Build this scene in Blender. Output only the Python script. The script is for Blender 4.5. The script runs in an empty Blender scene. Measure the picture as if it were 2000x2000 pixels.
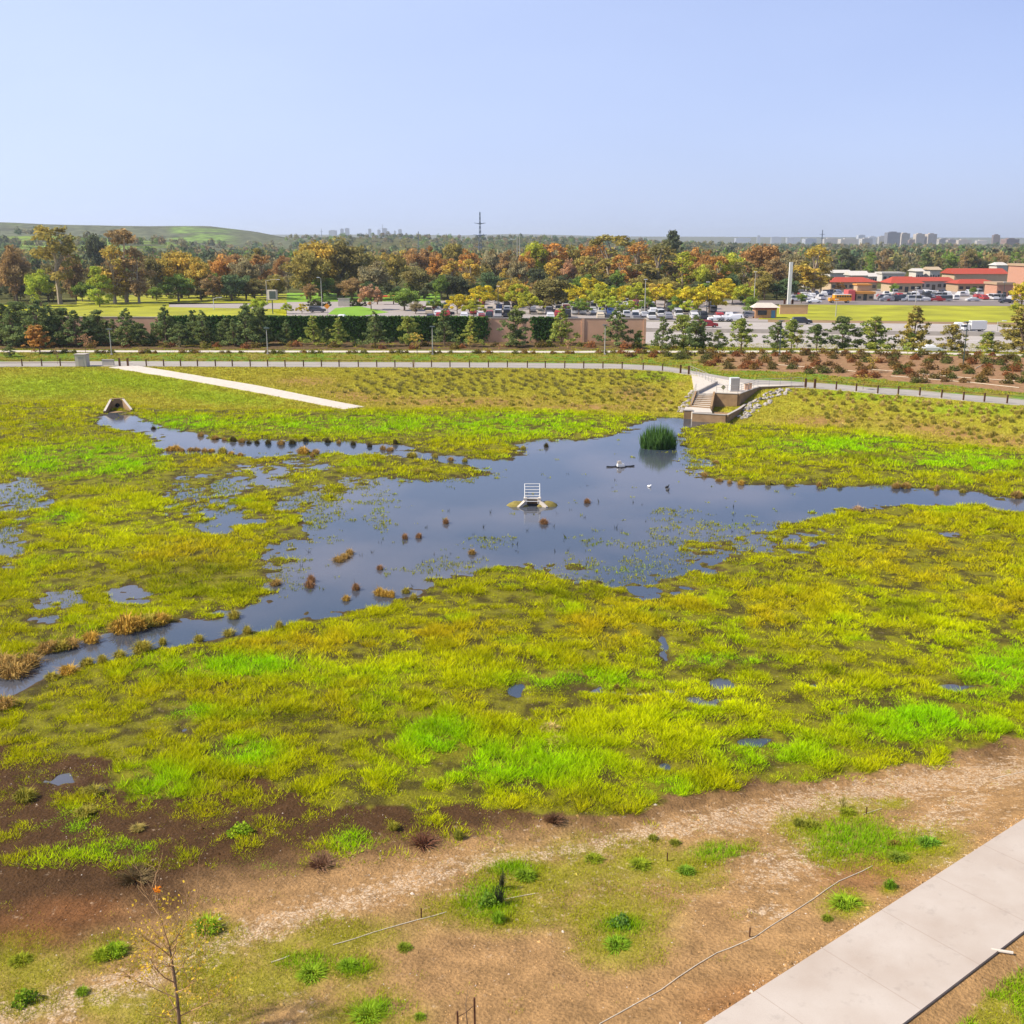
import bpy, math, random
import numpy as np
from mathutils import Vector, Matrix
R = math.radians
random.seed(7)
rng = np.random.default_rng(11)
S = bpy.context.scene
C = S.collection

# ------------------------------------------------------------------ camera, sky, sun, exposure
CAMZ, PITCH, F = 20.0, R(14.5), 2050.3
cam = bpy.data.cameras.new("camera"); camo = bpy.data.objects.new("camera", cam); C.objects.link(camo)
camo.location = (0, 0, CAMZ); camo.rotation_euler = (R(90) - PITCH, 0, 0)
cam.angle = R(52); cam.clip_start = 0.5; cam.clip_end = 60000
S.camera = camo
SUN_EL, SUN_AZ = 44.0, -98.0          # elevation, azimuth from +Y (negative = to the left)
W = bpy.data.worlds.new("World"); S.world = W; W.use_nodes = True
nt = W.node_tree; nt.nodes.clear()
def N(t, k, **kw):
    n = t.nodes.new(k)
    for a, b in kw.items(): setattr(n, a, b)
    return n
sky = N(nt, 'ShaderNodeTexSky', sky_type='NISHITA', sun_disc=False)
sky.sun_elevation = R(SUN_EL); sky.sun_rotation = R(SUN_AZ)
sky.air_density = 1.0; sky.dust_density = 1.2; sky.ozone_density = 1.6; sky.altitude = 50
tc = N(nt, 'ShaderNodeTexCoord'); sp = N(nt, 'ShaderNodeSeparateXYZ')
nt.links.new(tc.outputs['Generated'], sp.inputs[0])
# thin bright veil: strongest low down and towards the sun side (left)
ma = N(nt, 'ShaderNodeMath', operation='MULTIPLY'); ma.inputs[1].default_value = -0.9; nt.links.new(sp.outputs['X'], ma.inputs[0])
mz = N(nt, 'ShaderNodeMath', operation='MULTIPLY'); mz.inputs[1].default_value = -1.5; nt.links.new(sp.outputs['Z'], mz.inputs[0])
sm = N(nt, 'ShaderNodeMath', operation='ADD'); nt.links.new(ma.outputs[0], sm.inputs[0]); nt.links.new(mz.outputs[0], sm.inputs[1])
no = N(nt, 'ShaderNodeTexNoise'); no.inputs['Scale'].default_value = 2.2; no.inputs['Detail'].default_value = 5
mp = N(nt, 'ShaderNodeMapping'); mp.inputs['Scale'].default_value = (1, 1, 3.2)
nt.links.new(tc.outputs['Generated'], mp.inputs[0]); nt.links.new(mp.outputs[0], no.inputs[0])
sn = N(nt, 'ShaderNodeMath', operation='MULTIPLY_ADD'); sn.inputs[1].default_value = 0.6
nt.links.new(no.outputs[0], sn.inputs[0]); nt.links.new(sm.outputs[0], sn.inputs[2])
mr = N(nt, 'ShaderNodeMapRange'); mr.inputs[1].default_value = -0.75; mr.inputs[2].default_value = 0.75
mr.inputs[3].default_value = 0.30; mr.inputs[4].default_value = 0.95
nt.links.new(sn.outputs[0], mr.inputs[0])
hs = N(nt, 'ShaderNodeMix', data_type='RGBA', blend_type='MULTIPLY'); hs.inputs[0].default_value = 1
nt.links.new(sky.outputs[0], hs.inputs[6]); hs.inputs[7].default_value = (0.88, 0.93, 1.50, 1)
mx = N(nt, 'ShaderNodeMix', data_type='RGBA'); nt.links.new(mr.outputs[0], mx.inputs[0])
nt.links.new(hs.outputs[2], mx.inputs[6]); mx.inputs[7].default_value = (7.35, 8.75, 12.1, 1)
bg = N(nt, 'ShaderNodeBackground'); bg.inputs[1].default_value = 0.063
nt.links.new(mx.outputs[2], bg.inputs[0])
wo = N(nt, 'ShaderNodeOutputWorld'); nt.links.new(bg.outputs[0], wo.inputs[0])
sun = bpy.data.lights.new("sun", 'SUN'); sun.energy = 5.0; sun.angle = R(3.0); sun.color = (1, 0.91, 0.77)
suno = bpy.data.objects.new("sun", sun); C.objects.link(suno)
_sd = Vector((math.sin(R(SUN_AZ)) * math.cos(R(SUN_EL)), math.cos(R(SUN_AZ)) * math.cos(R(SUN_EL)), math.sin(R(SUN_EL))))
suno.rotation_euler = _sd.to_track_quat('Z', 'Y').to_euler(); suno.location = (0, 0, 300)
S.view_settings.view_transform = 'Standard'; S.view_settings.look = 'None'
S.view_settings.exposure = 0.62; S.view_settings.gamma = 1
S.cycles.use_denoising = True
try: S.cycles.denoiser = 'OPENIMAGEDENOISE'
except Exception: pass
S.cycles.max_bounces = 6; S.cycles.transparent_max_bounces = 8; S.cycles.volume_bounces = 0
S.cycles.caustics_reflective = False; S.cycles.caustics_refractive = False

# ------------------------------------------------------------------ helpers
cs, sn_ = math.cos(PITCH), math.sin(PITCH)
def at(px, py, z=0.0):
    """point of the plane z seen at photo pixel (2000 px frame)"""
    u, v = (px - 1000) / F, (1000 - py) / F
    t = (CAMZ - z) / (sn_ - v * cs)
    return (u * t, (cs + v * sn_) * t, z)
def proj(x, y, z):
    d = y * cs - (z - CAMZ) * sn_
    return 1000 + F * x / d, 1000 - F * (y * sn_ + (z - CAMZ) * cs) / d
def topz(py, D):
    v = (1000 - py) / F
    return CAMZ - D * (sn_ - v * cs) / (cs + v * sn_)
def xat(px, D, z=0.0):
    return (px - 1000) / F * (D * cs - (z - CAMZ) * sn_)
def _h(ix, iy, s):
    n = (ix.astype(np.int64) * 374761393 + iy.astype(np.int64) * 668265263 + s * 974634777) & 0x7fffffff
    n = ((n ^ (n >> 13)) * 1274126177) & 0x7fffffff
    n = n ^ (n >> 16)
    return (n & 0xffff) / 65535.0
def vn(x, y, s=0):
    xi, yi = np.floor(x), np.floor(y); fx, fy = x - xi, y - yi
    fx = fx * fx * (3 - 2 * fx); fy = fy * fy * (3 - 2 * fy)
    a, b = _h(xi, yi, s), _h(xi + 1, yi, s); c, d = _h(xi, yi + 1, s), _h(xi + 1, yi + 1, s)
    return (a * (1 - fx) + b * fx) * (1 - fy) + (c * (1 - fx) + d * fx) * fy
def fbm(x, y, s=0, o=4):
    r = 0; a = 1; t = 0
    for i in range(o):
        r = r + a * vn(x * 2 ** i, y * 2 ** i, s + i * 17); t += a; a *= 0.55
    return r / t                                            # 0..1, mean .5
def ss(a, b, x):
    t = np.clip((x - a) / (b - a), 0, 1); return t * t * (3 - 2 * t)
def sdf(X, Y, poly):
    """signed distance to polygon, negative inside"""
    P = np.array(poly, float); n = len(P)
    d = np.full(X.shape, 1e9); ins = np.zeros(X.shape, bool)
    for i in range(n):
        ax, ay = P[i]; bx, by = P[(i + 1) % n]
        ex, ey = bx - ax, by - ay
        wx, wy = X - ax, Y - ay
        t = np.clip((wx * ex + wy * ey) / (ex * ex + ey * ey + 1e-9), 0, 1)
        d = np.minimum(d, (wx - ex * t) ** 2 + (wy - ey * t) ** 2)
        c = ((ay > Y) != (by > Y)) & (X < ex * (Y - ay) / (ey if abs(ey) > 1e-9 else 1e-9) + ax)
        ins ^= c
    d = np.sqrt(d); return np.where(ins, -d, d)

def tag(o, label=None, cat=None, group=None, kind=None):
    if label: o['label'] = label
    if cat: o['category'] = cat
    if group: o['group'] = group
    if kind: o['kind'] = kind
    return o
def npmesh(name, V, Fc, mat, attrs=None, smooth=False):
    me = bpy.data.meshes.new(name)
    V = np.ascontiguousarray(V, np.float32); Fc = np.ascontiguousarray(Fc, np.int32)
    k = Fc.shape[1]; n = len(Fc)
    me.vertices.add(len(V)); me.vertices.foreach_set('co', V.ravel())
    me.loops.add(n * k); me.loops.foreach_set('vertex_index', Fc.ravel())
    me.polygons.add(n); me.polygons.foreach_set('loop_start', np.arange(0, n * k, k, dtype=np.int32))
    me.polygons.foreach_set('loop_total', np.full(n, k, np.int32))
    if smooth: me.polygons.foreach_set('use_smooth', np.ones(n, bool))
    for a, (dom, typ, dat) in (attrs or {}).items():
        at_ = me.attributes.new(a, typ, dom)
        dat = np.ascontiguousarray(dat, np.float32)
        at_.data.foreach_set('color' if typ == 'FLOAT_COLOR' else 'value', dat.ravel())
    me.update(calc_edges=True); me.validate()
    if mat: me.materials.append(mat)
    return me
def link(name, me, parent=None, loc=None, rot=None, sc=None, color=None):
    o = bpy.data.objects.new(name, me); C.objects.link(o)
    if parent: o.parent = parent
    if loc is not None: o.location = loc
    if rot is not None: o.rotation_euler = rot
    if sc is not None: o.scale = sc
    if color is not None: o.color = (*color, 1)
    return o
def empty(name, loc=(0, 0, 0), rz=0, label=None, cat=None, group=None, sc=None):
    o = bpy.data.objects.new(name, None); C.objects.link(o); o.location = loc; o.rotation_euler = (0, 0, rz)
    if sc is not None: o.scale = sc
    return tag(o, label, cat, group)
def copy_tree(o, parent=None, color=None):
    c = o.copy(); C.objects.link(c); c.parent = parent
    for ch in list(o.children): copy_tree(ch, c)
    return c
class MB:
    def __init__(s): s.v = []; s.f = []; s.m = []; s.mi = 0
    def add(s, V, Fs):
        b = len(s.v); s.v += [tuple(p) for p in V]
        for f in Fs: s.f.append([i + b for i in f]); s.m.append(s.mi)
        return s
    def box(s, c, d, rz=0, top=1.0):
        hx, hy, hz = d[0] / 2, d[1] / 2, d[2] / 2; ca, sa = math.cos(rz), math.sin(rz)
        V = []
        for z in (-hz, hz):
            k = top if z > 0 else 1
            for x, y in ((-hx, -hy), (hx, -hy), (hx, hy), (-hx, hy)):
                V.append((c[0] + (x * ca - y * sa) * k, c[1] + (x * sa + y * ca) * k, c[2] + z))
        return s.add(V, [(3, 2, 1, 0), (4, 5, 6, 7), (0, 1, 5, 4), (1, 2, 6, 5), (2, 3, 7, 6), (3, 0, 4, 7)])
    def prism(s, base, z0, z1):
        """vertical prism over polygon (ccw xy); z1 may be a list per corner"""
        n = len(base); zt = z1 if isinstance(z1, (list, tuple)) else [z1] * n; zb = z0 if isinstance(z0, (list, tuple)) else [z0] * n
        V = [(p[0], p[1], zb[i]) for i, p in enumerate(base)] + [(p[0], p[1], zt[i]) for i, p in enumerate(base)]
        Fs = [tuple(range(n - 1, -1, -1)), tuple(range(n, 2 * n))] + [(i, (i + 1) % n, n + (i + 1) % n, n + i) for i in range(n)]
        return s.add(V, Fs)
    def tube(s, pts, r, n=6, cap=True):
        pts = [Vector(p) for p in pts]; rs = r if isinstance(r, (list, tuple)) else [r] * len(pts)
        V = []; Fs = []
        for i, p in enumerate(pts):
            t = (pts[min(i + 1, len(pts) - 1)] - pts[max(i - 1, 0)]).normalized()
            a = t.cross(Vector((0, 0, 1)) if abs(t.z) < .9 else Vector((1, 0, 0))).normalized(); b = t.cross(a)
            for k in range(n):
                q = p + (a * math.cos(2 * math.pi * k / n) + b * math.sin(2 * math.pi * k / n)) * rs[i]
                V.append(tuple(q))
        for i in range(len(pts) - 1):
            for k in range(n):
                Fs.append((i * n + k, i * n + (k + 1) % n, (i + 1) * n + (k + 1) % n, (i + 1) * n + k))
        if cap: Fs += [tuple(range(n - 1, -1, -1)), tuple(range((len(pts) - 1) * n, len(pts) * n))]
        return s.add(V, Fs)
    def mesh(s, name, mats, smooth=False):
        me = bpy.data.meshes.new(name); me.from_pydata(s.v, [], s.f); me.update()
        for m in (mats if isinstance(mats, (list, tuple)) else [mats]): me.materials.append(m)
        me.polygons.foreach_set('material_index', s.m)
        if smooth: me.polygons.foreach_set('use_smooth', [True] * len(me.polygons))
        return me
    def build(s, name, mats, parent=None, smooth=False, **kw):
        return link(name, s.mesh(name, mats, smooth), parent, **kw)

# ------------------------------------------------------------------ materials
def mat(name):
    m = bpy.data.materials.new(name); m.use_nodes = True; m.node_tree.nodes.clear(); return m, m.node_tree
def solid(name, col, rough=0.8, metal=0.0, var=0.12, scale=3.0, bump=0.0, objcol=False, spec=0.3):
    m, t = mat(name)
    b = N(t, 'ShaderNodeBsdfPrincipled'); b.inputs['Roughness'].default_value = rough; b.inputs['Metallic'].default_value = metal
    b.inputs['Specular IOR Level'].default_value = spec
    o = N(t, 'ShaderNodeOutputMaterial'); t.links.new(b.outputs[0], o.inputs[0])
    g = N(t, 'ShaderNodeNewGeometry')
    n1 = N(t, 'ShaderNodeTexNoise'); n1.inputs['Scale'].default_value = scale; n1.inputs['Detail'].default_value = 6
    t.links.new(g.outputs['Position'], n1.inputs[0])
    r = N(t, 'ShaderNodeMapRange'); r.inputs[1].default_value = .25; r.inputs[2].default_value = .75
    r.inputs[3].default_value = 1 - var; r.inputs[4].default_value = 1 + var
    t.links.new(n1.outputs[0], r.inputs[0])
    x = N(t, 'ShaderNodeMix', data_type='RGBA', blend_type='MULTIPLY'); x.inputs[0].default_value = 1
    if objcol:
        oi = N(t, 'ShaderNodeObjectInfo'); t.links.new(oi.outputs['Color'], x.inputs[6])
    else: x.inputs[6].default_value = (*col, 1)
    t.links.new(r.outputs[0], x.inputs[7]); t.links.new(x.outputs[2], b.inputs['Base Color'])
    if bump:
        bp = N(t, 'ShaderNodeBump'); bp.inputs['Strength'].default_value = bump; bp.inputs['Distance'].default_value = .05
        t.links.new(n1.outputs[0], bp.inputs['Height']); t.links.new(bp.outputs[0], b.inputs['Normal'])
    return m
def leafmat(name, trans=0.35, vertex=False, wild=0.5):
    m, t = mat(name)
    o = N(t, 'ShaderNodeOutputMaterial'); d = N(t, 'ShaderNodeBsdfDiffuse'); tr = N(t, 'ShaderNodeBsdfTranslucent')
    mxs = N(t, 'ShaderNodeMixShader'); mxs.inputs[0].default_value = trans
    gN = N(t, 'ShaderNodeNewGeometry'); va = N(t, 'ShaderNodeVectorMath', operation='MULTIPLY_ADD'); va.inputs[1].default_value = (.45, .45, .45) if vertex else (.8, .8, .8); va.inputs[2].default_value = (0, 0, 1 if vertex else .55)
    t.links.new(gN.outputs['Normal'], va.inputs[0]); vz = N(t, 'ShaderNodeVectorMath', operation='NORMALIZE'); t.links.new(va.outputs[0], vz.inputs[0]); t.links.new(vz.outputs[0], d.inputs['Normal'])
    t.links.new(d.outputs[0], mxs.inputs[1]); t.links.new(tr.outputs[0], mxs.inputs[2]); t.links.new(mxs.outputs[0], o.inputs[0])
    if vertex:
        a = N(t, 'ShaderNodeAttribute', attribute_name='col'); src = a.outputs['Color']
        t.links.new(src, d.inputs[0]); t.links.new(src, tr.inputs[0])
    else:
        oi = N(t, 'ShaderNodeObjectInfo'); a = N(t, 'ShaderNodeAttribute', attribute_name='tint'); h = N(t, 'ShaderNodeAttribute', attribute_name='hue')
        x1 = N(t, 'ShaderNodeMix', data_type='RGBA', blend_type='MULTIPLY'); x1.inputs[7].default_value = (1.28, 0.92, 0.55, 1)
        hm = N(t, 'ShaderNodeMath', operation='MULTIPLY'); hm.inputs[1].default_value = wild; t.links.new(h.outputs['Fac'], hm.inputs[0])
        t.links.new(hm.outputs[0], x1.inputs[0]); t.links.new(oi.outputs['Color'], x1.inputs[6])
        x2 = N(t, 'ShaderNodeMix', data_type='RGBA', blend_type='MULTIPLY'); x2.inputs[0].default_value = 1
        t.links.new(x1.outputs[2], x2.inputs[6]); t.links.new(a.outputs['Fac'], x2.inputs[7])
        t.links.new(x2.outputs[2], d.inputs[0]); t.links.new(x2.outputs[2], tr.inputs[0])
    return m
M = {}
M['leaf'] = leafmat('leaf'); M['grass'] = leafmat('grass_blades', 0.32, vertex=True)
M['bark'] = solid('bark', (.16, .11, .07), .9, var=.3, scale=2)
M['palebark'] = solid('pale_bark', (.32, .26, .19), .9, var=.3, scale=2)
M['concrete'] = solid('concrete', (0.38, 0.342, 0.296), .85, var=.10, scale=.8)
M['palecon'] = solid('pale_concrete', (0.502, 0.448, 0.372), .85, var=.10, scale=1.5)
M['browncon'] = solid('brown_concrete', (0.274, 0.175, 0.091), .9, var=.25, scale=1.2)  # brown concrete of walls and steps; copings and treads are paler
M['trail'] = solid('trail_surface', (0.304, 0.274, 0.236), .9, var=.10, scale=.3)
M['freeway'] = solid('freeway_surface', (0.35, 0.312, 0.274), .9, var=.08, scale=.12)
M['asphalt'] = solid('lot_surface', (0.304, 0.266, 0.236), .9, var=.10, scale=.12)
M['street'] = solid('street_surface', (0.182, 0.152, 0.137), .9, var=.1, scale=.2)
M['white'] = solid('white_paint', (0.593, 0.593, 0.578), .5, var=.03)
M['line'] = solid('line_paint', (0.57, 0.555, 0.517), .7, var=.05)
M['wood'] = solid('brown_post', (0.099, 0.046, 0.023), .9, var=.2, scale=5)
M['rust'] = solid('rusty_metal', (0.076, 0.03, 0.015), .7, var=.2, scale=8)
M['steel'] = solid('galvanised_steel', (0.418, 0.403, 0.38), .45, metal=.5, var=.05)
M['pole'] = solid('painted_pole', (0.38, 0.365, 0.319), .5, var=.05)
M['darkpole'] = solid('dark_pole', (.05, .07, .06), .5, var=.05)
M['black'] = solid('black_rubber', (.015, .017, .02), .6, var=.1)
M['glass'] = solid('dark_glass', (.03, .04, .05), .12, var=.05, spec=.6)
M['paint'] = solid('vehicle_paint', (1, 1, 1), .35, var=.03, objcol=True, spec=.5)
M['obj'] = solid('matt_colour', (1, 1, 1), .85, var=.10, scale=1.5, objcol=True)
M['rock'] = solid('grey_rock', (0.319, 0.289, 0.258), .95, var=.3, scale=3, bump=.5)
M['block'] = solid('masonry_wall', (.58, .35, .22), .9, var=.08, scale=.6)
M['mound'] = solid('mossy_soil', (.20, .16, .04), .95, var=.3, scale=4, bump=.4)
M['hose'] = solid('pale_hose', (0.646, 0.562, 0.418), .7, var=.08, scale=5)

# ------------------------------------------------------------------ land form
WL = -2.4; ZP = -0.6
def crv(pts, z, zz=None):
    q = sorted([at(a, b, z)[:2] for a, b in pts]); q = np.array(q); return q[:, 0], q[:, 1]
Tx, Ty = crv([(-400, 716), (0, 716), (230, 715), (500, 716), (1000, 718), (1200, 720), (1294, 724), (1345, 731)], 0)
_r = [(1460, 752), (1573, 757), (1633, 761), (1714, 769), (1796, 773), (1881, 782), (1966, 788), (2200, 812)]
_x, _y = crv(_r, 0); Tx = np.append(Tx, _x); Ty = np.append(Ty, _y); Tx = np.append(Tx, 200); Ty = np.append(Ty, 95)
Fx, Fy = crv([(-500, 770), (0, 782), (250, 796), (500, 800), (700, 800), (1000, 802), (1300, 812), (1350, 816), (1450, 826), (1600, 838), (1836, 862), (2000, 885), (2300, 930)], WL + .1)
Nx, Ny = crv([(-600, 1850), (-200, 1760), (0, 1715), (300, 1690), (600, 1660), (800, 1620), (1000, 1605), (1200, 1612), (1400, 1560), (1700, 1525), (2000, 1462), (2400, 1390), (3000, 1300)], WL + .1)
P1 = np.array(at(1626, 1840, ZP)[:2]); P2 = np.array(at(2000, 1600, ZP)[:2]); PD = (P2 - P1) / np.linalg.norm(P2 - P1)
def Tf(x): return np.interp(x, Tx, Ty)
def Ff(x): return np.interp(x, Fx, Fy)
def Nf(x): return np.interp(x, Nx, Ny)
def T2f(x): return np.interp(x, [-200, 0, 20, 50, 95, 200], [193, 191, 190, 184, 172, 150])   # second trail centre
def A2f(x): return np.interp(x, [-200, 10, 30, 60, 200], [.5, .5, .8, 1.5, 1.8])
def pathd(x, y): return -( (x - P1[0]) * PD[1] - (y - P1[1]) * PD[0])          # >0 on the marsh side
LX0, LX1, LY0, LY1, LS = -150., 150., 12., 222., 0.25
gx = np.arange(LX0, LX1, LS); gy = np.arange(LY0, LY1, LS); GX, GY = np.meshgrid(gx, gy)
def samp(Rm, x, y):
    u = np.clip((x - LX0) / LS, 0, Rm.shape[1] - 1.001); v = np.clip((y - LY0) / LS, 0, Rm.shape[0] - 1.001)
    i, j = u.astype(int), v.astype(int); fu, fv = u - i, v - j
    return (Rm[j, i] * (1 - fu) + Rm[j, i + 1] * fu) * (1 - fv) + (Rm[j + 1, i] * (1 - fu) + Rm[j + 1, i + 1] * fu) * fv
def wpoly(pts, z=WL): return [at(a, b, z)[:2] for a, b in pts]
open_water = wpoly([(-60, 1325), (0, 1312), (60, 1290), (135, 1257), (207, 1238), (320, 1214), (424, 1200), (517, 1172), (522, 1130), (580, 1097), (612, 1040), (625, 1000), (690, 965), (745, 938),
    (860, 940), (960, 925), (900, 908), (760, 890), (690, 885), (640, 880), (560, 885), (500, 893), (427, 888), (316, 888), (310, 875), (292, 853), (248, 842), (197, 833), (200, 812), (213, 806), (255, 806), (285, 824), (336, 839), (383, 846), (427, 860),
    (500, 860), (616, 861), (733, 867), (792, 869), (823, 882), (919, 897), (998, 898), (1029, 866), (1082, 859), (1126, 862), (1167, 857), (1209, 848), (1232, 836), (1290, 815), (1337, 811), (1440, 826), (1400, 830),
    (1345, 832), (1330, 850), (1346, 880), (1336, 911), (1346, 925), (1449, 945), (1553, 947), (1760, 955), (1915, 963), (1993, 973), (2100, 985), (2100, 1010), (1993, 998), (1860, 985), (1690, 995), (1610, 1000),
    (1560, 1020), (1460, 1035), (1300, 1060), (1290, 1110), (1200, 1140), (1120, 1110), (980, 1112), (860, 1135), (790, 1170), (700, 1193), (560, 1220), (380, 1250), (310, 1258), (200, 1290), (100, 1325), (20, 1358), (-60, 1390)])
wx = GX + (fbm(GX * .35, GY * .35, 3, 3) - .5) * 2.4 + (fbm(GX * 1.5, GY * 1.5, 43, 2) - .5) * .5; wy = GY + (fbm(GX * .35, GY * .35, 5, 3) - .5) * 2.4
d_open = sdf(wx, wy, open_water)
PXg, PYg = proj(GX, GY, WL + 0 * GX)
def ell(px, py, PX=None, PY=None, pts=None, ang=None):
    X_ = PXg if PX is None else PX; Y_ = PYg if PY is None else PY
    r = np.zeros(X_.shape)
    for e in pts:
        cx, cy, rx, ry = e[:4]; k = e[4] if len(e) > 4 else 0.0          # k: tilt dy/dx
        dx = (X_ - cx) / rx; dy = (Y_ - cy - k * (X_ - cx)) / ry
        r = np.maximum(r, np.exp(-(dx * dx + dy * dy) ** 1.5))
    return r
# partly flooded zones
wet = ell(0, 0, pts=[(40, 980, 75, 60), (15, 1060, 40, 50), (130, 1180, 80, 38), (90, 1210, 50, 14), (400, 960, 95, 45), (440, 1010, 120, 40), (330, 985, 30, 30), (520, 925, 100, 30), (600, 905, 70, 28), (640, 985, 80, 55), (700, 940, 60, 20), (560, 1085, 60, 55),
    (250, 1165, 60, 25), (1380, 905, 45, 25), (1400, 1040, 150, 35), (1500, 1060, 130, 35), (1330, 1090, 130, 45), (1250, 1150, 120, 30), (1120, 1130, 60, 20), (1600, 1050, 60, 25), (1860, 1045, 30, 10), (1290, 1265, 14, 40), (1410, 1335, 35, 14), (1480, 1450, 45, 12), (1300, 1497, 14, 12),
    (1010, 1345, 22, 22), (100, 1520, 60, 26), (180, 1540, 40, 14), (1230, 1350, 120, 14), (760, 1200, 20, 12), (1590, 1340, 14, 10), (1640, 1395, 18, 10), (1380, 1370, 60, 14), (360, 1410, 25, 30), (1870, 1345, 60, 10)])
L0 = np.clip(d_open / 1.6, -1, 1.0)
nz = fbm(GX * .55, GY * .55, 21, 4) - .5; nz2 = fbm(GX * 1.9, GY * 1.9, 29, 3) - .5
pools = ell(0, 0, pts=[(420, 1370, 30, 25), (1300, 1275, 10, 25), (1410, 1335, 28, 9), (1480, 1450, 40, 8), (1010, 1345, 16, 14), (30, 960, 50, 20), (15, 1070, 30, 40), (120, 1170, 50, 18), (455, 950, 40, 16), (560, 985, 30, 14), (420, 1030, 40, 14), (520, 945, 40, 12), (860, 1545, 10, 6), (1300, 1500, 12, 8)])
nz3 = fbm(GX * 1.1, GY * 1.1, 31, 4) - .5
Lr = L0 - pools * 1.0 - wet * 1.05 + nz * (1.3 * wet + .35) * (L0 > -.95) + nz2 * (1.1 * wet + .3) + nz3 * 3.2 * np.exp(-((d_open + 1.2) / 2.2) ** 2) * (GY > 60) + nz3 * (2.4 * wet + 2.4 * pools) * (L0 > -.5) + 2.0 * nz2 * (L0 <= -.3) * np.clip(1 - np.abs(d_open) / 9, 0, 1) * 0
# mid-pond sprigs area
Lr = np.clip(Lr, -1.2, 1.6)
# islands in the mud below the dense grass
gpoly = wpoly([(-200, 1440), (0, 1455), (120, 1480), (215, 1500), (225, 1545), (310, 1568), (430, 1555), (520, 1528), (600, 1560), (660, 1585), (790, 1575), (930, 1585), (1030, 1578), (1100, 1605), (1210, 1612), (1290, 1588), (1335, 1548), (1450, 1530),
    (1530, 1545), (1655, 1522), (1710, 1490), (1840, 1495), (2000, 1445), (2300, 1390), (2300, 700), (-200, 700)])
d_g = sdf(wx + nz2 * 1.2, wy + nz * 1.5, gpoly)
isl = ell(0, 0, pts=[(20, 1650, 45, 45), (130, 1619, 42, 22), (105, 1568, 32, 14), (65, 1717, 50, 30, -.3), (200, 1662, 70, 22, -.25), (167, 1572, 25, 13), (300, 1604, 48, 25), (410, 1590, 30, 18), (471, 1557, 34, 18), (460, 1608, 38, 14), (505, 1699, 45, 22), (565, 1700, 50, 25),
    (670, 1644, 38, 25), (283, 1706, 65, 30), (348, 1738, 30, 12), (217, 1850, 45, 24), (163, 1822, 35, 14), (40, 1880, 25, 10), (62, 1938, 35, 18), (400, 1822, 25, 30), (156, 1916, 14, 9), (594, 1771, 25, 12), (75, 1480, 60, 20), (180, 1470, 50, 15), (350, 1590, 25, 12), (30, 1500, 40, 12),
    (850, 1610, 22, 12), (770, 1615, 14, 10), (900, 1632, 10, 9), (50, 1560, 35, 10), (240, 1610, 20, 8), (975, 1653, 18, 6), (255, 1620, 25, 12), (600, 1730, 40, 12)])
HB = WL + .13 * Lr
def height_raw(x, y, hb):
    T, Fo, Nn = Tf(x), Ff(x), Nf(x)
    u = np.clip((y - Fo) / np.maximum(T - Fo, 1), 0, 1)
    far = hb * (1 - u ** .01 * 1.0) if False else None
    e = u * u * (3 - 2 * u) * .35 + u * .65
    base = np.maximum(hb, WL - .3)
    h = np.where(y < Fo, base, np.where(y < T, (WL + .08) * (1 - e) + (-.03) * e + .0 * x, 0))
    # beyond the trail
    t2 = T2f(x); A = A2f(x)
    up = ss(T + 8.0, t2 - 2.5, y) * A * (1 - ss(t2 + 3, t2 + 14, y) * (x > 22)) * (1 - ss(214, 218, y))
    h = np.where(y >= T, up, h)
    dN = np.maximum((Nn - y) * .96, 0); dP = np.maximum(pathd(x, y), 0)
    fr = dN / (dN + dP + 1e-6)
    near = (WL + .07) * (1 - fr ** 1.35) + (ZP - .06) * fr ** 1.35
    h = np.where(y < Nn, np.where(pathd(x, y) < 0, ZP - .06, near), h)
    return h
Hr = height_raw(GX, GY, HB)
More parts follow.
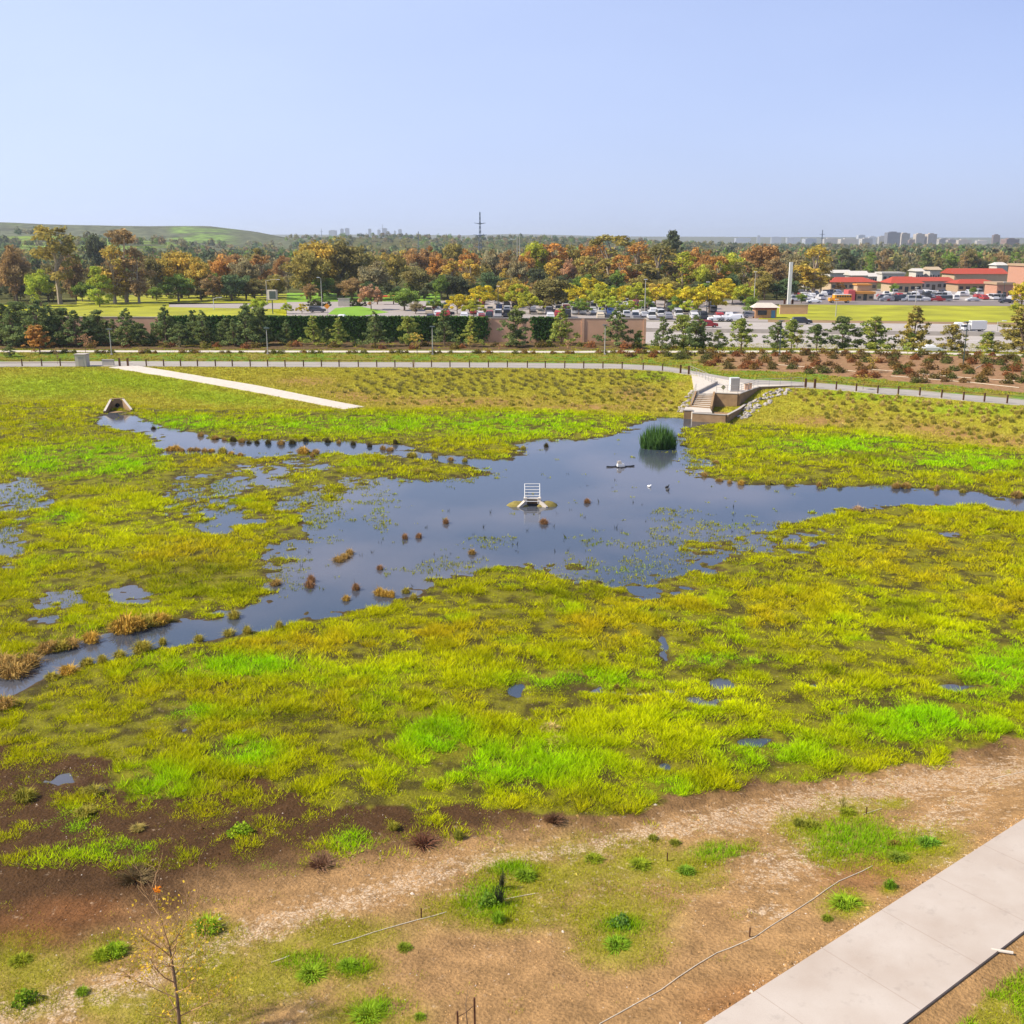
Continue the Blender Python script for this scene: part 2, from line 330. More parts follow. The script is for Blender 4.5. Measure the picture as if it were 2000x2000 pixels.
# blend at the foot of the far slope & along the near foot; small bumps
Hr += (fbm(GX * .8, GY * .8, 61, 3) - .5) * .10 * ((GY < Ff(GX)) | (GY < Tf(GX))) * (pathd(GX, GY) > .4) * (GY < Tf(GX) - .5) * (HB > WL + .04)
def height(x, y):
    x = np.asarray(x, float); y = np.asarray(y, float)
    h = samp(Hr, x, y)
    hn = height_raw(x, y, np.full(x.shape, WL + .1))
    ins = (x > LX0 + 1) & (x < LX1 - 1) & (y > LY0 + 1) & (y < LY1 - 1)
    h = np.where(ins, h, hn)
    # far relief
    far = np.where(y > 600, hills(x, y), 0)
    return h + far
def hills(x, y):
    px, _ = proj(x, y, 20.0 + 0 * x)
    z = np.zeros_like(x)
    # green hills on the left, 1.8-3.4 km away
    lim = np.interp(px, [-800, -300, 0, 90, 250, 410, 500, 560, 640], [38, 36, 33, 29, 27, 26, 15, 5, 0])
    r = np.exp(-((y - 2700) / 700) ** 2) * (lim / 2050 * 2700 + 20) * (px < 640)
    low = np.exp(-((y - 1500) / 330) ** 2) * np.interp(px, [-800, 0, 100, 250, 330, 420], [28, 27, 27, 22, 18, 0]) * (.9 + .2 * fbm(x * .004, y * .004, 7, 3))
    z = np.maximum(z, r * (.86 + .28 * fbm(x * .0016, y * .0025, 9, 4))); z = np.maximum(z, low)
    # wooded rise in the middle
    md = np.exp(-((y - 2300) / 600) ** 2) * np.interp(px, [380, 560, 700, 900, 1000, 1250, 1500, 2300], [0, 22, 26, 20, 22, 14, 4, 4])
    z = np.maximum(z, md * (.85 + .3 * fbm(x * .003, y * .003, 33, 3)))
    # far blue ridge
    fr = np.exp(-((y - 9500) / 900) ** 2) * np.interp(px, [-900, 800, 900, 1000, 1200, 2400], [70, 70, 62, 75, 55, 38]) * (.93 + .14 * fbm(x * .0006, y * .0006, 41, 3))
    return np.maximum(z, fr)
def hz(x, y): return float(height(np.array([x]), np.array([y]))[0])
def ground_at(px, py):
    """land point seen at photo pixel"""
    z = -1.0
    for _ in range(25):
        p = at(px, py, z); z += (hz(p[0], p[1]) - z) * .6
    return at(px, py, z)

# colour of the land -------------------------------------------------
HrM = np.maximum(Hr, WL)
PXg, PYg = proj(GX, GY, HrM)
def mixc(a, b, k): return a * (1 - k[..., None]) + np.array(b, float) * k[..., None]
LC = np.zeros(GX.shape + (3,)); LC[:] = (.150, .140, .010)                  # wet marsh soil
basin = (GY < Ff(GX)) & (GY > Nf(GX))
LC = mixc(LC, (.045, .033, .010), ss(.44, .60, fbm(GX * 1.4, GY * 1.4, 83, 3)) * .85); LC = mixc(LC, (.040, .030, .012), np.exp(-(d_open / .7) ** 2) * .9)
bank_f = ((GY >= Ff(GX) - .5) & (GY < Tf(GX)))
n_a = fbm(GX * .12, GY * .12, 71, 4); n_b = fbm(GX * .6, GY * .6, 73, 4); n_c = fbm(GX * 2.2, GY * 2.2, 79, 3)
# far banks: thin grass over orange brown soil
bk = ss(.20, .50, n_a * .5 + n_b * .5 + .08)
brownz = np.maximum(ell(0, 0, pts=[(700, 775, 90, 14, .12), (900, 785, 240, 12), (600, 745, 80, 12), (1150, 795, 150, 8), (1240, 770, 60, 20), (1600, 822, 90, 14), (1860, 845, 160, 16, .15), (1960, 862, 90, 14)]), 0)
c1 = mixc(np.broadcast_to(np.array((.27, .155, .055)), LC.shape), (.30, .29, .022), np.clip(bk * (1 - brownz * .95), 0, 1))
gz = ell(0, 0, pts=[(260, 745, 200, 22, .1), (420, 775, 140, 16, .1), (90, 755, 150, 28), (1700, 775, 130, 10, .08), (1900, 800, 120, 12), (1280, 735, 60, 12)])
c1 = mixc(c1, (.22, .32, .012), np.clip(gz * .85, 0, 1))
LC = np.where(bank_f[..., None], c1, LC)
# beyond the trail
bey = GY >= Tf(GX)
c2 = mixc(np.broadcast_to(np.array((.20, .17, .03)), LC.shape), (.12, .20, .02), ss(.4, .6, n_b))
t2 = T2f(GX)
LC = np.where(bey[..., None], c2, LC)
mul = bey * ss(0, 1, (GX - 25) / 14) * (GY < t2 - 3.2) * (GY > Tf(GX) + 8.5 + np.interp(GX, [20, 45, 80, 120], [6, 8.5, 5.0, 4.0]) + (n_b - .5) * 2)
LC = mixc(LC, (.26, .145, .08), np.clip(mul, 0, 1) * (.85 + .15 * n_c))
emb = bey * (GX < 26) * (GY > t2 + 3.5)
LC = mixc(LC, (.115, .075, .035), np.clip(emb * ss(.35, .5, n_b + .1), 0, 1))
# near bank
nearz = (GY <= Nf(GX) + .5)
fr_n = np.clip((Nf(GX) - GY) / 5, 0, 1)
muddy = np.array((.062, .032, .013)); tan = np.array((.275, .162, .068))
tone = ss(.35, .65, n_a * .6 + n_b * .4)
drycol = tan * (1 + (.16 * (n_b - .5) + .25 * (n_c - .5)))[..., None]
# wetness line in photo coordinates: brown -> tan
dl = PYg - np.interp(PXg, [-300, 0, 250, 450, 700, 1000, 1300, 1500, 1700, 2000, 2400], [1960, 1915, 1840, 1765, 1700, 1655, 1620, 1560, 1530, 1490, 1430])
dry = ss(-95, 10, dl + (n_b - .5) * 90)
cn = muddy[None, None] * (1 - dry[..., None]) + drycol * dry[..., None]
redz = ell(0, 0, pts=[(60, 1820, 110, 40), (1500, 1970, 160, 60), (1700, 1700, 100, 50), (150, 1780, 120, 30)])
cn = mixc(cn, (.20, .085, .03), np.clip(redz * .6, 0, 1))
LC = np.where((nearz | (d_g > 0) & (PYg > 1380))[..., None], cn, LC)
crustc = PYg - np.interp(PXg, [-200, 60, 250, 470, 720, 900, 1100, 1300, 1450, 1600, 1800, 2000, 2300], [2020, 1975, 1925, 1828, 1750, 1692, 1662, 1620, 1597, 1565, 1530, 1505, 1450])
CR = np.exp(-(crustc / np.interp(PXg, [0, 700, 1100, 1500, 2000], [45, 32, 18, 34, 34])) ** 2)
CR = np.maximum(CR, .8 * ell(0, 0, pts=[(1540, 1690, 130, 55, -.2), (1850, 1590, 110, 45, -.4), (1500, 1780, 60, 20)]))
CR = np.maximum(CR, .30 * nearz * ss(.45, .65, n_a) * dry)
CR = CR * (PYg > 1400) * ((d_g > .5) | nearz)
# thin lawn on the near bank
lawn = ell(0, 0, pts=[(616, 1850, 170, 45, -.18), (520, 1920, 110, 45, -.1), (420, 1890, 80, 60), (1060, 1712, 110, 42, -.1), (980, 1780, 150, 40, 0), (1200, 1790, 110, 55), (1400, 1660, 70, 22, -.15), (1280, 1690, 130, 22, -.2), (1670, 1640, 75, 42, -.02), (1760, 1645, 65, 22),
    (740, 1965, 80, 30), (1745, 1570, 40, 10), (1215, 1838, 90, 22), (330, 1975, 160, 50), (60, 1890, 90, 60), (200, 1960, 60, 30)])
lawn = np.maximum(lawn, ell(0, 0, pts=[(a, b, c * 2.4, c * 1.3) for a, b, c in ((953, 1768, 22), (1212, 1808, 30), (1205, 1848, 34), (1652, 1768, 20), (1738, 1738, 8), (1560, 1612, 20), (1590, 1618, 25), (1655, 1592, 25), (1815, 1655, 30), (1755, 1682, 26), (405, 1825, 28), (225, 1862, 28), (200, 1870, 24), (50, 1955, 30), (40, 1878, 30), (610, 1905, 36), (680, 1890, 30), (720, 1985, 44), (1025, 1715, 40), (1340, 1705, 30), (1250, 1692, 40), (1160, 1680, 40))])); lawn = np.maximum(lawn, 1.0 * ell(0, 0, pts=[(1670, 1642, 120, 48, .1), (1060, 1715, 130, 40, -.05)])); lawn = lawn * (PYg > 1500)
rightlawn = (pathd(GX, GY) < -3.65 - .9 * n_b) * 1.0
greenmap = np.maximum(lawn, rightlawn)
LC = mixc(LC, (.20, .20, .014), np.clip(greenmap * 1.0 * ss(.3, .6, n_b + .12), 0, 1) * .75)
LC = mixc(LC, (.07, .045, .02), np.clip((HB < WL + .02) * basin * 1.0, 0, 1))
LC = np.clip(LC, .005, 1)

# grass colour field (on basin)
def grass_colour(x, y):
    h = np.maximum(height(x, y), WL); px, py = proj(x, y, h)
    a = fbm(x * .10, y * .10, 101, 4); b = fbm(x * .45, y * .45, 103, 3)
    olive = np.array((.43, .44, .003)); gold = np.array((.52, .42, .008)); lime = np.array((.30, .62, .002)); dk = np.array((.18, .22, .006)); yel = np.array((.56, .64, .002))
    col = np.broadcast_to(olive, x.shape + (3,)).copy()
    lt = ell(0, 0, px, py, [(850, 1440, 90, 50), (300, 1530, 90, 40), (480, 1470, 70, 30), (1520, 1470, 130, 45), (1790, 1410, 170, 50), (1960, 1310, 90, 60), (1000, 1490, 220, 50), (360, 1390, 60, 18), (120, 1010, 40, 14), (200, 900, 120, 40), (700, 830, 260, 22), (1000, 830, 200, 25),
        (350, 830, 100, 20), (1880, 900, 170, 22), (1640, 870, 160, 20), (1130, 1330, 160, 20), (1400, 1290, 120, 14), (90, 900, 90, 30), (470, 1300, 160, 25), (1300, 1540, 60, 25), (230, 1660, 80, 30), (130, 1620, 60, 40), (510, 1700, 70, 25), (690, 1640, 50, 30), (1670, 1640, 90, 40), (400, 1830, 30, 30), (220, 1850, 50, 30)])
    yl = ell(0, 0, px, py, [(950, 1530, 300, 70), (1500, 1350, 300, 60), (1250, 1420, 200, 60), (1800, 1210, 200, 80), (1100, 840, 200, 30), (250, 1020, 150, 60), (700, 1300, 250, 50)])
    gd = ell(0, 0, px, py, [(1480, 1185, 190, 40), (1200, 1220, 130, 35), (900, 1240, 120, 35), (600, 1270, 150, 30), (400, 1080, 140, 40), (1820, 1100, 150, 60), (440, 905, 120, 14), (1950, 1180, 90, 30), (820, 840, 28, 8), (1300, 1180, 150, 25)])
    dkz = ell(0, 0, px, py, [(1500, 1310, 180, 12), (1760, 1190, 70, 20), (1680, 893, 70, 8), (100, 840, 40, 8), (380, 1130, 130, 40), (560, 1400, 100, 10), (740, 1430, 60, 12), (1100, 1160, 140, 14), (1870, 1330, 50, 8)])
    def mx_(c, t, k): k = np.clip(k, 0, 1)[..., None]; return c * (1 - k) + t * k
    col = mx_(col, yel, yl * .8 + ss(.5, .75, a) * .4)
    col = mx_(col, gold, gd * (.5 + .5 * b) + ss(.58, .75, b) * .45)
    col = mx_(col, lime, np.minimum(lt * (.5 + .8 * b), 1) * .95 + ss(.62, .8, fbm(x * .3, y * .3, 107, 3)) * .35)
    col = mx_(col, dk, dkz * .7 + ss(.6, .8, fbm(x * .8, y * .8, 111, 3)) * .5)
    return col * 1.12

# ------------------------------------------------------------------ wetland ground mesh
def ground_mesh():
    nr, nc = 1150, 980
    Dj = 14 * (216.5 / 14) ** np.linspace(0, 1, nr); s = np.linspace(-1, 1, nc)
    D_, S_ = np.meshgrid(Dj, s, indexing='ij'); X = S_ * (D_ * .56 + 8); Y = D_
    h = height(X.ravel(), Y.ravel()); V = np.stack([X.ravel(), Y.ravel(), h], 1)
    idx = np.arange(nr * nc).reshape(nr, nc)
    Fq = np.stack([idx[:-1, :-1], idx[:-1, 1:], idx[1:, 1:], idx[1:, :-1]], -1).reshape(-1, 4)
    cc = np.stack([samp(LC[..., k], X.ravel(), Y.ravel()) for k in range(3)] + [np.ones(nr * nc)], 1)
    m, t = mat('wetland_soil')
    b = N(t, 'ShaderNodeBsdfPrincipled'); o = N(t, 'ShaderNodeOutputMaterial'); t.links.new(b.outputs[0], o.inputs[0])
    b.inputs['Specular IOR Level'].default_value = .07
    a = N(t, 'ShaderNodeAttribute', attribute_name='col'); cr = N(t, 'ShaderNodeAttribute', attribute_name='crust'); we = N(t, 'ShaderNodeAttribute', attribute_name='damp')
    g = N(t, 'ShaderNodeNewGeometry')
    def noise(sc, det=6, typ='ShaderNodeTexNoise'):
        n = N(t, typ); n.inputs['Scale'].default_value = sc
        if 'Detail' in n.inputs: n.inputs['Detail'].default_value = det
        t.links.new(g.outputs['Position'], n.inputs['Vector']); return n
    n1 = noise(1.3); n2 = noise(9.0); n3 = noise(3.4, 12)
    ad = N(t, 'ShaderNodeMath', operation='ADD'); t.links.new(n1.outputs[0], ad.inputs[0]); t.links.new(n2.outputs[0], ad.inputs[1])
    r = N(t, 'ShaderNodeMapRange'); r.inputs[1].default_value = .65; r.inputs[2].default_value = 1.35; r.inputs[3].default_value = .62; r.inputs[4].default_value = 1.38
    t.links.new(ad.outputs[0], r.inputs[0])
    x = N(t, 'ShaderNodeMix', data_type='RGBA', blend_type='MULTIPLY'); x.inputs[0].default_value = 1
    t.links.new(a.outputs['Color'], x.inputs[6]); t.links.new(r.outputs[0], x.inputs[7])
    # pale salt crust broken by cracks
    vo = N(t, 'ShaderNodeTexVoronoi', feature='DISTANCE_TO_EDGE'); vo.inputs['Scale'].default_value = 5.5
    wv = N(t, 'ShaderNodeVectorMath', operation='MULTIPLY_ADD'); wv.inputs[1].default_value = (1.1, 1.1, 1.1); nw = noise(1.7, 4); t.links.new(nw.outputs['Color'], wv.inputs[0]); t.links.new(g.outputs['Position'], wv.inputs[2]); t.links.new(wv.outputs[0], vo.inputs['Vector'])
    vr = N(t, 'ShaderNodeMapRange'); vr.inputs[1].default_value = 0; vr.inputs[2].default_value = .25; t.links.new(vo.outputs['Distance'], vr.inputs[0])
    c_ = N(t, 'ShaderNodeMath', operation='MULTIPLY_ADD'); c_.inputs[1].default_value = 0.95
    t.links.new(cr.outputs['Fac'], c_.inputs[0])
    n3s = N(t, 'ShaderNodeMapRange'); n3s.inputs[1].default_value = .3; n3s.inputs[2].default_value = .7; n3s.inputs[3].default_value = -1.15; n3s.inputs[4].default_value = .15
    t.links.new(n3.outputs[0], n3s.inputs[0]); t.links.new(n3s.outputs[0], c_.inputs[2])
    cm = N(t, 'ShaderNodeMapRange'); cm.inputs[1].default_value = .0; cm.inputs[2].default_value = .35; t.links.new(c_.outputs[0], cm.inputs[0])
    cmm = N(t, 'ShaderNodeMath', operation='MULTIPLY'); t.links.new(cm.outputs[0], cmm.inputs[0]); t.links.new(vr.outputs[0], cmm.inputs[1])
    x2 = N(t, 'ShaderNodeMix', data_type='RGBA'); t.links.new(cmm.outputs[0], x2.inputs[0]); t.links.new(x.outputs[2], x2.inputs[6]); x2.inputs[7].default_value = (.46, .34, .22, 1)
    t.links.new(x2.outputs[2], b.inputs['Base Color'])
    rr = N(t, 'ShaderNodeMapRange'); rr.inputs[3].default_value = .95; rr.inputs[4].default_value = .7; t.links.new(we.outputs['Fac'], rr.inputs[0]); t.links.new(rr.outputs[0], b.inputs['Roughness'])
    bp = N(t, 'ShaderNodeBump'); bp.inputs['Strength'].default_value = .8; bp.inputs['Distance'].default_value = .10
    t.links.new(ad.outputs[0], bp.inputs['Height']); t.links.new(bp.outputs[0], b.inputs['Normal'])
    damp = ss(.30, .0, h - WL)
    me = npmesh('wetland_ground', V, Fq, m, {'col': ('POINT', 'FLOAT_COLOR', cc), 'crust': ('POINT', 'FLOAT', samp(CR, X.ravel(), Y.ravel())), 'damp': ('POINT', 'FLOAT', damp)}, True)
    return tag(link('wetland_ground', me), kind='structure')
ground_mesh()
def far_ground():
    nr, nc = 300, 360
    Dj = 215 * (14000 / 215) ** np.linspace(0, 1, nr); s = np.linspace(-1, 1, nc)
    D_, S_ = np.meshgrid(Dj, s, indexing='ij'); X = (S_ * D_ * .85).ravel(); Y = D_.ravel()
    h = height(X, Y) - .03
    px, py = proj(X, Y, h)
    n1 = fbm(X * .01, Y * .01, 5, 4); n2 = fbm(X * .05, Y * .05, 15, 3)
    col = np.zeros((len(X), 3)); col[:] = (.085, .085, .03)
    def mx_(c, t_, k): k = np.clip(k, 0, 1)[:, None]; return c * (1 - k) + np.array(t_) * k
    hill = (Y > 1150) & (px < 620)
    up_ = Y > 1950; gp = np.clip(ss(320, 350, px) * ss(480, 420, px) * ss(.42, .54, n1 + .04) + .5 * ss(60, 20, px) * ss(.5, .6, n1), 0, 1)
    hc = mx_(np.broadcast_to(np.array((.105, .115, .065)), col.shape), (.15, .23, .05), up_ * gp)
    hc = mx_(hc, (.17, .24, .05), (~up_) * ss(.36, .46, n1) * ss(370, 330, px)); hc = mx_(hc, (.07, .075, .045), ss(.55, .62, n2) * .8)
    col = np.where(hill[:, None], hc, col)
    col = mx_(col, (.30, .30, .02), ((Y < 345) & (px < 600)) * 1.0)
    V = np.stack([X, Y, h], 1); idx = np.arange(nr * nc).reshape(nr, nc)
    Fq = np.stack([idx[:-1, :-1], idx[:-1, 1:], idx[1:, 1:], idx[1:, :-1]], -1).reshape(-1, 4)
    m, t = mat('distant_land'); d = N(t, 'ShaderNodeBsdfDiffuse'); o = N(t, 'ShaderNodeOutputMaterial'); a = N(t, 'ShaderNodeAttribute', attribute_name='col')
    g = N(t, 'ShaderNodeNewGeometry'); n = N(t, 'ShaderNodeTexNoise'); n.inputs['Scale'].default_value = .06; n.inputs['Detail'].default_value = 8
    t.links.new(g.outputs['Position'], n.inputs[0]); r = N(t, 'ShaderNodeMapRange'); r.inputs[1].default_value = .35; r.inputs[2].default_value = .65; r.inputs[3].default_value = .55; r.inputs[4].default_value = 1.4
    t.links.new(n.outputs[0], r.inputs[0]); x = N(t, 'ShaderNodeMix', data_type='RGBA', blend_type='MULTIPLY'); x.inputs[0].default_value = 1
    t.links.new(a.outputs['Color'], x.inputs[6]); t.links.new(r.outputs[0], x.inputs[7]); t.links.new(x.outputs[2], d.inputs[0]); t.links.new(d.outputs[0], o.inputs[0])
    me = npmesh('terrain', V, Fq, m, {'col': ('POINT', 'FLOAT_COLOR', np.concatenate([col, np.ones((len(X), 1))], 1))}, True)
    tag(link('terrain', me), kind='structure')
far_ground()
# land to the sides and under the camera
mb = MB(); mb.box((0, -2, -3.6), (260, 36, .2)); tag(mb.build('lower_ground', solid('plain_soil', (.3, .2, .1), .95)), kind='structure')

# water
m, t = mat('pond_water'); b = N(t, 'ShaderNodeBsdfPrincipled'); o = N(t, 'ShaderNodeOutputMaterial'); t.links.new(b.outputs[0], o.inputs[0])
b.inputs['Base Color'].default_value = (.030, .045, .065, 1); b.inputs['Roughness'].default_value = .04; b.inputs['IOR'].default_value = 1.55
g = N(t, 'ShaderNodeNewGeometry'); n = N(t, 'ShaderNodeTexNoise'); n.inputs['Scale'].default_value = 5; n.inputs['Detail'].default_value = 4
t.links.new(g.outputs['Position'], n.inputs[0]); bp = N(t, 'ShaderNodeBump'); bp.inputs['Strength'].default_value = .12; bp.inputs['Distance'].default_value = .02
ns = N(t, 'ShaderNodeTexNoise'); ns.inputs['Scale'].default_value = .055; ns.inputs['Detail'].default_value = 4; t.links.new(g.outputs['Position'], ns.inputs[0]); rs = N(t, 'ShaderNodeMapRange'); rs.inputs[1].default_value = .42; rs.inputs[2].default_value = .62; t.links.new(ns.outputs[0], rs.inputs[0]); xs_ = N(t, 'ShaderNodeMix', data_type='RGBA'); t.links.new(rs.outputs[0], xs_.inputs[0]); xs_.inputs[6].default_value = (.030, .045, .065, 1); xs_.inputs[7].default_value = (.085, .085, .095, 1); t.links.new(xs_.outputs[2], b.inputs['Base Color'])
n2 = N(t, 'ShaderNodeTexNoise'); n2.inputs['Scale'].default_value = .12; n2.inputs['Detail'].default_value = 3; t.links.new(g.outputs['Position'], n2.inputs[0])
r = N(t, 'ShaderNodeMapRange'); r.inputs[1].default_value = .45; r.inputs[2].default_value = .62; r.inputs[3].default_value = .02; r.inputs[4].default_value = .5; t.links.new(n2.outputs[0], r.inputs[0]); t.links.new(r.outputs[0], bp.inputs['Strength'])
t.links.new(n.outputs[0], bp.inputs['Height']); t.links.new(bp.outputs[0], b.inputs['Normal'])
me = bpy.data.meshes.new('water'); me.from_pydata([(-115, 34, WL), (115, 34, WL), (115, 152, WL), (-115, 152, WL)], [], [(0, 1, 2, 3)]); me.materials.append(m)
tag(link('water', me), kind='structure')

# ------------------------------------------------------------------ paths and roads
def ribbon(name, left, right, off, matn, thick=.12, kind='structure', nseg=1):
    """slab between two rows of ground points (lists of (x,y)), draped on the land"""
    L = []; Rr = []
    for (a, b_) in ((left, L), (right, Rr)):
        a = np.array(a, float); d = np.r_[0, np.cumsum(np.hypot(*np.diff(a, axis=0).T))]
        tt = np.linspace(0, 1, nseg + 1); b_ += list(zip(np.interp(tt * d[-1], d, a[:, 0]), np.interp(tt * d[-1], d, a[:, 1])))
    V = []; Fs = []
    for i in range(nseg + 1):
        for p in (L[i], Rr[i]):
            z = off(p) if callable(off) else off
            V.append((p[0], p[1], z)); V.append((p[0], p[1], z - thick))
    for i in range(nseg):
        a = 4 * i; b_ = a + 4
        Fs += [(a, a + 2, b_ + 2, b_), (a + 1, b_ + 1, b_ + 3, a + 3), (a, b_, b_ + 1, a + 1), (a + 2, a + 3, b_ + 3, b_ + 2)]
    Fs += [(0, 1, 3, 2), (4 * nseg, 4 * nseg + 2, 4 * nseg + 3, 4 * nseg + 1)]
    o_ = MB().add(V, Fs).build(name, matn)
    return tag(o_, kind=kind) if kind else o_
# near concrete path with control joints
def near_path():
    m, t = mat('path_concrete'); b = N(t, 'ShaderNodeBsdfPrincipled'); o = N(t, 'ShaderNodeOutputMaterial'); t.links.new(b.outputs[0], o.inputs[0]); b.inputs['Roughness'].default_value = .9
    g = N(t, 'ShaderNodeNewGeometry')
    mp = N(t, 'ShaderNodeMapping'); mp.inputs['Rotation'].default_value = (0, 0, -math.atan2(PD[1], PD[0])); t.links.new(g.outputs['Position'], mp.inputs[0])
    sx = N(t, 'ShaderNodeSeparateXYZ'); t.links.new(mp.outputs[0], sx.inputs[0])
    md = N(t, 'ShaderNodeMath', operation='MODULO'); ad = N(t, 'ShaderNodeMath', operation='ADD'); ad.inputs[1].default_value = 101.1; t.links.new(sx.outputs['X'], ad.inputs[0]); t.links.new(ad.outputs[0], md.inputs[0]); md.inputs[1].default_value = 3.05
    lt = N(t, 'ShaderNodeMath', operation='LESS_THAN'); lt.inputs[1].default_value = .028; t.links.new(md.outputs[0], lt.inputs[0])
    n1 = N(t, 'ShaderNodeTexNoise'); n1.inputs['Scale'].default_value = .5; n1.inputs['Detail'].default_value = 8; t.links.new(g.outputs['Position'], n1.inputs[0])
    n2 = N(t, 'ShaderNodeTexNoise'); n2.inputs['Scale'].default_value = 30; n2.inputs['Detail'].default_value = 3; t.links.new(g.outputs['Position'], n2.inputs[0])
    cr = N(t, 'ShaderNodeValToRGB'); cr.color_ramp.elements[0].position = .3; cr.color_ramp.elements[0].color = (.37, .305, .245, 1); cr.color_ramp.elements[1].position = .7; cr.color_ramp.elements[1].color = (.45, .395, .335, 1)
    t.links.new(n1.outputs[0], cr.inputs[0])
    r = N(t, 'ShaderNodeMapRange'); r.inputs[3].default_value = .90; r.inputs[4].default_value = 1.10; t.links.new(n2.outputs[0], r.inputs[0])
    x = N(t, 'ShaderNodeMix', data_type='RGBA', blend_type='MULTIPLY'); x.inputs[0].default_value = 1; t.links.new(cr.outputs[0], x.inputs[6]); t.links.new(r.outputs[0], x.inputs[7])
    n4 = N(t, 'ShaderNodeTexNoise'); n4.inputs['Scale'].default_value = 1.7; n4.inputs['Detail'].default_value = 10; n4.inputs['Roughness'].default_value = .7; t.links.new(g.outputs['Position'], n4.inputs[0]); r4 = N(t, 'ShaderNodeMapRange'); r4.inputs[1].default_value = .56; r4.inputs[2].default_value = .74; r4.inputs[3].default_value = 1; r4.inputs[4].default_value = .80; t.links.new(n4.outputs[0], r4.inputs[0]); x4 = N(t, 'ShaderNodeMix', data_type='RGBA', blend_type='MULTIPLY'); x4.inputs[0].default_value = 1; t.links.new(x.outputs[2], x4.inputs[6]); t.links.new(r4.outputs[0], x4.inputs[7]); x = x4
    x2 = N(t, 'ShaderNodeMix', data_type='RGBA'); jf = N(t, 'ShaderNodeMath', operation='MULTIPLY'); jf.inputs[1].default_value = .45; t.links.new(lt.outputs[0], jf.inputs[0]); t.links.new(jf.outputs[0], x2.inputs[0]); t.links.new(x.outputs[2], x2.inputs[6]); x2.inputs[7].default_value = (.25, .18, .13, 1)
    t.links.new(x2.outputs[2], b.inputs['Base Color'])
    nrm = np.array([PD[1], -PD[0]]); a0 = P1 - PD * 45; a1 = P1 + PD * 60
    o_ = ribbon('concrete_path', [a0, a1], [a0 + nrm * 3.28, a1 + nrm * 3.28], ZP + .03, m, .14, nseg=12)
near_path()
# far trail (fence side) and upper trail
xs = np.linspace(-125, 42, 60)
trail_w = lambda x: float(np.interp(x, [-120, -60, 20, 40, 100], [7.2, 7.2, 7.0, 6.6, 6.2]))
xs = np.r_[np.linspace(-140, 120, 90)]
ribbon('trail', [(x, Tf(x) + trail_w(x)) for x in xs], [(x, float(Tf(x)) - .35) for x in xs], .012, M['trail'], .2, nseg=160)
ribbon('upper_trail', [(x, float(T2f(x)) + 1.5) for x in xs], [(x, float(T2f(x)) - 1.5) for x in xs], lambda p: hz(p[0], p[1]) + .05, M['palecon'], .15, nseg=160)
# ramp down the far bank
def gl(pts): return [ground_at(*p)[:2] for p in pts]
RAMP = gl([(212, 718), (385, 746), (500, 767), (580, 782), (672, 800), (712, 795), (603, 774), (500, 753), (385, 734), (259, 714)])
ribbon('ramp_path', gl([(259, 714), (385, 734), (500, 753), (603, 774), (712, 795)]), gl([(212, 718), (385, 746), (500, 767), (580, 782), (672, 800)]), lambda p: hz(*p) + .07, M['palecon'], .25, nseg=40)
# freeway
def fy0(x): return float(np.interp(x, [-300, 20, 50, 95, 300], [216, 209.5, 203.5, 195, 150]))
def fy1(x): return float(np.interp(x, [-300, 20, 65, 127, 400], [285, 273, 268, 260, 225]))
xs = np.linspace(-250, 330, 40)
ribbon('freeway', [(x, fy1(x)) for x in xs], [(x, fy0(x)) for x in xs], .05, M['freeway'], .1, nseg=60)
def lanes():
    mb = MB()
    for k, fr in enumerate((.04, .12, .19, .26, .33, .40, .46, .55, .62, .69, .76, .83, .90, .96)):
        for x in np.arange(-40, 200, 12):
            w = .16; ln = 12.0 if fr in (.04, .46, .55, .96) else 4.0
            p = [(x, fy0(x) + (fy1(x) - fy0(x)) * fr), (x + ln, fy0(x + ln) + (fy1(x + ln) - fy0(x + ln)) * fr)]
            mb.add([(p[0][0], p[0][1] - w, .058), (p[1][0], p[1][1] - w, .058), (p[1][0], p[1][1] + w, .058), (p[0][0], p[0][1] + w, .058)], [(0, 1, 2, 3)])
    tag(mb.build('lane_markings', M['line']), kind='structure')
lanes()
xs = np.linspace(-20, 260, 30)
mbp = [(x, fy0(x) + (fy1(x) - fy0(x)) * .505) for x in xs]
o_ = ribbon('median_barrier', [(a, b + .35) for a, b in mbp], [(a, b - .35) for a, b in mbp], .95, M['concrete'], .93, kind=None, nseg=30)
tag(o_, 'long low concrete barrier dividing the two sides of the freeway', 'barrier')
# parking lots, streets and lawns behind
def sheet(name, pts, z, matn, world=False):
    P = pts if world else [at(a, b, 0)[:2] for a, b in pts]
    me = bpy.data.meshes.new(name); me.from_pydata([(p[0], p[1], z) for p in P], [], [tuple(range(len(P)))]); me.materials.append(matn)
    return tag(link(name, me), kind='structure')
M['lawn'] = solid('field_grass', (0.274, 0.274, 0.009), .95, var=.35, scale=.09); M['lawn2'] = solid('lawn_grass', (.16, .30, .015), .95, var=.2, scale=.1)
M['dry'] = solid('dry_strip', (0.228, 0.144, 0.068), .95, var=.3, scale=.2)
sheet('lot_surface', [(560, 619), (1505, 629), (1505, 594), (1440, 586), (560, 588)], .02, M['asphalt'])
sheet('dry_strip', [(1500, 631), (2100, 638), (2100, 626), (1500, 622)], .03, M['dry'])
sheet('green_field', [(1480, 624), (2100, 632), (2100, 598), (1900, 597), (1525, 594)], .05, M['lawn'])
sheet('field', [(60, 622), (400, 622), (560, 620), (520, 603), (330, 597), (60, 598)], .02, M['lawn'])
sheet('lawn_island', [(640, 614), (700, 618), (760, 610), (700, 598), (655, 602)], .05, M['lawn2'])
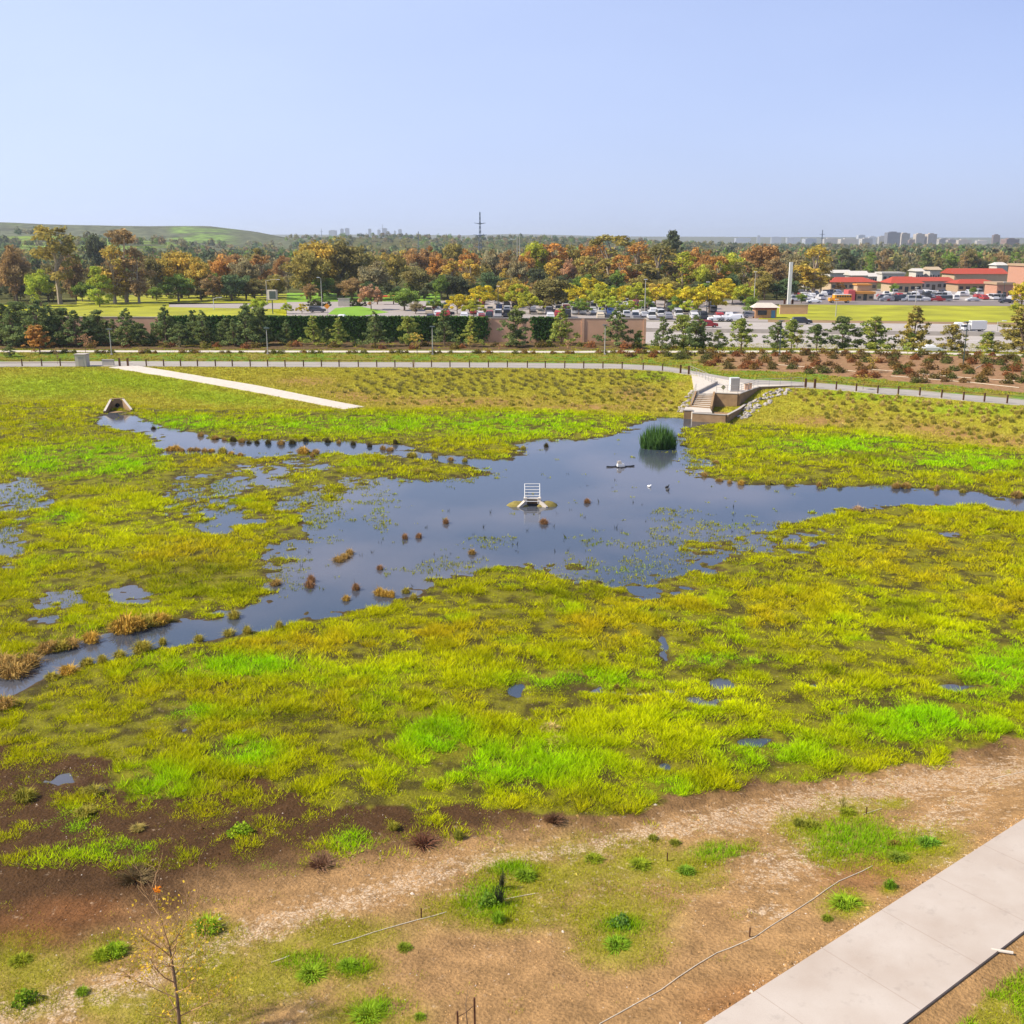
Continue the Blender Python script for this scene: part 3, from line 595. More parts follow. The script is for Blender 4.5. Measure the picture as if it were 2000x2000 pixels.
sheet('access_road', [(330, 600), (560, 604), (560, 592), (330, 592)], .05, M['asphalt'])
sheet('street', [(1430, 594), (2200, 600), (2200, 588), (1430, 587)], .08, M['street'])
sheet('retail_lot', [(1540, 587), (2200, 588), (2200, 560), (1560, 566)], .06, M['asphalt'])
sheet('park_lawn', [(560, 590), (860, 588), (860, 574), (560, 572)], .05, M['lawn2'])
sheet('park_meadow', [(150, 597), (560, 592), (560, 574), (150, 578)], .05, M['lawn'])

# ------------------------------------------------------------------ haze
m, t = mat('haze'); pv = N(t, 'ShaderNodeVolumePrincipled'); o = N(t, 'ShaderNodeOutputMaterial'); t.links.new(pv.outputs[0], o.inputs['Volume'])
pv.inputs['Color'].default_value = (.88, .95, 1, 1); pv.inputs['Density'].default_value = 0.000085; pv.inputs['Anisotropy'].default_value = .3
HAZE = True
if HAZE:
    mb = MB(); mb.box((0, 5450, 61), (26000, 11900, 130))
    tag(mb.build('haze', m), 'pale blue haze over the distant trees and city', 'haze', kind='stuff')

# ------------------------------------------------------------------ grass
def blades(px_, py_, h, wd, col, nper, rad, lean=.45, zoff=None, flop=None):
    """one triangle per blade around each tuft centre"""
    n = len(px_); K = nper
    cx = np.repeat(px_, K); cy = np.repeat(py_, K); hh = np.repeat(h, K) * rng.uniform(.55, 1.15, n * K); w = np.repeat(wd, K)
    rr = np.repeat(rad, K) * np.sqrt(rng.random(n * K)); a = rng.uniform(0, 6.283, n * K)
    bx = cx + rr * np.cos(a); by = cy + rr * np.sin(a)
    bz = (height(bx, by) if zoff is None else np.repeat(zoff, K)) - .04
    a2 = a + rng.normal(0, .9, n * K); ln = hh * np.abs(rng.normal(lean, .25, n * K))
    th = rng.uniform(0, 6.283, n * K); wx_, wy_ = np.cos(th) * w, np.sin(th) * w
    V = np.empty((n * K, 3, 3), np.float32)
    V[:, 0] = np.stack([bx - wx_, by - wy_, bz], 1); V[:, 1] = np.stack([bx + wx_, by + wy_, bz], 1)
    V[:, 2] = np.stack([bx + np.cos(a2) * ln, by + np.sin(a2) * ln, bz + hh * .95], 1)
    c = np.repeat(col, K, 0) * rng.uniform(.72, 1.28, (n * K, 1))
    dry = rng.random(n * K) < .10; c[dry] = c[dry] * .6 + np.array((.32, .23, .05)) * .4
    c = np.clip(c, .003, .9)
    return V.reshape(-1, 3), np.repeat(np.concatenate([c, np.ones((n * K, 1))], 1), 3, 0)
def grass_obj(name, parts, label, cat='grass'):
    V = np.concatenate([p[0] for p in parts]); c = np.concatenate([p[1] for p in parts])
    Fq = np.arange(len(V), dtype=np.int32).reshape(-1, 3)
    me = npmesh(name, V, Fq, M['grass'], {'col': ('POINT', 'FLOAT_COLOR', c)})
    return tag(link(name, me), label, cat, kind='stuff')
def scatter(n, D0, D1, wfac=.53, pad=3):
    """uniform per area within a wedge strip"""
    y = np.sqrt(rng.uniform(D0 * D0, D1 * D1, n)); x = rng.uniform(-1, 1, n) * (y * wfac + pad); return x, y
QF = 1.15
def marsh():
    parts = []
    for (D0, D1, dens, K) in ((34, 48, 62, 10), (48, 66, 44, 9), (66, 92, 24, 8), (92, 120, 11, 6), (120, 150, 8, 6)):
        area = .53 * (D1 ** 2 - D0 ** 2); n = int(area * dens * QF)
        x, y = scatter(n, D0, D1)
        T_, Fo = Tf(x), Ff(x)
        L_ = samp(Lr, x, y); dg = samp(d_g, x, y); il = samp(isl, x, y)
        n5 = fbm(x * .9, y * .9, 201, 3)
        keep = (y < Fo + 1.5) & (y > Nf(x) - 14) & (pathd(x, y) > 1.0)
        pg = np.clip((L_ - .02) / .22, 0, 1)
        edge = ss(.25, -.5, dg + (n5 - .5) * 1.2)
        isle = ss(.16, .42, il + (n5 - .5) * .6); ppx, ppy = proj(x, y, WL + 0 * x); isle = np.maximum(isle, ss(.40, .50, fbm(x * 1.3, y * 1.6, 219, 3)) * ell(0, 0, ppx, ppy, [(150, 1600, 330, 95, 0), (420, 1640, 420, 80, -.05), (60, 1760, 120, 50), (560, 1740, 140, 30)]) * (ppy > 1500))
        p = pg * np.maximum(edge, isle) * (1 - ss(.62, .74, fbm(x * .5, y * .5, 207, 3)) * .85) * (.12 + .88 * ss(.35, .48, fbm(x * 1.25, y * 1.25, 209, 2)))
        p = np.maximum(p, isle * (dg > 0) * .8)
        keep &= rng.random(n) < p
        x, y = x[keep], y[keep]; L_ = L_[keep]; il = il[keep]; dg = dg[keep]
        hm = fbm(x * .35, y * .35, 211, 3); h2 = fbm(x * 1.3, y * 1.3, 213, 2)
        h = (.10 + .34 * ss(.25, .75, hm) + .52 * (h2 - .45)) * np.clip(.55 + L_ * .5, .45, 1.15); h = np.clip(h, .06, .55) * np.interp(y, [35, 90], [.70, 1.0]) * np.where(dg > 0, .75, 1)
        D = y; wd = .003 + .00032 * D
        col = grass_colour(x, y) * (rng.uniform(.82, 1.18, (len(x), 1)) * (.62 + .75 * fbm(x * 2.3, y * 2.3, 217, 2))[:, None])
        parts.append(blades(x, y, h, wd, col, K, np.full(len(x), .12 + .0016 * D.mean() * 1), .75))
    grass_obj('marsh_grass', parts, 'yellow green marsh grass covering the wet basin around the water')
marsh()
def sprigs():
    # sparse shoots standing in shallow water
    x, y = scatter(90000, 52, 140)
    L_ = samp(Lr, x, y); px, py = proj(x, y, WL + 0 * x)
    z = ell(0, 0, px, py, [(600, 1000, 90, 70), (640, 950, 120, 40), (1400, 1060, 190, 50), (1200, 1120, 160, 30), (960, 1060, 60, 14), (860, 1110, 90, 18), (560, 1110, 50, 50), (900, 930, 80, 14), (1190, 1060, 60, 14), (400, 965, 130, 60), (1320, 1000, 60, 10), (1380, 895, 50, 40), (1600, 1030, 60, 14), (30, 1010, 80, 100), (130, 1180, 90, 40), (100, 1530, 90, 40), (740, 1010, 30, 50)])
    n5 = fbm(x * .7, y * .7, 221, 3)
    n6 = fbm(x * 1.6, y * 1.6, 223, 2); keep = (L_ < .1) & (rng.random(len(x)) < ss(.44, .98, z + (n5 - .5) * 1.8 + (n6 - .5) * .8)) & (y > Nf(x))
    x, y = x[keep], y[keep]; col = grass_colour(x, y) * .75
    V = blades(x, y, rng.uniform(.08, .26, len(x)), .012 + .00026 * y, col, 6, rng.uniform(.06, .26, len(x)), .5, zoff=np.full(len(x), WL))
    x2, y2 = scatter(900, 60, 125); px, py = proj(x2, y2, WL + 0 * x2)
    z = ell(0, 0, px, py, [(1200, 1020, 260, 60), (950, 1050, 250, 40), (1300, 1000, 150, 40), (700, 1080, 120, 50), (870, 1120, 100, 20)])
    k = (samp(Lr, x2, y2) < -.2) & (rng.random(900) < z); x2, y2 = x2[k], y2[k]
    V2 = blades(x2, y2, rng.uniform(.15, .5, len(x2)), np.full(len(x2), .022), np.tile(np.array((.03, .035, .02)), (len(x2), 1)), 4, rng.uniform(.03, .15, len(x2)), .2, zoff=np.full(len(x2), WL))
    grass_obj('water_shoots', [V, V2], 'thin dark shoots poking through the shallow pond water', 'reeds')
sprigs()
def bank_grass():
    parts = []
    # far banks
    for D0, D1, dens in ((100, 185, 13),):
        n = int(.53 * (D1 ** 2 - D0 ** 2) * dens * QF); x, y = scatter(n, D0, D1)
        g_ = samp(LC[..., 1], x, y) / (samp(LC[..., 0], x, y) + 1e-3)
        keep = (y > Ff(x) - .5) & (y < Tf(x) - .5) & (rng.random(n) < ss(.40, .85, g_)) & (sdf(x, y, RAMP) > .25)
        x, y = x[keep], y[keep]; g_ = g_[keep]
        k = ss(.9, 1.7, g_)[:, None]; col = np.array((.50, .43, .05)) * (1 - k) + np.array((.34, .52, .012)) * k
        col = col * rng.uniform(.8, 1.2, (len(x), 1)); h = .10 + .22 * fbm(x * .8, y * .8, 231, 2)
        parts.append(blades(x, y, h, .02 + .0003 * y, col, 5, np.full(len(x), .3), .5))
    # verges beyond the trail
    n = 60000; x, y = scatter(n, 140, 212, .56); g_ = samp(LC[..., 1], x, y) / (samp(LC[..., 0], x, y) + 1e-3)
    keep = (y > Tf(x) + 7.6) & (np.abs(y - T2f(x)) > 1.8) & (g_ > .75); x, y = x[keep], y[keep]
    col = np.array((.32, .30, .022)) * rng.uniform(.7, 1.3, (len(x), 1)); parts.append(blades(x, y, rng.uniform(.1, .35, len(x)), np.full(len(x), .08), col, 4, np.full(len(x), .35), .5))
    # near bank lawns and corner lawn
    for D0, D1, dens in ((20, 34, 170), (34, 50, 90)):
        n = int(.53 * (D1 ** 2 - D0 ** 2) * dens); x, y = scatter(n, D0, D1, .53, 4)
        lw = samp(greenmap, x, y); n5 = fbm(x * 1.1, y * 1.1, 241, 3)
        pd = pathd(x, y)
        p = ss(.06, .48, lw + (n5 - .5) * .7); keep = ((y < Nf(x) + 2) & (pd > .5) | (pd < -3.6)) & (rng.random(n) < p)
        x, y = x[keep], y[keep]; pd = pd[keep]; lw = lw[keep]
        px, py = proj(x, y, height(x, y)); br = np.maximum(ell(0, 0, px, py, [(1670, 1640, 110, 45), (1720, 1650, 90, 30), (1215, 1810, 50, 20), (1400, 1665, 60, 20), (950, 1760, 60, 40), (600, 1880, 60, 22), (690, 1890, 40, 20), (740, 1970, 60, 20), (1000, 1700, 50, 16)]), (pd < -3.6) * .8 * (n5[keep] > .42))
        col = np.array((.38, .38, .010)) * (1 - br[:, None]) + np.array((.24, .46, .006)) * br[:, None]
        h = (.06 + .10 * fbm(x * .9, y * .9, 243, 2)) * (1 + 1.5 * br)
        parts.append(blades(x, y, h, np.full(len(x), .012), col * rng.uniform(.8, 1.2, (len(x), 1)), 6, np.full(len(x), .12), .55))
    grass_obj('bank_grass', parts, 'short grass growing thinly over the dry banks around the marsh')
bank_grass()
def pebbles():
    # clods, dead stalks and pebbles on the near bank and mud
    n = 26000; x, y = scatter(n, 19, 50, .53, 4); dg = samp(d_g, x, y); pd = pathd(x, y)
    n5 = fbm(x * .7, y * .7, 251, 3)
    keep = (dg > -.3) & (pd > .1) & (rng.random(n) < ss(.35, .6, n5)); x, y = x[keep], y[keep]
    tt = rng.uniform(-12, 32, 2600); oo = np.abs(rng.normal(0, .28, 2600)) + .03; x = np.r_[x, P1[0] + PD[0] * tt - PD[1] * oo]; y = np.r_[y, P1[1] + PD[1] * tt + PD[0] * oo]
    z = height(x, y); s = rng.uniform(.010, .045, len(x)) * (1 + (rng.random(len(x)) < .03) * 1.5)
    c = np.stack([samp(LC[..., k], x, y) for k in range(3)], 1) * rng.uniform(.7, 1.9, (len(x), 1)); wh = rng.random(len(x)) < .08; c[wh] = (.5, .42, .34)
    base = np.array([(1, 0, 0), (0, 1, 0), (-1, 0, 0), (0, -1, 0), (0, 0, .8)]); th = rng.uniform(0, 6.28, len(x))
    V = np.empty((len(x), 5, 3))
    for i, bb in enumerate(base):
        q = bb * rng.uniform(.6, 1.2, (len(x), 1)) * s[:, None]
        V[:, i, 0] = x + q[:, 0] * np.cos(th) - q[:, 1] * np.sin(th) * .6; V[:, i, 1] = y + q[:, 0] * np.sin(th) + q[:, 1] * np.cos(th) * .6; V[:, i, 2] = z + q[:, 2]
    b0 = (np.arange(len(x)) * 5)[:, None, None]; Fq = (np.array([(0, 1, 4), (1, 2, 4), (2, 3, 4), (3, 0, 4)])[None] + b0).reshape(-1, 3)
    cc = np.repeat(np.concatenate([np.clip(c, 0, .9), np.ones((len(x), 1))], 1), 5, 0)
    me = npmesh('pebbles', V.reshape(-1, 3), Fq, M['grass'], {'col': ('POINT', 'FLOAT_COLOR', cc)})
    me.materials.clear(); m, t = mat('clods'); d = N(t, 'ShaderNodeBsdfDiffuse'); o = N(t, 'ShaderNodeOutputMaterial'); a = N(t, 'ShaderNodeAttribute', attribute_name='col'); t.links.new(a.outputs['Color'], d.inputs[0]); t.links.new(d.outputs[0], o.inputs[0]); me.materials.append(m)
    tag(link('pebbles', me), 'clods and pebbles scattered over the brown near bank', 'pebbles', kind='stuff')
pebbles()
# ------------------------------------------------------------------ foliage templates
def leaf_quads(cen, size, r_, flat=.0, up=.0):
    n = len(cen); a = r_.normal(0, 1, (n, 3)); a[:, 2] *= (1 - flat); a /= np.linalg.norm(a, axis=1)[:, None] + 1e-9
    b = r_.normal(0, 1, (n, 3)); b -= (b * a).sum(1)[:, None] * a; b /= np.linalg.norm(b, axis=1)[:, None] + 1e-9
    s = size * r_.uniform(.6, 1.3, n); s2 = s * r_.uniform(.45, .8, n)
    A = a * s[:, None]; B = b * s2[:, None]
    return np.stack([cen - A, cen + B * 1.0, cen + A, cen - B], 1).reshape(-1, 3)
def crown_mesh(name, kind, seed):
    """crown and trunk meshes of a 10 m tree"""
    r_ = np.random.default_rng(seed); blobs = []; tr = MB(); H = 10.0
    if kind == 'broad':
        for i in range(52):
            d = r_.normal(0, 1, 3); d /= np.linalg.norm(d); d[2] = abs(d[2]) if r_.random() < .5 else d[2]
            k = r_.uniform(.45, 1.0); blobs.append((d[0] * 3.7 * k + r_.normal(0, .35), d[1] * 3.7 * k + r_.normal(0, .35), 5.2 + d[2] * 4.1 * k, r_.uniform(.7, 1.5)))
        nl, ls, fl = 66, .25, .3
    elif kind == 'tall':
        for i in range(34):
            z = r_.uniform(1.4, 9.6); w = 2.1 * math.sin(min(1, (z - 1.2) / 8.6) * 2.7) ** .7 * r_.uniform(.3, 1.15); a = r_.uniform(0, 6.28)
            blobs.append((w * math.cos(a), w * math.sin(a), z, r_.uniform(.45, 1.0)))
        nl, ls, fl = 74, .22, 0
    elif kind == 'round':
        for i in range(46):
            a = r_.uniform(0, 6.28); u = r_.random() ** .5; k = 6.0 * u
            blobs.append((k * math.cos(a), k * math.sin(a), 2.6 + 6.6 * math.sqrt(max(0, 1 - u * u)) * r_.uniform(.35, 1.0), r_.uniform(.8, 1.3)))
        nl, ls, fl = 84, .27, .2
    elif kind == 'pine':
        for i in range(60):
            z = 1.0 + 8.8 * (i / 60) + r_.normal(0, .2); w = (10.3 - z) * .40 * r_.uniform(.35, 1.15) + .1; a = i * 2.4 + r_.normal(0, .3)
            blobs.append((w * math.cos(a), w * math.sin(a), z, (.35 + (10 - z) * .055) * r_.uniform(.7, 1.3)))
        nl, ls, fl = 84, .22, -.3
    elif kind == 'loose':
        for i in range(58):
            z = r_.uniform(.9, 9.6); w = 3.2 * (1 - ((z - 3.6) / 7.0) ** 2) * r_.uniform(.1, 1.1); a = r_.uniform(0, 6.28)
            blobs.append((w * math.cos(a), w * math.sin(a), z, r_.uniform(.45, 1.1)))
        nl, ls, fl = 84, .23, 0
    elif kind == 'sapling':
        for i in range(26):
            z = r_.uniform(3.5, 9.8); w = 2.6 * r_.uniform(.1, 1) * math.sin((z - 2.6) / 7.4 * 2.6); a = r_.uniform(0, 6.28)
            blobs.append((w * math.cos(a), w * math.sin(a), z, r_.uniform(.5, .9)))
        nl, ls, fl = 14, .26, 0
    V = []; ti = []; hu = []
    for (x, y, z, rr) in blobs:
        n = max(6, int(nl * (rr / .9) ** 1.6)); d = r_.normal(0, 1, (n, 3)); d /= np.linalg.norm(d, axis=1)[:, None]
        c = np.array((x, y, z)) + d * (rr * r_.random(n) ** .4)[:, None] * np.array((1, 1, .72))
        V.append(leaf_quads(c, ls, r_, fl)); b = r_.uniform(.72, 1.22); ti.append(np.repeat(b * r_.uniform(.7, 1.3, n), 4)); hu.append(np.repeat(np.clip(r_.random() * 1.1 + r_.normal(0, .15, n), 0, 1), 4))
    V = np.concatenate(V); Fq = np.arange(len(V), dtype=np.int32).reshape(-1, 4)
    cm = npmesh(name, V, Fq, M['leaf'], {'tint': ('POINT', 'FLOAT', np.concatenate(ti)), 'hue': ('POINT', 'FLOAT', np.concatenate(hu))})
    th = {'broad': 5, 'tall': 8.6, 'round': 5.2, 'pine': 9.4, 'loose': 8, 'sapling': 8.5}[kind]; r0 = {'broad': .30, 'tall': .26, 'round': .26, 'pine': .16, 'loose': .17, 'sapling': .10}[kind]
    pts = [(0, 0, -.3)] + [(r_.normal(0, .12) * z / 4, r_.normal(0, .12) * z / 4, z) for z in np.linspace(th * .25, th, 5)]
    tr.tube(pts, [r0, r0 * .85, r0 * .7, r0 * .55, r0 * .4, r0 * .2], 6)
    for (x, y, z, rr) in blobs[::4]:
        zz = max(.8, min(th * .9, z * .55)); q = Vector((0, 0, zz)); e = Vector((x, y, z)); mid = q.lerp(e, .5) + Vector((0, 0, -.2))
        tr.tube([q, mid, e], [r0 * .42, r0 * .28, r0 * .1], 4, False)
    return cm, tr.mesh('trunk', M['palebark'] if kind == 'tall' else M['bark'])
T_ = {}
for k_, nvar in (('broad', 4), ('tall', 4), ('round', 3), ('pine', 5), ('loose', 4), ('sapling', 3)):
    T_[k_] = [crown_mesh('crown', k_, 100 * len(T_) + i) for i in range(nvar)]
def tree(kind, x, y, h, w, color, label, group, name='tree', var=None, z=None, cat='tree'):
    """h: height, w: width relative to the template's own proportion"""
    v = T_[kind][random.randrange(len(T_[kind])) if var is None else var]
    z = hz(x, y) if z is None else z; s = h / 10
    t = empty(name, (x, y, z), random.uniform(0, 6.28), label, cat, group, sc=(s * w, s * w, s))
    link('crown', v[0], t, color=color); link('trunk', v[1], t, color=color)
    return t
ORD = 'first second third fourth fifth sixth seventh eighth ninth tenth eleventh twelfth thirteenth fourteenth fifteenth sixteenth seventeenth eighteenth nineteenth twentieth'.split()
def nth(i):
    if i < 20: return ORD[i]
    t_ = ['twenty', 'thirty', 'forty', 'fifty', 'sixty', 'seventy', 'eighty', 'ninety'][(i + 1) // 10 - 2]; u = (i + 1) % 10
    return {'twenty': 'twentieth', 'thirty': 'thirtieth', 'forty': 'fortieth', 'fifty': 'fiftieth', 'sixty': 'sixtieth', 'seventy': 'seventieth', 'eighty': 'eightieth', 'ninety': 'ninetieth'}[t_] if u == 0 else t_ + ' ' + ORD[u - 1]
# colours (leaf albedo)
G_ = dict(olive=(.17, .155, .035), dkolive=(.10, .095, .035), dark=(.045, .060, .032), gold=(.36, .24, .030), orange=(.40, .16, .022), rust=(.25, .105, .030), brown=(.19, .11, .05), lime=(.26, .34, .03), yellow=(.42, .36, .015), ygreen=(.27, .32, .015), green=(.10, .17, .03), grey=(.15, .14, .07), pinkt=(.38, .21, .11), pine=(.060, .085, .035), pinel=(.10, .135, .035), teal=(.07, .11, .05))
G_.update(orange=(.27, .155, .045), rust=(.20, .125, .05), ygreen=(.22, .25, .03), lime=(.22, .28, .035), pinkt=(.27, .17, .10), olive=(.175, .16, .045), brown=(.19, .14, .065), gold=(.27, .215, .045), dkolive=(.125, .12, .045), dark=(.06, .075, .04), green=(.11, .17, .035), grey=(.165, .155, .085), pine=(.09, .125, .045), pinel=(.16, .20, .045), yellow=(.31, .28, .025))
G_ = {k: tuple(min(.9, c * 1.8) for c in v) for k, v in G_.items()}

# ------------------------------------------------------------------ trees of the park behind the sound wall (photo x, distance, photo y of the top, kind, width factor, colour, label)
front = [
 (34, 362, 475, 'broad', .8, 'brown', 'rust brown tree at the far left edge behind the pines'),
 (80, 335, 524, 'broad', .9, 'lime', 'small bright lime tree between two tall trees at far left'),
 (118, 348, 441, 'tall', 1.25, 'olive', 'tallest olive eucalyptus on the left, spire top against the hills'),
 (150, 366, 500, 'broad', .75, 'brown', 'dull brown tree at the right foot of the tallest left eucalyptus'),
 (190, 520, 452, 'broad', .6, 'dark', 'dark tall tree seen in front of the green hills'),
 (195, 332, 519, 'loose', .9, 'lime', 'wispy yellow green tree standing by the yellow meadow'),
 (225, 350, 478, 'tall', 1.3, 'gold', 'golden brown tree left of the bare topped one'),
 (248, 356, 446, 'tall', 1.2, 'brown', 'tall rusty tree with sparse bare top above the meadow'),
 (272, 352, 482, 'tall', 1.1, 'brown', 'rusty brown tree right of the bare topped tree'),
 (298, 380, 498, 'broad', .75, 'dkolive', 'dull olive tree at the end of the rusty row'),
 (355, 384, 485, 'broad', 1.05, 'gold', 'wide golden tree with green patches on the left'),
 (392, 372, 500, 'broad', .8, 'gold', 'golden orange tree leaning on the wide golden one'),
 (437, 400, 491, 'broad', .8, 'orange', 'orange topped tree left of the grey green tree'),
 (420, 370, 530, 'broad', .8, 'green', 'low green tree beneath the orange topped tree'),
 (481, 385, 498, 'broad', .9, 'grey', 'grey green tree behind the sloping access road'),
 (512, 400, 496, 'tall', 1.4, 'rust', 'mixed rust tree above the white backed sign'),
 (540, 372, 532, 'broad', .8, 'olive', 'low olive tree right behind the roadside sign'),
 (600, 375, 482, 'broad', 1.0, 'olive', 'lighter olive gold tree at the left of the big dark pair'),
 (625, 395, 465, 'broad', 1.0, 'gold', 'large golden olive tree in the park'),
 (664, 400, 456, 'broad', 1.15, 'dkolive', 'largest dark olive tree rising above the park'),
 (700, 410, 478, 'broad', .8, 'olive', 'olive tree on the right shoulder of the largest dark one'),
 (733, 375, 508, 'broad', 1.2, 'grey', 'rounded grey olive tree behind the pinkish tree'),
 (775, 400, 492, 'broad', .8, 'olive', 'olive brown tree between two rounded grey trees'),
 (818, 378, 516, 'broad', 1.2, 'dkolive', 'rounded dark olive tree above the small green tree'),
 (805, 500, 480, 'broad', .9, 'rust', 'rust coloured tree at the back left of centre'),
 (838, 510, 478, 'broad', .8, 'rust', 'second rust tree just left of the bright orange one'),
 (857, 430, 493, 'broad', .7, 'orange', 'bright orange tree with round top left of the pylon'),
 (883, 415, 508, 'tall', 1.4, 'gold', 'amber tree directly right of the bright orange one'),
 (885, 540, 470, 'broad', .7, 'olive', 'far olive tree in front of the blue ridge'),
 (914, 500, 484, 'broad', .8, 'orange', 'rusty orange dome below the steel pylon'),
 (918, 395, 505, 'tall', 1.4, 'gold', 'yellow amber tree below the rusty dome'),
 (862, 372, 535, 'broad', .8, 'green', 'low green tree beneath the orange trees'),
 (953, 372, 528, 'broad', 1.0, 'teal', 'bluish green tree left of the yellow row'),
 (960, 480, 484, 'broad', .8, 'grey', 'greyish bare tree right of the pylon'),
 (992, 470, 486, 'broad', .7, 'brown', 'brown twiggy tree at the middle of the skyline'),
 (1010, 420, 500, 'broad', .8, 'grey', 'pale grey tree behind the central yellow trees'),
 (1041, 450, 467, 'broad', .75, 'ygreen', 'yellow green tree standing above the orange row'),
 (1028, 440, 488, 'broad', .6, 'orange', 'small orange crown at the left of the orange row'),
 (1075, 455, 475, 'tall', 1.5, 'orange', 'orange red tree at the start of the orange row'),
 (1083, 425, 504, 'tall', 1.5, 'gold', 'yellow tree in front of the first orange red tree'),
 (1114, 460, 476, 'broad', .7, 'olive', 'olive brown tree among the orange row'),
 (1112, 420, 503, 'broad', .65, 'pinkt', 'pinkish bare tree among the orange row'),
 (1137, 470, 474, 'broad', .7, 'orange', 'wide orange tree in the middle of the row'),
 (1160, 455, 474, 'tall', 1.8, 'orange', 'orange tree beside the dark topped tree'),
 (1145, 420, 500, 'tall', 1.6, 'olive', 'olive gold tree before the orange trees'),
 (1189, 440, 458, 'tall', 1.7, 'olive', 'tall olive tree with an umbrella shaped tip'),
 (1213, 420, 497, 'tall', 1.2, 'orange', 'narrow orange tree right of the umbrella tipped one'),
 (1242, 430, 472, 'tall', 1.8, 'orange', 'brightest orange tree of the whole row'),
 (1262, 445, 486, 'broad', .6, 'gold', 'golden crown between orange tree and grey spire'),
 (1283, 400, 474, 'tall', 2.0, 'dkolive', 'tall grey olive tree in front of the dark conifer'),
 (1313, 560, 447, 'loose', .75, 'dark', 'dark conifer rising highest over the right centre'),
 (1310, 430, 490, 'tall', 1.6, 'gold', 'gold tree right of the grey olive spire'),
 (1333, 420, 490, 'tall', 1.5, 'ygreen', 'yellow green tree on the way to the rust dome'),
 (1354, 440, 480, 'broad', .7, 'orange', 'orange dome among gold trees right of centre'),
 (1382, 430, 486, 'broad', .8, 'rust', 'rust brown tree right of the orange dome'),
 (1368, 395, 512, 'broad', .6, 'ygreen', 'yellowish small tree under the rust brown tree'),
 (1400, 415, 500, 'tall', 1.3, 'orange', 'orange red tree just above the yellow lot trees'),
 (1424, 420, 488, 'broad', .8, 'ygreen', 'two toned yellow green tree right of the orange ones'),
 (1450, 400, 510, 'tall', 1.4, 'dkolive', 'dark olive tree behind the tall lot lamp'),
 (1486, 430, 472, 'broad', 1.1, 'rust', 'large rust brown dome left of the white pillar'),
 (1510, 410, 500, 'broad', .8, 'brown', 'dark brown tree just left of the white pillar'),
 (1480, 385, 520, 'tall', 1.4, 'olive', 'olive leaning tree in front of the rust dome'),
 (1555, 420, 492, 'broad', .8, 'grey', 'grey brown tree right behind the white pillar'),
 (1588, 405, 478, 'tall', 1.7, 'gold', 'tall gold tipped tree at the edge of the shops'),
 (1602, 430, 490, 'tall', 1.3, 'olive', 'slim olive tree beside the gold tipped one')]
for (px, D, ty, k, w, c, lb) in front:
    tree(k, xat(px, D), D, topz(ty, D), w, G_[c], lb, 'trees of the park behind the sound wall')
lot = [(725, 318, 553, 'round', .7, 'pinkt', 'pinkish tan tree on the near side of the lot'), (790, 315, 560, 'broad', 1.25, 'green', 'round green tree at the left of the lot'), (812, 300, 588, 'broad', 1.1, 'grey', 'small grey green shrubby tree before the lot'),
 (893, 300, 573, 'round', .9, 'yellow', 'small yellow tree at the left end of the yellow row'), (945, 320, 555, 'round', 1.0, 'yellow', 'flat topped yellow tree second in the row'), (1000, 342, 540, 'round', .9, 'gold', 'orange yellow tree behind the dark lot tree'), (1012, 322, 552, 'round', .8, 'ygreen', 'yellow green tree touching the dark lot tree'),
 (1075, 312, 541, 'broad', 1.3, 'dkolive', 'large dark grey green tree standing in the lot'), (1062, 318, 560, 'broad', 1.0, 'dkolive', 'left lobe of dark foliage beside the large dark tree'), (1150, 322, 540, 'round', .85, 'yellow', 'bright yellow tree right of the dark lot tree'), (1175, 312, 552, 'round', .9, 'ygreen', 'yellow green tree leaning right beside the bright yellow one'),
 (1190, 298, 577, 'round', 1.0, 'lime', 'low lime tree among the parked cars'), (1243, 328, 549, 'round', .85, 'ygreen', 'yellow green tree behind the tall lamp in the lot'), (1262, 305, 580, 'round', .8, 'green', 'small green tree by the tall lamp in the lot'), (1298, 328, 552, 'round', .9, 'yellow', 'golden yellow tree right of the tall lamp'), (1320, 302, 576, 'broad', .9, 'green', 'green tree overhanging parked cars right of centre'),
 (1362, 300, 553, 'round', 1.0, 'yellow', 'widest yellow tree of the lot'), (1385, 306, 556, 'round', .8, 'yellow', 'yellow tree joined to the widest one'), (1410, 345, 541, 'round', .9, 'yellow', 'yellow tree standing behind the widest one'), (1455, 338, 553, 'round', .9, 'ygreen', 'yellow green tree at the right end of the row'), (1464, 296, 577, 'broad', .8, 'green', 'green tree at the lot corner by the kiosk'),
 (560, 300, 590, 'round', .8, 'lime', 'lime tree hanging over the wall near the sign'), (590, 300, 592, 'round', .8, 'yellow', 'yellow green spreading tree right of the sign'), (505, 292, 580, 'broad', 1.1, 'lime', 'bright green bushy tree left of the sign'), (480, 296, 592, 'broad', .9, 'green', 'green bush topped tree behind the wall'), (1985, 300, 590, 'broad', 1.2, 'ygreen', 'big yellow green tree cut by the right edge'), (1995, 330, 548, 'broad', .9, 'yellow', 'yellow tree at the right edge by the salmon building'),
 (1565, 350, 571, 'broad', .9, 'green', 'dark green low tree right of the white pillar'), (1450, 345, 575, 'broad', .8, 'green', 'green tree tucked behind the lamp at the lot corner'), (1745, 410, 552, 'broad', .8, 'green', 'small green tree before the arched shop'), (1900, 405, 560, 'broad', 1.0, 'green', 'low green tree between the right hand cars'), (1640, 430, 550, 'round', .7, 'orange', 'orange tree before the long red roof')]
for (px, D, ty, k, w, c, lb) in lot:
    tree(k, xat(px, D), D, topz(ty, D), w * 1.22, G_[c], lb, 'trees in and around the parking lots')
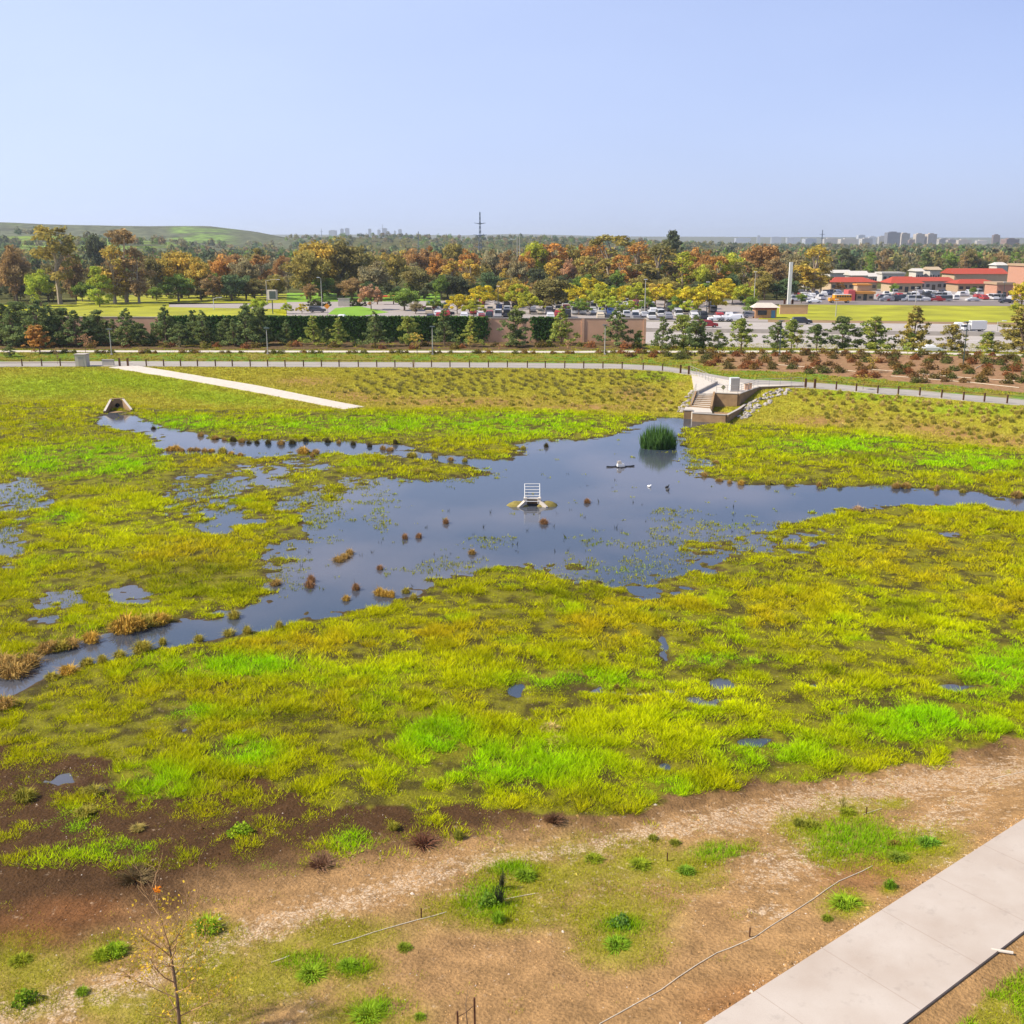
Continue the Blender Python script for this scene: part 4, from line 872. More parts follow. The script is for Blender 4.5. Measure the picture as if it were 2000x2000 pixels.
for i, (px, D, ty, c) in enumerate(((850, 305, 585, 'green'), (925, 292, 588, 'ygreen'), (1035, 300, 575, 'ygreen'), (1110, 330, 556, 'yellow'), (1130, 295, 585, 'green'), (1215, 335, 560, 'yellow'), (1228, 300, 590, 'lime'), (1280, 345, 556, 'gold'), (1340, 335, 560, 'ygreen'), (1345, 296, 588, 'lime'), (1430, 350, 556, 'yellow'), (985, 330, 565, 'gold'))):
    tree('round', xat(px, D), D, topz(ty - 4, D), 1.2, G_[c], 'smaller tree filling the gaps between the larger trees of the parking lot', 'smaller trees between the lot trees')
# second ranks: fills the wood back to half a kilometre
def fillers():
    n = 0
    rows = [(385, 10, 60), (470, 26, 90), (560, 40, 100)]
    pal = ['brown', 'olive', 'dkolive', 'grey', 'gold', 'rust', 'dark', 'olive', 'dkolive', 'green', 'brown']
    for D0, cnt, dd in ((400, 34, 40), (470, 44, 50), (550, 52, 60)):
        for i in range(cnt):
            px = -60 + 2120 * (i + random.uniform(-.3, .3)) / cnt; D = D0 + random.uniform(0, dd)
            if px > 1600 and D < 640: continue
            ty = {400: 512, 470: 500, 550: 489}[D0] + random.uniform(-8, 14)
            if px < 330: ty += 8
            c = random.choice(pal)
            tree(random.choice(['broad', 'broad', 'tall', 'loose']), xat(px, D), D, max(5, topz(ty, D)), random.uniform(.8, 1.2), G_[c], 'tree in the dense wood behind the park', 'trees of the dense wood behind the park')
    for i in range(74):                                                     # undergrowth of the wood
        px = -40 + 1600 * i / 74 + random.uniform(-8, 8); D = random.uniform(362, 398); ty = random.uniform(532, 562)
        if (165 < px < 225 or 560 < px < 640) and random.random() < .8: continue
        tree('broad', xat(px, D), D, topz(ty, D), random.uniform(1.0, 1.5), G_[random.choice(['dkolive', 'green', 'olive', 'dark', 'brown', 'teal'])], 'low bushy tree under the tall trees of the park', 'low trees under the tall park trees')
    for i in range(54):                                                     # behind the shops on the right
        px = 1590 + 430 * i / 54 + random.uniform(-8, 8); D = random.uniform(620, 760); ty = random.uniform(484, 508)
        tree(random.choice(['broad', 'tall', 'loose']), xat(px, D), D, max(5, topz(ty, D)), random.uniform(.8, 1.1), G_[random.choice(['dark', 'brown', 'dkolive', 'green', 'grey', 'pine'])], 'tree rising behind the red roofed shops', 'trees rising behind the shops')
fillers()
def far_wood():
    r_ = np.random.default_rng(5); Vs = []; Cs = []
    pal = np.array([G_['dkolive'], G_['dark'], G_['olive'], G_['green'], G_['grey'], G_['brown'], G_['teal'], G_['pine']]) * .8
    tpl = []
    for i in range(6):
        n = 70; d = r_.normal(0, 1, (n, 3)); d /= np.linalg.norm(d, axis=1)[:, None]; d[:, 2] = np.abs(d[:, 2])
        k = r_.uniform(.5, 1, n)[:, None]; c = d * k * np.array((4.2, 4.2, 6.5)) + (0, 0, 3.0); tpl.append(leaf_quads(c, 1.15, r_))
    n = 9000; y = np.sqrt(r_.uniform(600 ** 2, 3600 ** 2, n)); y[:3200] = r_.uniform(600, 1300, 3200); x = r_.uniform(-.56, .56, n) * y
    px, py = proj(x, y, 0 * x); z = height(x, y)
    den = np.where(y > 1000, fbm(x * .006, y * .006, 301, 3), .9)
    hillm = (px < 560) & (y > 1050)
    keep = (den > np.where(hillm, np.where(y > 1900, 2.0, .56), .40)) & ~((px > 1590) & (y < 760)); x, y, z = x[keep], y[keep], z[keep]
    for i in range(len(x)):
        s = r_.uniform(.7, 1.4); q = tpl[i % 6] * np.array((s * r_.uniform(.8, 1.3), s, s * r_.uniform(.75, 1.25))) * (1.0 if y[i] < 2500 else .9)
        Vs.append(q + np.array((x[i], y[i], z[i] - .5))); c = pal[r_.integers(len(pal))] * r_.uniform(.7, 1.3); cc = c * r_.uniform(.7, 1.35, (70, 1)); Cs.append(np.repeat(cc, 4, 0))
    V = np.concatenate(Vs); c = np.concatenate(Cs); c = np.concatenate([c, np.ones((len(c), 1))], 1)
    me = npmesh('distant_wood', V, np.arange(len(V), dtype=np.int32).reshape(-1, 4), M['grass'], {'col': ('POINT', 'FLOAT_COLOR', c)})
    tag(link('distant_wood', me), 'distant wood stretching from the park to the horizon', 'wood', kind='stuff')
far_wood()

# ------------------------------------------------------------------ sound wall, ivy, young pines, embankment plants
def wall_y(x): return float(np.interp(x, [-140, 26], [214.5, 208.5]))
def sound_wall():
    t = empty('sound_wall', (-55, 211, .8), label='long tan masonry sound wall partly covered with dark ivy', cat='wall')
    t.location = (0, 0, 0)
    a, b = (-125, wall_y(-125)), (xat(1261, 207, 3), 208.6)
    def P(f): return (a[0] + (b[0] - a[0]) * f, a[1] + (b[1] - a[1]) * f)
    zt = topz(621, 210.5)
    L_ = math.hypot(b[0] - a[0], b[1] - a[1]); ang = math.atan2(b[1] - a[1], b[0] - a[0]); m0 = P(.5)
    MB().box((m0[0], m0[1], zt / 2 - .5), (L_, .3, zt + 1), ang).build('wall_panel', M['block'], t)
    MB().box((m0[0], m0[1], zt + .06), (L_, .42, .14), ang).build('coping', M['concrete'], t)
    for i in range(0, 26): p = P(i / 25); MB().box((p[0], p[1] - .06, zt / 2 - .5), (.5, .42, zt + .98), ang).build('pilaster', M['block'], t)
    # ivy: dense hanging leaf sheet between photo x 340..990 with ragged ends
    r_ = np.random.default_rng(9); V = []; ti = []
    n = 60000; f = r_.random(n); z = r_.random(n) ** .8 * (zt + .35 - .8) + .8
    X = a[0] + (b[0] - a[0]) * f; Y = a[1] + (b[1] - a[1]) * f; px, py = proj(X, Y, z)
    cov = np.interp(px, [300, 345, 400, 440, 700, 900, 935, 960, 1035, 1045, 1075, 1090], [0, .7, .5, 1, 1, 1, .85, 0, 0, .7, .7, 0]) * ss(.0, .6, .75 + (z / zt - .6) * .8 * (np.abs(px - 1060) < 40) + 0 * px)
    k = r_.random(n) < cov * ss(.25, .5, fbm(X * .6, z * .6, 401, 3) + .2 + .15 * (z / zt)); X, Y, z = X[k], Y[k], z[k]
    c = np.stack([X, Y - .25 - r_.random(len(X)) * .35, z], 1); V = leaf_quads(c, .30, r_)
    ti = np.repeat(r_.uniform(.6, 1.35, len(X)), 4)
    me = npmesh('ivy', V, np.arange(len(V), dtype=np.int32).reshape(-1, 4), M['leaf'], {'tint': ('POINT', 'FLOAT', ti), 'hue': ('POINT', 'FLOAT', ti * 0)})
    o = link('ivy', me, t, color=(.08, .16, .035)); o['label'] = 'dark green ivy hanging over the wall'
sound_wall()
pn = [(-30, 585, 1.2), (8, 590, 1.2), (28, 600, 1), (45, 588, 1.1), (75, 583, 1.2), (98, 592, 1), (122, 600, .9), (150, 604, 1), (172, 615, .9), (195, 605, 1), (222, 622, .9), (250, 602, 1), (278, 632, .9), (300, 640, .8), (325, 597, 1), (352, 632, 1), (380, 604, .9), (398, 606, .9), (432, 640, .8), (458, 622, .9), (482, 594, 1), (510, 600, .9), (560, 625, .8), (613, 616, 1), (640, 640, .8), (662, 620, 1), (733, 608, .95), (798, 617, .9), (868, 604, 1), (920, 617, .9), (1008, 604, 1), (1096, 600, .95), (1205, 600, 1.1), (1249, 645, .9)]
for i, (px, ty, w) in enumerate(pn):
    D = 203 + random.uniform(-3.0, 2.5); x = xat(px, D, .8); z = hz(x, D)
    dens = 'pine' if i % 3 else 'loose'
    tree(dens, x, D, topz(ty, D) - z, w * 1.35, G_['pine'] if px < 560 else (G_['pinel'] if i % 2 else G_['pine']), f'{nth(i)} young pine from the left in front of the sound wall', 'young pines along the sound wall', 'pine_tree')
for i in range(16):                                                          # shade trees at the far left bank
    px = -60 + i * 34 + random.uniform(-10, 10); D = 207 + random.uniform(-2, 2); x = xat(px, D, .8); z = hz(x, D)
    tree('loose', x, D, topz(random.uniform(618, 640), D) - z, 1.3, G_['pine'], 'dark young pine in the dense clump against the left part of the wall', 'dense young pines against the left of the wall', 'pine_tree')
fw = [(1294, 617, 'pine', .85, 'pine'), (1335, 614, 'loose', 1.05, 'pinel'), (1358, 615, 'loose', .9, 'pine'), (1373, 650, 'loose', .8, 'green'), (1402, 644, 'loose', 1.1, 'pinel'), (1447, 620, 'loose', 1.0, 'pinel'), (1518, 628, 'loose', 1.0, 'pine'), (1545, 622, 'loose', .85, 'pinel'), (1556, 645, 'sapling', 1.2, 'olive'), (1594, 632, 'loose', 1.1, 'pine'), (1645, 617, 'loose', 1.05, 'pine'), (1707, 617, 'loose', 1.15, 'pinel'),
 (1783, 596, 'pine', 1.05, 'olive'), (1778, 650, 'loose', .9, 'green'), (1857, 633, 'loose', 1.15, 'olive'), (1927, 648, 'loose', 1.15, 'pinel'), (1992, 598, 'pine', 1.5, 'olive'), (2010, 620, 'loose', 1.2, 'olive')]
for i, (px, ty, k, w, c) in enumerate(fw):
    D = float(T2f(xat(px, 185))) + random.uniform(4.5, 8); x = xat(px, D, 1); z = hz(x, D)
    tree(k, x, D, topz(ty, D) - z, w * 1.35, G_[c], f'{nth(i)} young tree from the left on the verge in front of the freeway', 'young trees in front of the freeway', 'young_tree')
sap = [(78, 633, 189, 'orange', 1.5, 'loose', 'small amber leaved tree beside the upper trail at far left'), (20, 672, 185, 'pine', 1.3, 'loose', 'dark green bush at the left edge by the trails'), (168, 645, 188, 'pinkt', 1.3, 'sapling', 'sparse reddish sapling behind the white enclosure'), (185, 660, 189, 'rust', 1.2, 'sapling', 'low rusty sapling right of the white enclosure'), (350, 665, 190, 'grey', 1, 'sapling', 'thin greyish sapling above the ramp'),
 (395, 668, 191, 'olive', 1, 'sapling', 'thin olive sapling behind the fence above the ramp'), (815, 650, 187, 'gold', 1.5, 'sapling', 'amber sapling spreading over the upper trail left of centre'), (918, 655, 189, 'gold', 1.2, 'sapling', 'gold sapling beside the upper trail at centre left'), (975, 668, 190, 'pinkt', 1.4, 'sapling', 'pale reddish sapling right of the gold one'), (1110, 665, 190, 'pinkt', 1.4, 'sapling', 'rosy sapling in front of the plain wall section'),
 (1253, 685, 176, 'brown', .8, 'sapling', 'thin bare sapling at the start of the mulch slope'), (1702, 688, 160, 'gold', 1.2, 'sapling', 'slender yellowish sapling on the mulch slope'), (1770, 668, 172, 'lime', 1.1, 'sapling', 'lime sapling just below the upper trail at right'), (1686, 725, 145, 'gold', 1.6, 'sapling', 'small umbrella shaped sapling by the fence at right'), (1920, 672, 166, 'ygreen', 1, 'sapling', 'sapling beside the upper trail near the right edge'), (1915, 690, 160, 'olive', .8, 'sapling', 'bare sapling among the mulch shrubs at right'),
 (808, 702, 168, 'brown', .9, 'sapling', 'staked bare sapling on the clumped bank left of centre'), (112, 678, 176, 'brown', .8, 'sapling', 'thin bare sapling left of the white enclosure'), (1548, 700, 172, 'brown', .8, 'sapling', 'leafless stick like sapling at the top of the mulch')]
for (px, ty, D, c, w, k, lb) in sap:
    x = xat(px, D, .5); z = hz(x, D); tree(k, x, D, max(1.5, topz(ty, D) - z), w, G_[c], lb, None, 'sapling')

def bush_mesh(seed, n=260, ls=.12, rad=.75, hgt=.75):
    r_ = np.random.default_rng(seed); d = r_.normal(0, 1, (n, 3)); d /= np.linalg.norm(d, axis=1)[:, None]; d[:, 2] = np.abs(d[:, 2])
    c = d * (r_.random(n) ** .35)[:, None] * np.array((rad, rad, hgt)) * (1 + .25 * np.sin(3 * np.arctan2(d[:, 1], d[:, 0]) + seed))[:, None]
    V = leaf_quads(c, ls, r_); ti = np.repeat(r_.uniform(.6, 1.4, n), 4); hu = np.repeat(r_.random(n), 4)
    return npmesh('foliage', V, np.arange(len(V), dtype=np.int32).reshape(-1, 4), M['leaf'], {'tint': ('POINT', 'FLOAT', ti), 'hue': ('POINT', 'FLOAT', hu)})
BU = [bush_mesh(i) for i in range(5)]
def mulch():
    k = 0
    for row in range(9):
        for i in range(54):
            x = 20 + i * 2.5 + (row % 2) * 1.25 + random.uniform(-.9, .9); t = T2f(x) - 2.8 - row * 3.4 + random.uniform(-.5, .5) + random.uniform(-.3, .3); y = float(t)
            if y < Tf(x) + 8.6 + float(np.interp(x, [20, 45, 80, 120], [6, 8.5, 4.5, 3.0])): continue
            px, py = proj(x, y, hz(x, y))
            if px > 2015 or k >= 290: continue
            if random.random() < .08: continue
            z = hz(x, y); s = random.uniform(.85, 1.25)
            c = random.choice([(.10, .085, .03), (.13, .085, .035), (.085, .10, .03), (.15, .10, .03), (.17, .075, .03)])
            c = tuple(v * 1.25 for v in c)
            o = link('shrub', BU[k % 5], loc=(x, y, z), rot=(0, 0, random.uniform(0, 6)), sc=(s * 1.25, s * 1.1, s * 1.0), color=c)
            tag(o, 'low dark shrub planted in rows on the bare mulch slope', 'shrub', 'shrubs planted in rows on the mulch slope'); k += 1
    for i in range(75):                                                     # along the upper trail and foot of the embankment
        px = 110 + (1330 - 110) * i / 75 + random.uniform(-6, 6); near = i % 5 < 3; D = float(T2f(xat(px, 190))) + (-2.6 + random.uniform(-.5, .3) if near else random.uniform(5, 11)); x = xat(px, D, .5); s = random.uniform(.7, 1.1) * (1 if near else 1.5)
        c = random.choice([(.14, .12, .03), (.20, .13, .035), (.12, .13, .03)] if near else [(.26, .12, .05), (.20, .10, .05), (.17, .14, .04), (.14, .15, .03)])
        o = link('shrub', BU[i % 5], loc=(x, D, hz(x, D)), rot=(0, 0, random.uniform(0, 6)), sc=(s, s, s * .9), color=c)
        if near: tag(o, 'knee high shrub edging the front of the upper trail', 'shrub', 'shrubs edging the upper trail')
        else: tag(o, 'reddish brown shrub on the embankment below the pines', 'shrub', 'shrubs on the embankment below the pines')
mulch()
hose_i = 0
def hose(name, px_pts, r, label, mat_='hose', lift=.02):
    pts = []
    g = [ground_at(*p) for p in px_pts]
    for a, b in zip(g[:-1], g[1:]):
        n = max(3, int(math.hypot(b[0] - a[0], b[1] - a[1]) / .8))
        for k in range(n): f = k / n; x = a[0] + (b[0] - a[0]) * f; y = a[1] + (b[1] - a[1]) * f; pts.append((x + .02 * math.sin(x * 2.1), y + .02 * math.sin(x * 1.3 + 1), hz(x, y) + lift))
    pts.append((g[-1][0], g[-1][1], hz(g[-1][0], g[-1][1]) + lift))
    return tag(MB().tube(pts, r, 5).build(name, M[mat_]), label, 'hose')
hose('irrigation_hose', [(1172, 2000), (1290, 1935), (1400, 1862), (1475, 1830), (1560, 1775), (1640, 1722), (1704, 1692)], .013, 'long pale drip hose running beside the concrete path')
hose('irrigation_hose', [(650, 1846), (700, 1832), (790, 1805), (872, 1782)], .013, 'thin pale drip hose below the salt crust left of centre')
hose('irrigation_hose', [(985, 1758), (1045, 1746)], .013, 'short pale hose stretch in the yellow grass')
hose('irrigation_hose', [(1686, 1592), (1722, 1580)], .013, 'short pale hose end above the bright green patch')
hose('irrigation_hose', [(1940, 1522), (2010, 1505)], .013, 'pale hose stretch at the right edge of the dirt bank')
hose('irrigation_hose', [(530, 1880), (565, 1868)], .02, 'short pale hose stretch near the young foreground tree')
for q, lb in (([(1520, 713), (1640, 723), (1700, 729)], 'pale hose along the lower left of the mulch slope'), ([(1740, 735), (1900, 748), (1990, 758)], 'pale hose along the lower right of the mulch slope'), ([(1700, 722), (1880, 738), (1990, 745)], 'pale hose across the middle of the mulch slope'), ([(1905, 720), (1930, 708)], 'short pale hose stepping up the mulch at right')):
    hose('irrigation_hose', q, .045, lb, lift=.06)

# ------------------------------------------------------------------ grass tussocks
def tuss_mesh(seed, n=300, arch=1.0, hgt=.75, rad=.55, wd=.014):
    r_ = np.random.default_rng(seed); a = r_.uniform(0, 6.283, n); br = r_.random(n) ** .5 * .16; f_ = r_.random(n) ** .55; wild_ = np.where(r_.random(n) < .16, r_.uniform(1.1, 1.6, n), 1); out = rad * f_; h = hgt * np.sqrt(np.clip(1 - f_ ** 2 * .92, .05, 1)) * r_.uniform(.75, 1.1, n)
    V = np.empty((n, 5, 3)); ca, sa = np.cos(a), np.sin(a); wx, wy = -sa * wd, ca * wd
    b = np.stack([ca * br, sa * br, np.full(n, -.05)], 1); br = br + out * .45; b[:, 0] = ca * br; b[:, 1] = sa * br; mid = np.stack([ca * out * .85, sa * out * .85, h * .85], 1); tip = np.stack([ca * out * 1.15 * wild_, sa * out * 1.15 * wild_, h * r_.uniform(.6, 1.15, n) * wild_], 1)
    w = np.stack([wx, wy, wx * 0], 1)
    V[:, 0] = b - w; V[:, 1] = b + w; V[:, 2] = mid + w; V[:, 3] = mid - w; V[:, 4] = tip
    ti = np.repeat(r_.uniform(.55, 1.45, n), 5); hu = np.repeat(r_.random(n), 5)
    i0 = np.arange(n)[:, None] * 5; F3 = np.concatenate([i0 + np.array((0, 1, 2)), i0 + np.array((0, 2, 3)), i0 + np.array((3, 2, 4))])
    return npmesh('tussock', V.reshape(-1, 3), F3, M['leaf'], {'tint': ('POINT', 'FLOAT', ti), 'hue': ('POINT', 'FLOAT', hu)})
TU = [tuss_mesh(i) for i in range(4)]; TUN = [tuss_mesh(20 + i, 220, .8, .8, .45, .02) for i in range(3)]
tl = [ # px, py (foot), radius px, colour, group
 (25, 1318, 26, 'b'), (55, 1300, 20, 'b'), (5, 1302, 22, 'b'), (95, 1272, 18, 'b'), (118, 1268, 16, 'g'), (140, 1262, 16, 'b'), (178, 1252, 18, 'o'), (245, 1232, 24, 'o'), (268, 1226, 22, 'o'), (290, 1220, 20, 'g'), (312, 1218, 18, 'o'), (457, 1206, 13, 'g'), (388, 1252, 12, 'g'), (448, 1240, 11, 'g'), (483, 1238, 8, 'g'), (318, 1258, 8, 'g'), (278, 1272, 16, 'g'), (234, 1282, 11, 'g'), (200, 1296, 10, 'g'), (170, 1298, 12, 'g'), (134, 1316, 16, 'o'), (102, 1328, 12, 'g'), (8, 1385, 20, 'b'), (545, 1228, 8, 'g'),
 (539, 1142, 11, 'b'), (604, 1146, 11, 'r'), (608, 1136, 8, 'r'), (660, 1096, 11, 'b'), (672, 1090, 10, 'b'), (683, 1082, 9, 'b'), (742, 1112, 7, 'r'), (695, 1152, 7, 'r'), (676, 1172, 9, 'o'), (742, 1162, 12, 'o'), (755, 1164, 10, 'o'), (765, 1166, 8, 'o'), (793, 1158, 7, 'g'), (808, 1174, 8, 'g'), (791, 1052, 7, 'r'), (818, 1050, 7, 'r'), (871, 1022, 6, 'r'), (922, 1082, 7, 'b'), (1062, 1023, 8, 'r'), (1147, 982, 7, 'r'),
 (762, 880, 8, 'b'), (748, 878, 7, 'b'), (805, 892, 9, 'g'), (814, 926, 8, 'g'), (833, 925, 8, 'g'), (1067, 873, 5, 'd'), (334, 880, 9, 'o'), (345, 880, 9, 'o'), (356, 883, 6, 'b'), (372, 880, 7, 'b'), (384, 880, 7, 'b'), (413, 882, 6, 'o'), (435, 887, 9, 'g'), (392, 852, 7, 'b'), (420, 858, 7, 'b'), (502, 866, 6, 'd'), (524, 867, 7, 'd'), (549, 868, 8, 'b'), (571, 867, 7, 'd'), (597, 862, 6, 'd'), (592, 886, 13, 'o'), (617, 886, 7, 'b'), (772, 868, 5, 'd'),
 (1405, 940, 7, 'b'), (1447, 947, 8, 'o'), (1539, 946, 8, 'g'), (1750, 953, 9, 'b'), (1770, 953, 9, 'b'), (1986, 972, 10, 'b'), (1675, 998, 10, 'w'), (1398, 905, 6, 'b'), (1690, 905, 5, 'g'), (300, 838, 5, 'd'), (640, 864, 5, 'd'), (662, 866, 5, 'b'), (690, 869, 5, 'd'), (722, 873, 5, 'd'), (850, 893, 6, 'g'), (880, 899, 6, 'b'), (908, 902, 6, 'g'), (455, 862, 6, 'd'), (472, 864, 6, 'b'), (486, 866, 6, 'd'), (438, 860, 6, 'b'), (1022, 878, 5, 'g'), (400, 884, 6, 'b'), (452, 890, 6, 'o'), (470, 892, 6, 'b'), (610, 892, 6, 'b'), (1375, 930, 6, 'b'), (1425, 944, 5, 'b'), (1500, 947, 6, 'g'), (1600, 950, 6, 'b'), (1640, 952, 5, 'g'), (1830, 958, 6, 'b'), (1880, 962, 6, 'g')]
TC = {'b': (.38, .27, .09), 'o': (.50, .35, .07), 'g': (.38, .35, .06), 'r': (.30, .18, .09), 'd': (.09, .08, .03), 'w': (.45, .33, .20)}
nmn = {'b': 'brown', 'o': 'golden', 'g': 'olive', 'r': 'reddish brown', 'd': 'dark', 'w': 'bleached'}
regs = {'low': [], 'mid': [], 'up': [], 'right': []}
for e in tl: regs['right' if e[0] > 1380 else 'up' if e[1] < 930 else 'low' if (e[0] < 560 and e[1] > 1190) else 'mid'].append(e)
rn = {'low': 'along the channel at lower left', 'mid': 'standing in the open pond', 'up': 'along the narrow upper channel', 'right': 'on the far right bank of the pond'}
for key, L_ in regs.items():
    cnt = {}
    for i, (px, py, r, c) in enumerate(sorted(L_)):
        x, y, _ = at(px, py, WL); z = max(hz(x, y), WL - .05); d = y * cs - (z - CAMZ) * sn_; R_ = r / F * d * 1.45
        cnt[c] = cnt.get(c, 0) + 1
        o = link('grass_tussock', TU[i % 4], loc=(x, y, z), rot=(0, 0, random.uniform(0, 6)), sc=(R_ / .6 * random.uniform(.8, 1.25), R_ / .6 * random.uniform(.8, 1.2), max(.5, R_ * .9) / .75 * random.uniform(.75, 1.15)), color=TC[c])
        tag(o, f'{nth(cnt[c] - 1)} {nmn[c]} tussock from the left {rn[key]}', 'grass tussock', 'tussocks ' + rn[key])
def bank_clumps():
    cand = []
    for i in range(46):
        for j in range(24):
            for side in (0, 1):
                x0, x1 = ((-26, 24), (39, 90))[side]
                x = x0 + (x1 - x0) * i / 46 + random.uniform(-.5, .5); u = .10 + .84 * j / 24 + random.uniform(-.02, .02); y = float(Ff(x) + (Tf(x) - Ff(x)) * u)
                px, py = proj(x, y, hz(x, y))
                d = .75 if side else float(np.interp(px, [640, 720, 800, 1320], [.15, .35, .8, .8]))
                if side and (px < 1530 and u < .45): d *= .3
                if u < .25: d *= .6
                if px > 2010 or random.random() > d * .55: continue
                cand.append((y, x, side, px, py))
    cand.sort(); V = []
    r_ = random.Random(3); keep = set(r_.sample(range(len(cand)), min(290, len(cand)))) if len(cand) > 300 else set(range(len(cand)))
    keep = set(range(min(290, len(cand))))
    rest = []
    for k, (y, x, side, px, py) in enumerate(cand):
        z = hz(x, y); s = random.uniform(.55, 1.0)
        if k in keep:
            c = random.choice([(.50, .45, .10), (.42, .40, .08), (.58, .50, .17), (.36, .37, .07)])
            o = link('bunch_grass', TUN[k % 3], loc=(x, y, z), rot=(0, 0, random.uniform(0, 6)), sc=(s, s, s * .75), color=c); o['kind'] = 'thing'
            tag(o, ('bunch grass clump on the right hand bank below the fence', 'bunch grass clump on the centre bank between fence and marsh')[1 - side], 'bunch grass', ('clumps on the right hand bank', 'clumps on the centre bank')[1 - side])
        else: rest.append((x, y, s))
    if rest:
        a = np.array(rest)
        Vc = blades(a[:, 0], a[:, 1], .75 * a[:, 2], np.full(len(a), .03), np.tile((.24, .22, .06), (len(a), 1)), 60, np.full(len(a), .18), .6)
        grass_obj('bunch_grass_mass', [Vc], 'remaining small bunch grass clumps further up the bank', 'bunch grass')
bank_clumps()
# clumps of the near bank
nb = [(953, 1768, 22, .45, (.10, .24, .03), 'leafy green weed left of the dark stalks on the dirt bank', 'b'), (973, 1800, 14, .7, (.16, .34, .02), 'upright bright green grass clump on the dirt bank', 't'), (1212, 1808, 22, .35, (.06, .20, .05), 'dark green thistle with pale veins on the dirt bank', 'b'), (1205, 1848, 28, .3, (.12, .28, .02), 'wide green grass clump below the thistle', 't'), (1652, 1768, 30, .4, (.17, .32, .02), 'round green tuft close to the concrete path', 't'),
 (1738, 1734, 13, .55, (.10, .26, .02), 'small pointed weed near the concrete path', 't'), (1615, 1796, 12, .25, (.13, .20, .02), 'tiny flat weed left of the concrete path', 't'), (790, 1853, 16, .25, (.12, .20, .02), 'small lone green tuft on the bare dirt', 't'), (1560, 1612, 13, .5, (.12, .14, .03), 'dark tuft at the left tip of the bright green patch', 't'), (1585, 1615, 18, .35, (.16, .19, .03), 'olive tuft beside the left tip of the green patch', 't'), (1655, 1590, 18, .35, (.17, .22, .02), 'olive tuft at the upper edge of the green patch', 't'),
 (1815, 1650, 24, .4, (.09, .26, .03), 'arching dark green tuft right of the green patch', 't'), (1755, 1678, 22, .35, (.12, .20, .03), 'drooping tuft below the dry spot of the green patch', 't'), (1748, 1652, 16, .3, (.16, .09, .04), 'dead brown tuft inside the green patch', 't'), (895, 1638, 11, .7, (.18, .20, .04), 'upright olive tuft on the mud edge', 't'), (768, 1618, 12, .45, (.24, .24, .04), 'small pale tuft on the dark mud', 't'), (405, 1818, 26, .8, (.18, .32, .02), 'bright leaning green clump behind the young tree', 't'), (225, 1862, 24, .6, (.17, .32, .02), 'large bright green clump on the lower left mud', 't'),
 (200, 1870, 20, .5, (.20, .30, .02), 'yellow green clump left of the large bright one', 't'), (160, 1940, 14, .3, (.13, .26, .02), 'tiny green clump at lower left', 't'), (50, 1955, 26, .35, (.11, .24, .02), 'dark leafy weed near the lower left corner', 'b'), (40, 1878, 22, .3, (.17, .22, .02), 'low olive weed near the left edge', 't'), (610, 1905, 30, .3, (.14, .28, .02), 'green tuft in the thin lawn at lower left', 't'), (680, 1890, 22, .35, (.13, .28, .02), 'green tuft at the right end of the thin lawn', 't'), (720, 1985, 34, .3, (.15, .30, .02), 'bright tuft at the bottom edge left of the stakes', 't'),
 (820, 1988, 12, .2, (.13, .26, .02), 'small tuft at the bottom edge beside the stakes', 't'), (1025, 1715, 22, .5, (.13, .26, .02), 'green tuft at the top of the yellow lawn', 't'), (1340, 1705, 18, .45, (.12, .28, .03), 'green weed at the right end of the grass strip', 't'), (1250, 1692, 22, .35, (.17, .25, .02), 'olive green tuft in the middle of the grass strip', 't'), (1160, 1680, 20, .3, (.18, .26, .02), 'yellowish tuft on the upper grass strip', 't'), (1318, 1648, 12, .3, (.15, .18, .03), 'dark tuft on the salt crust', 't'), (1275, 1640, 11, .35, (.17, .20, .03), 'tuft left of the dark one on the salt crust', 't'),
 (470, 1625, 26, .3, (.20, .36, .02), 'flat bright leaved weed in the mud', 'b'), (48, 1560, 22, .8, (.20, .19, .04), 'brownish green tussock in the dark pool at left', 't'), (182, 1550, 22, .6, (.22, .20, .05), 'olive tussock right of the dark pool', 't'), (165, 1590, 22, .45, (.24, .22, .05), 'pale olive tussock below the dark pool', 't'), (270, 1620, 14, .35, (.30, .24, .10), 'straw coloured tuft on the mud', 't'), (1075, 1425, 20, .5, (.50, .40, .20), 'pale straw tussock amid the bright marsh', 't'), (1090, 1450, 22, .4, (.42, .38, .10), 'flattened straw tussock just below the pale one', 't'), (1205, 1348, 9, .6, (.14, .08, .04), 'dark brown tuft amid the marsh', 't')]
BW = [bush_mesh(40 + i, 240, .075, .5, .4) for i in range(3)]
for i, (px, py, r, h, c, lb, k) in enumerate(nb):
    x, y, z = ground_at(px, py); d = y * cs - (z - CAMZ) * sn_; R_ = r / F * d; c = tuple(v * 1.15 * .7 + q_ * .3 for v, q_ in zip(c, (.24, .27, .02)))
    if k == 't': o = link('grass_clump', TU[i % 4], loc=(x, y, z), rot=(0, 0, i), sc=(R_ / .50, R_ / .50, h / 1.25), color=tuple(v * 1.25 for v in c)); o['kind'] = 'thing'
    else: o = link('weed', BW[i % 3], loc=(x, y, z), rot=(0, 0, i), sc=(R_ / .5, R_ / .5, h / .42), color=c)
    tag(o, lb, 'grass clump' if k == 't' else 'weed')
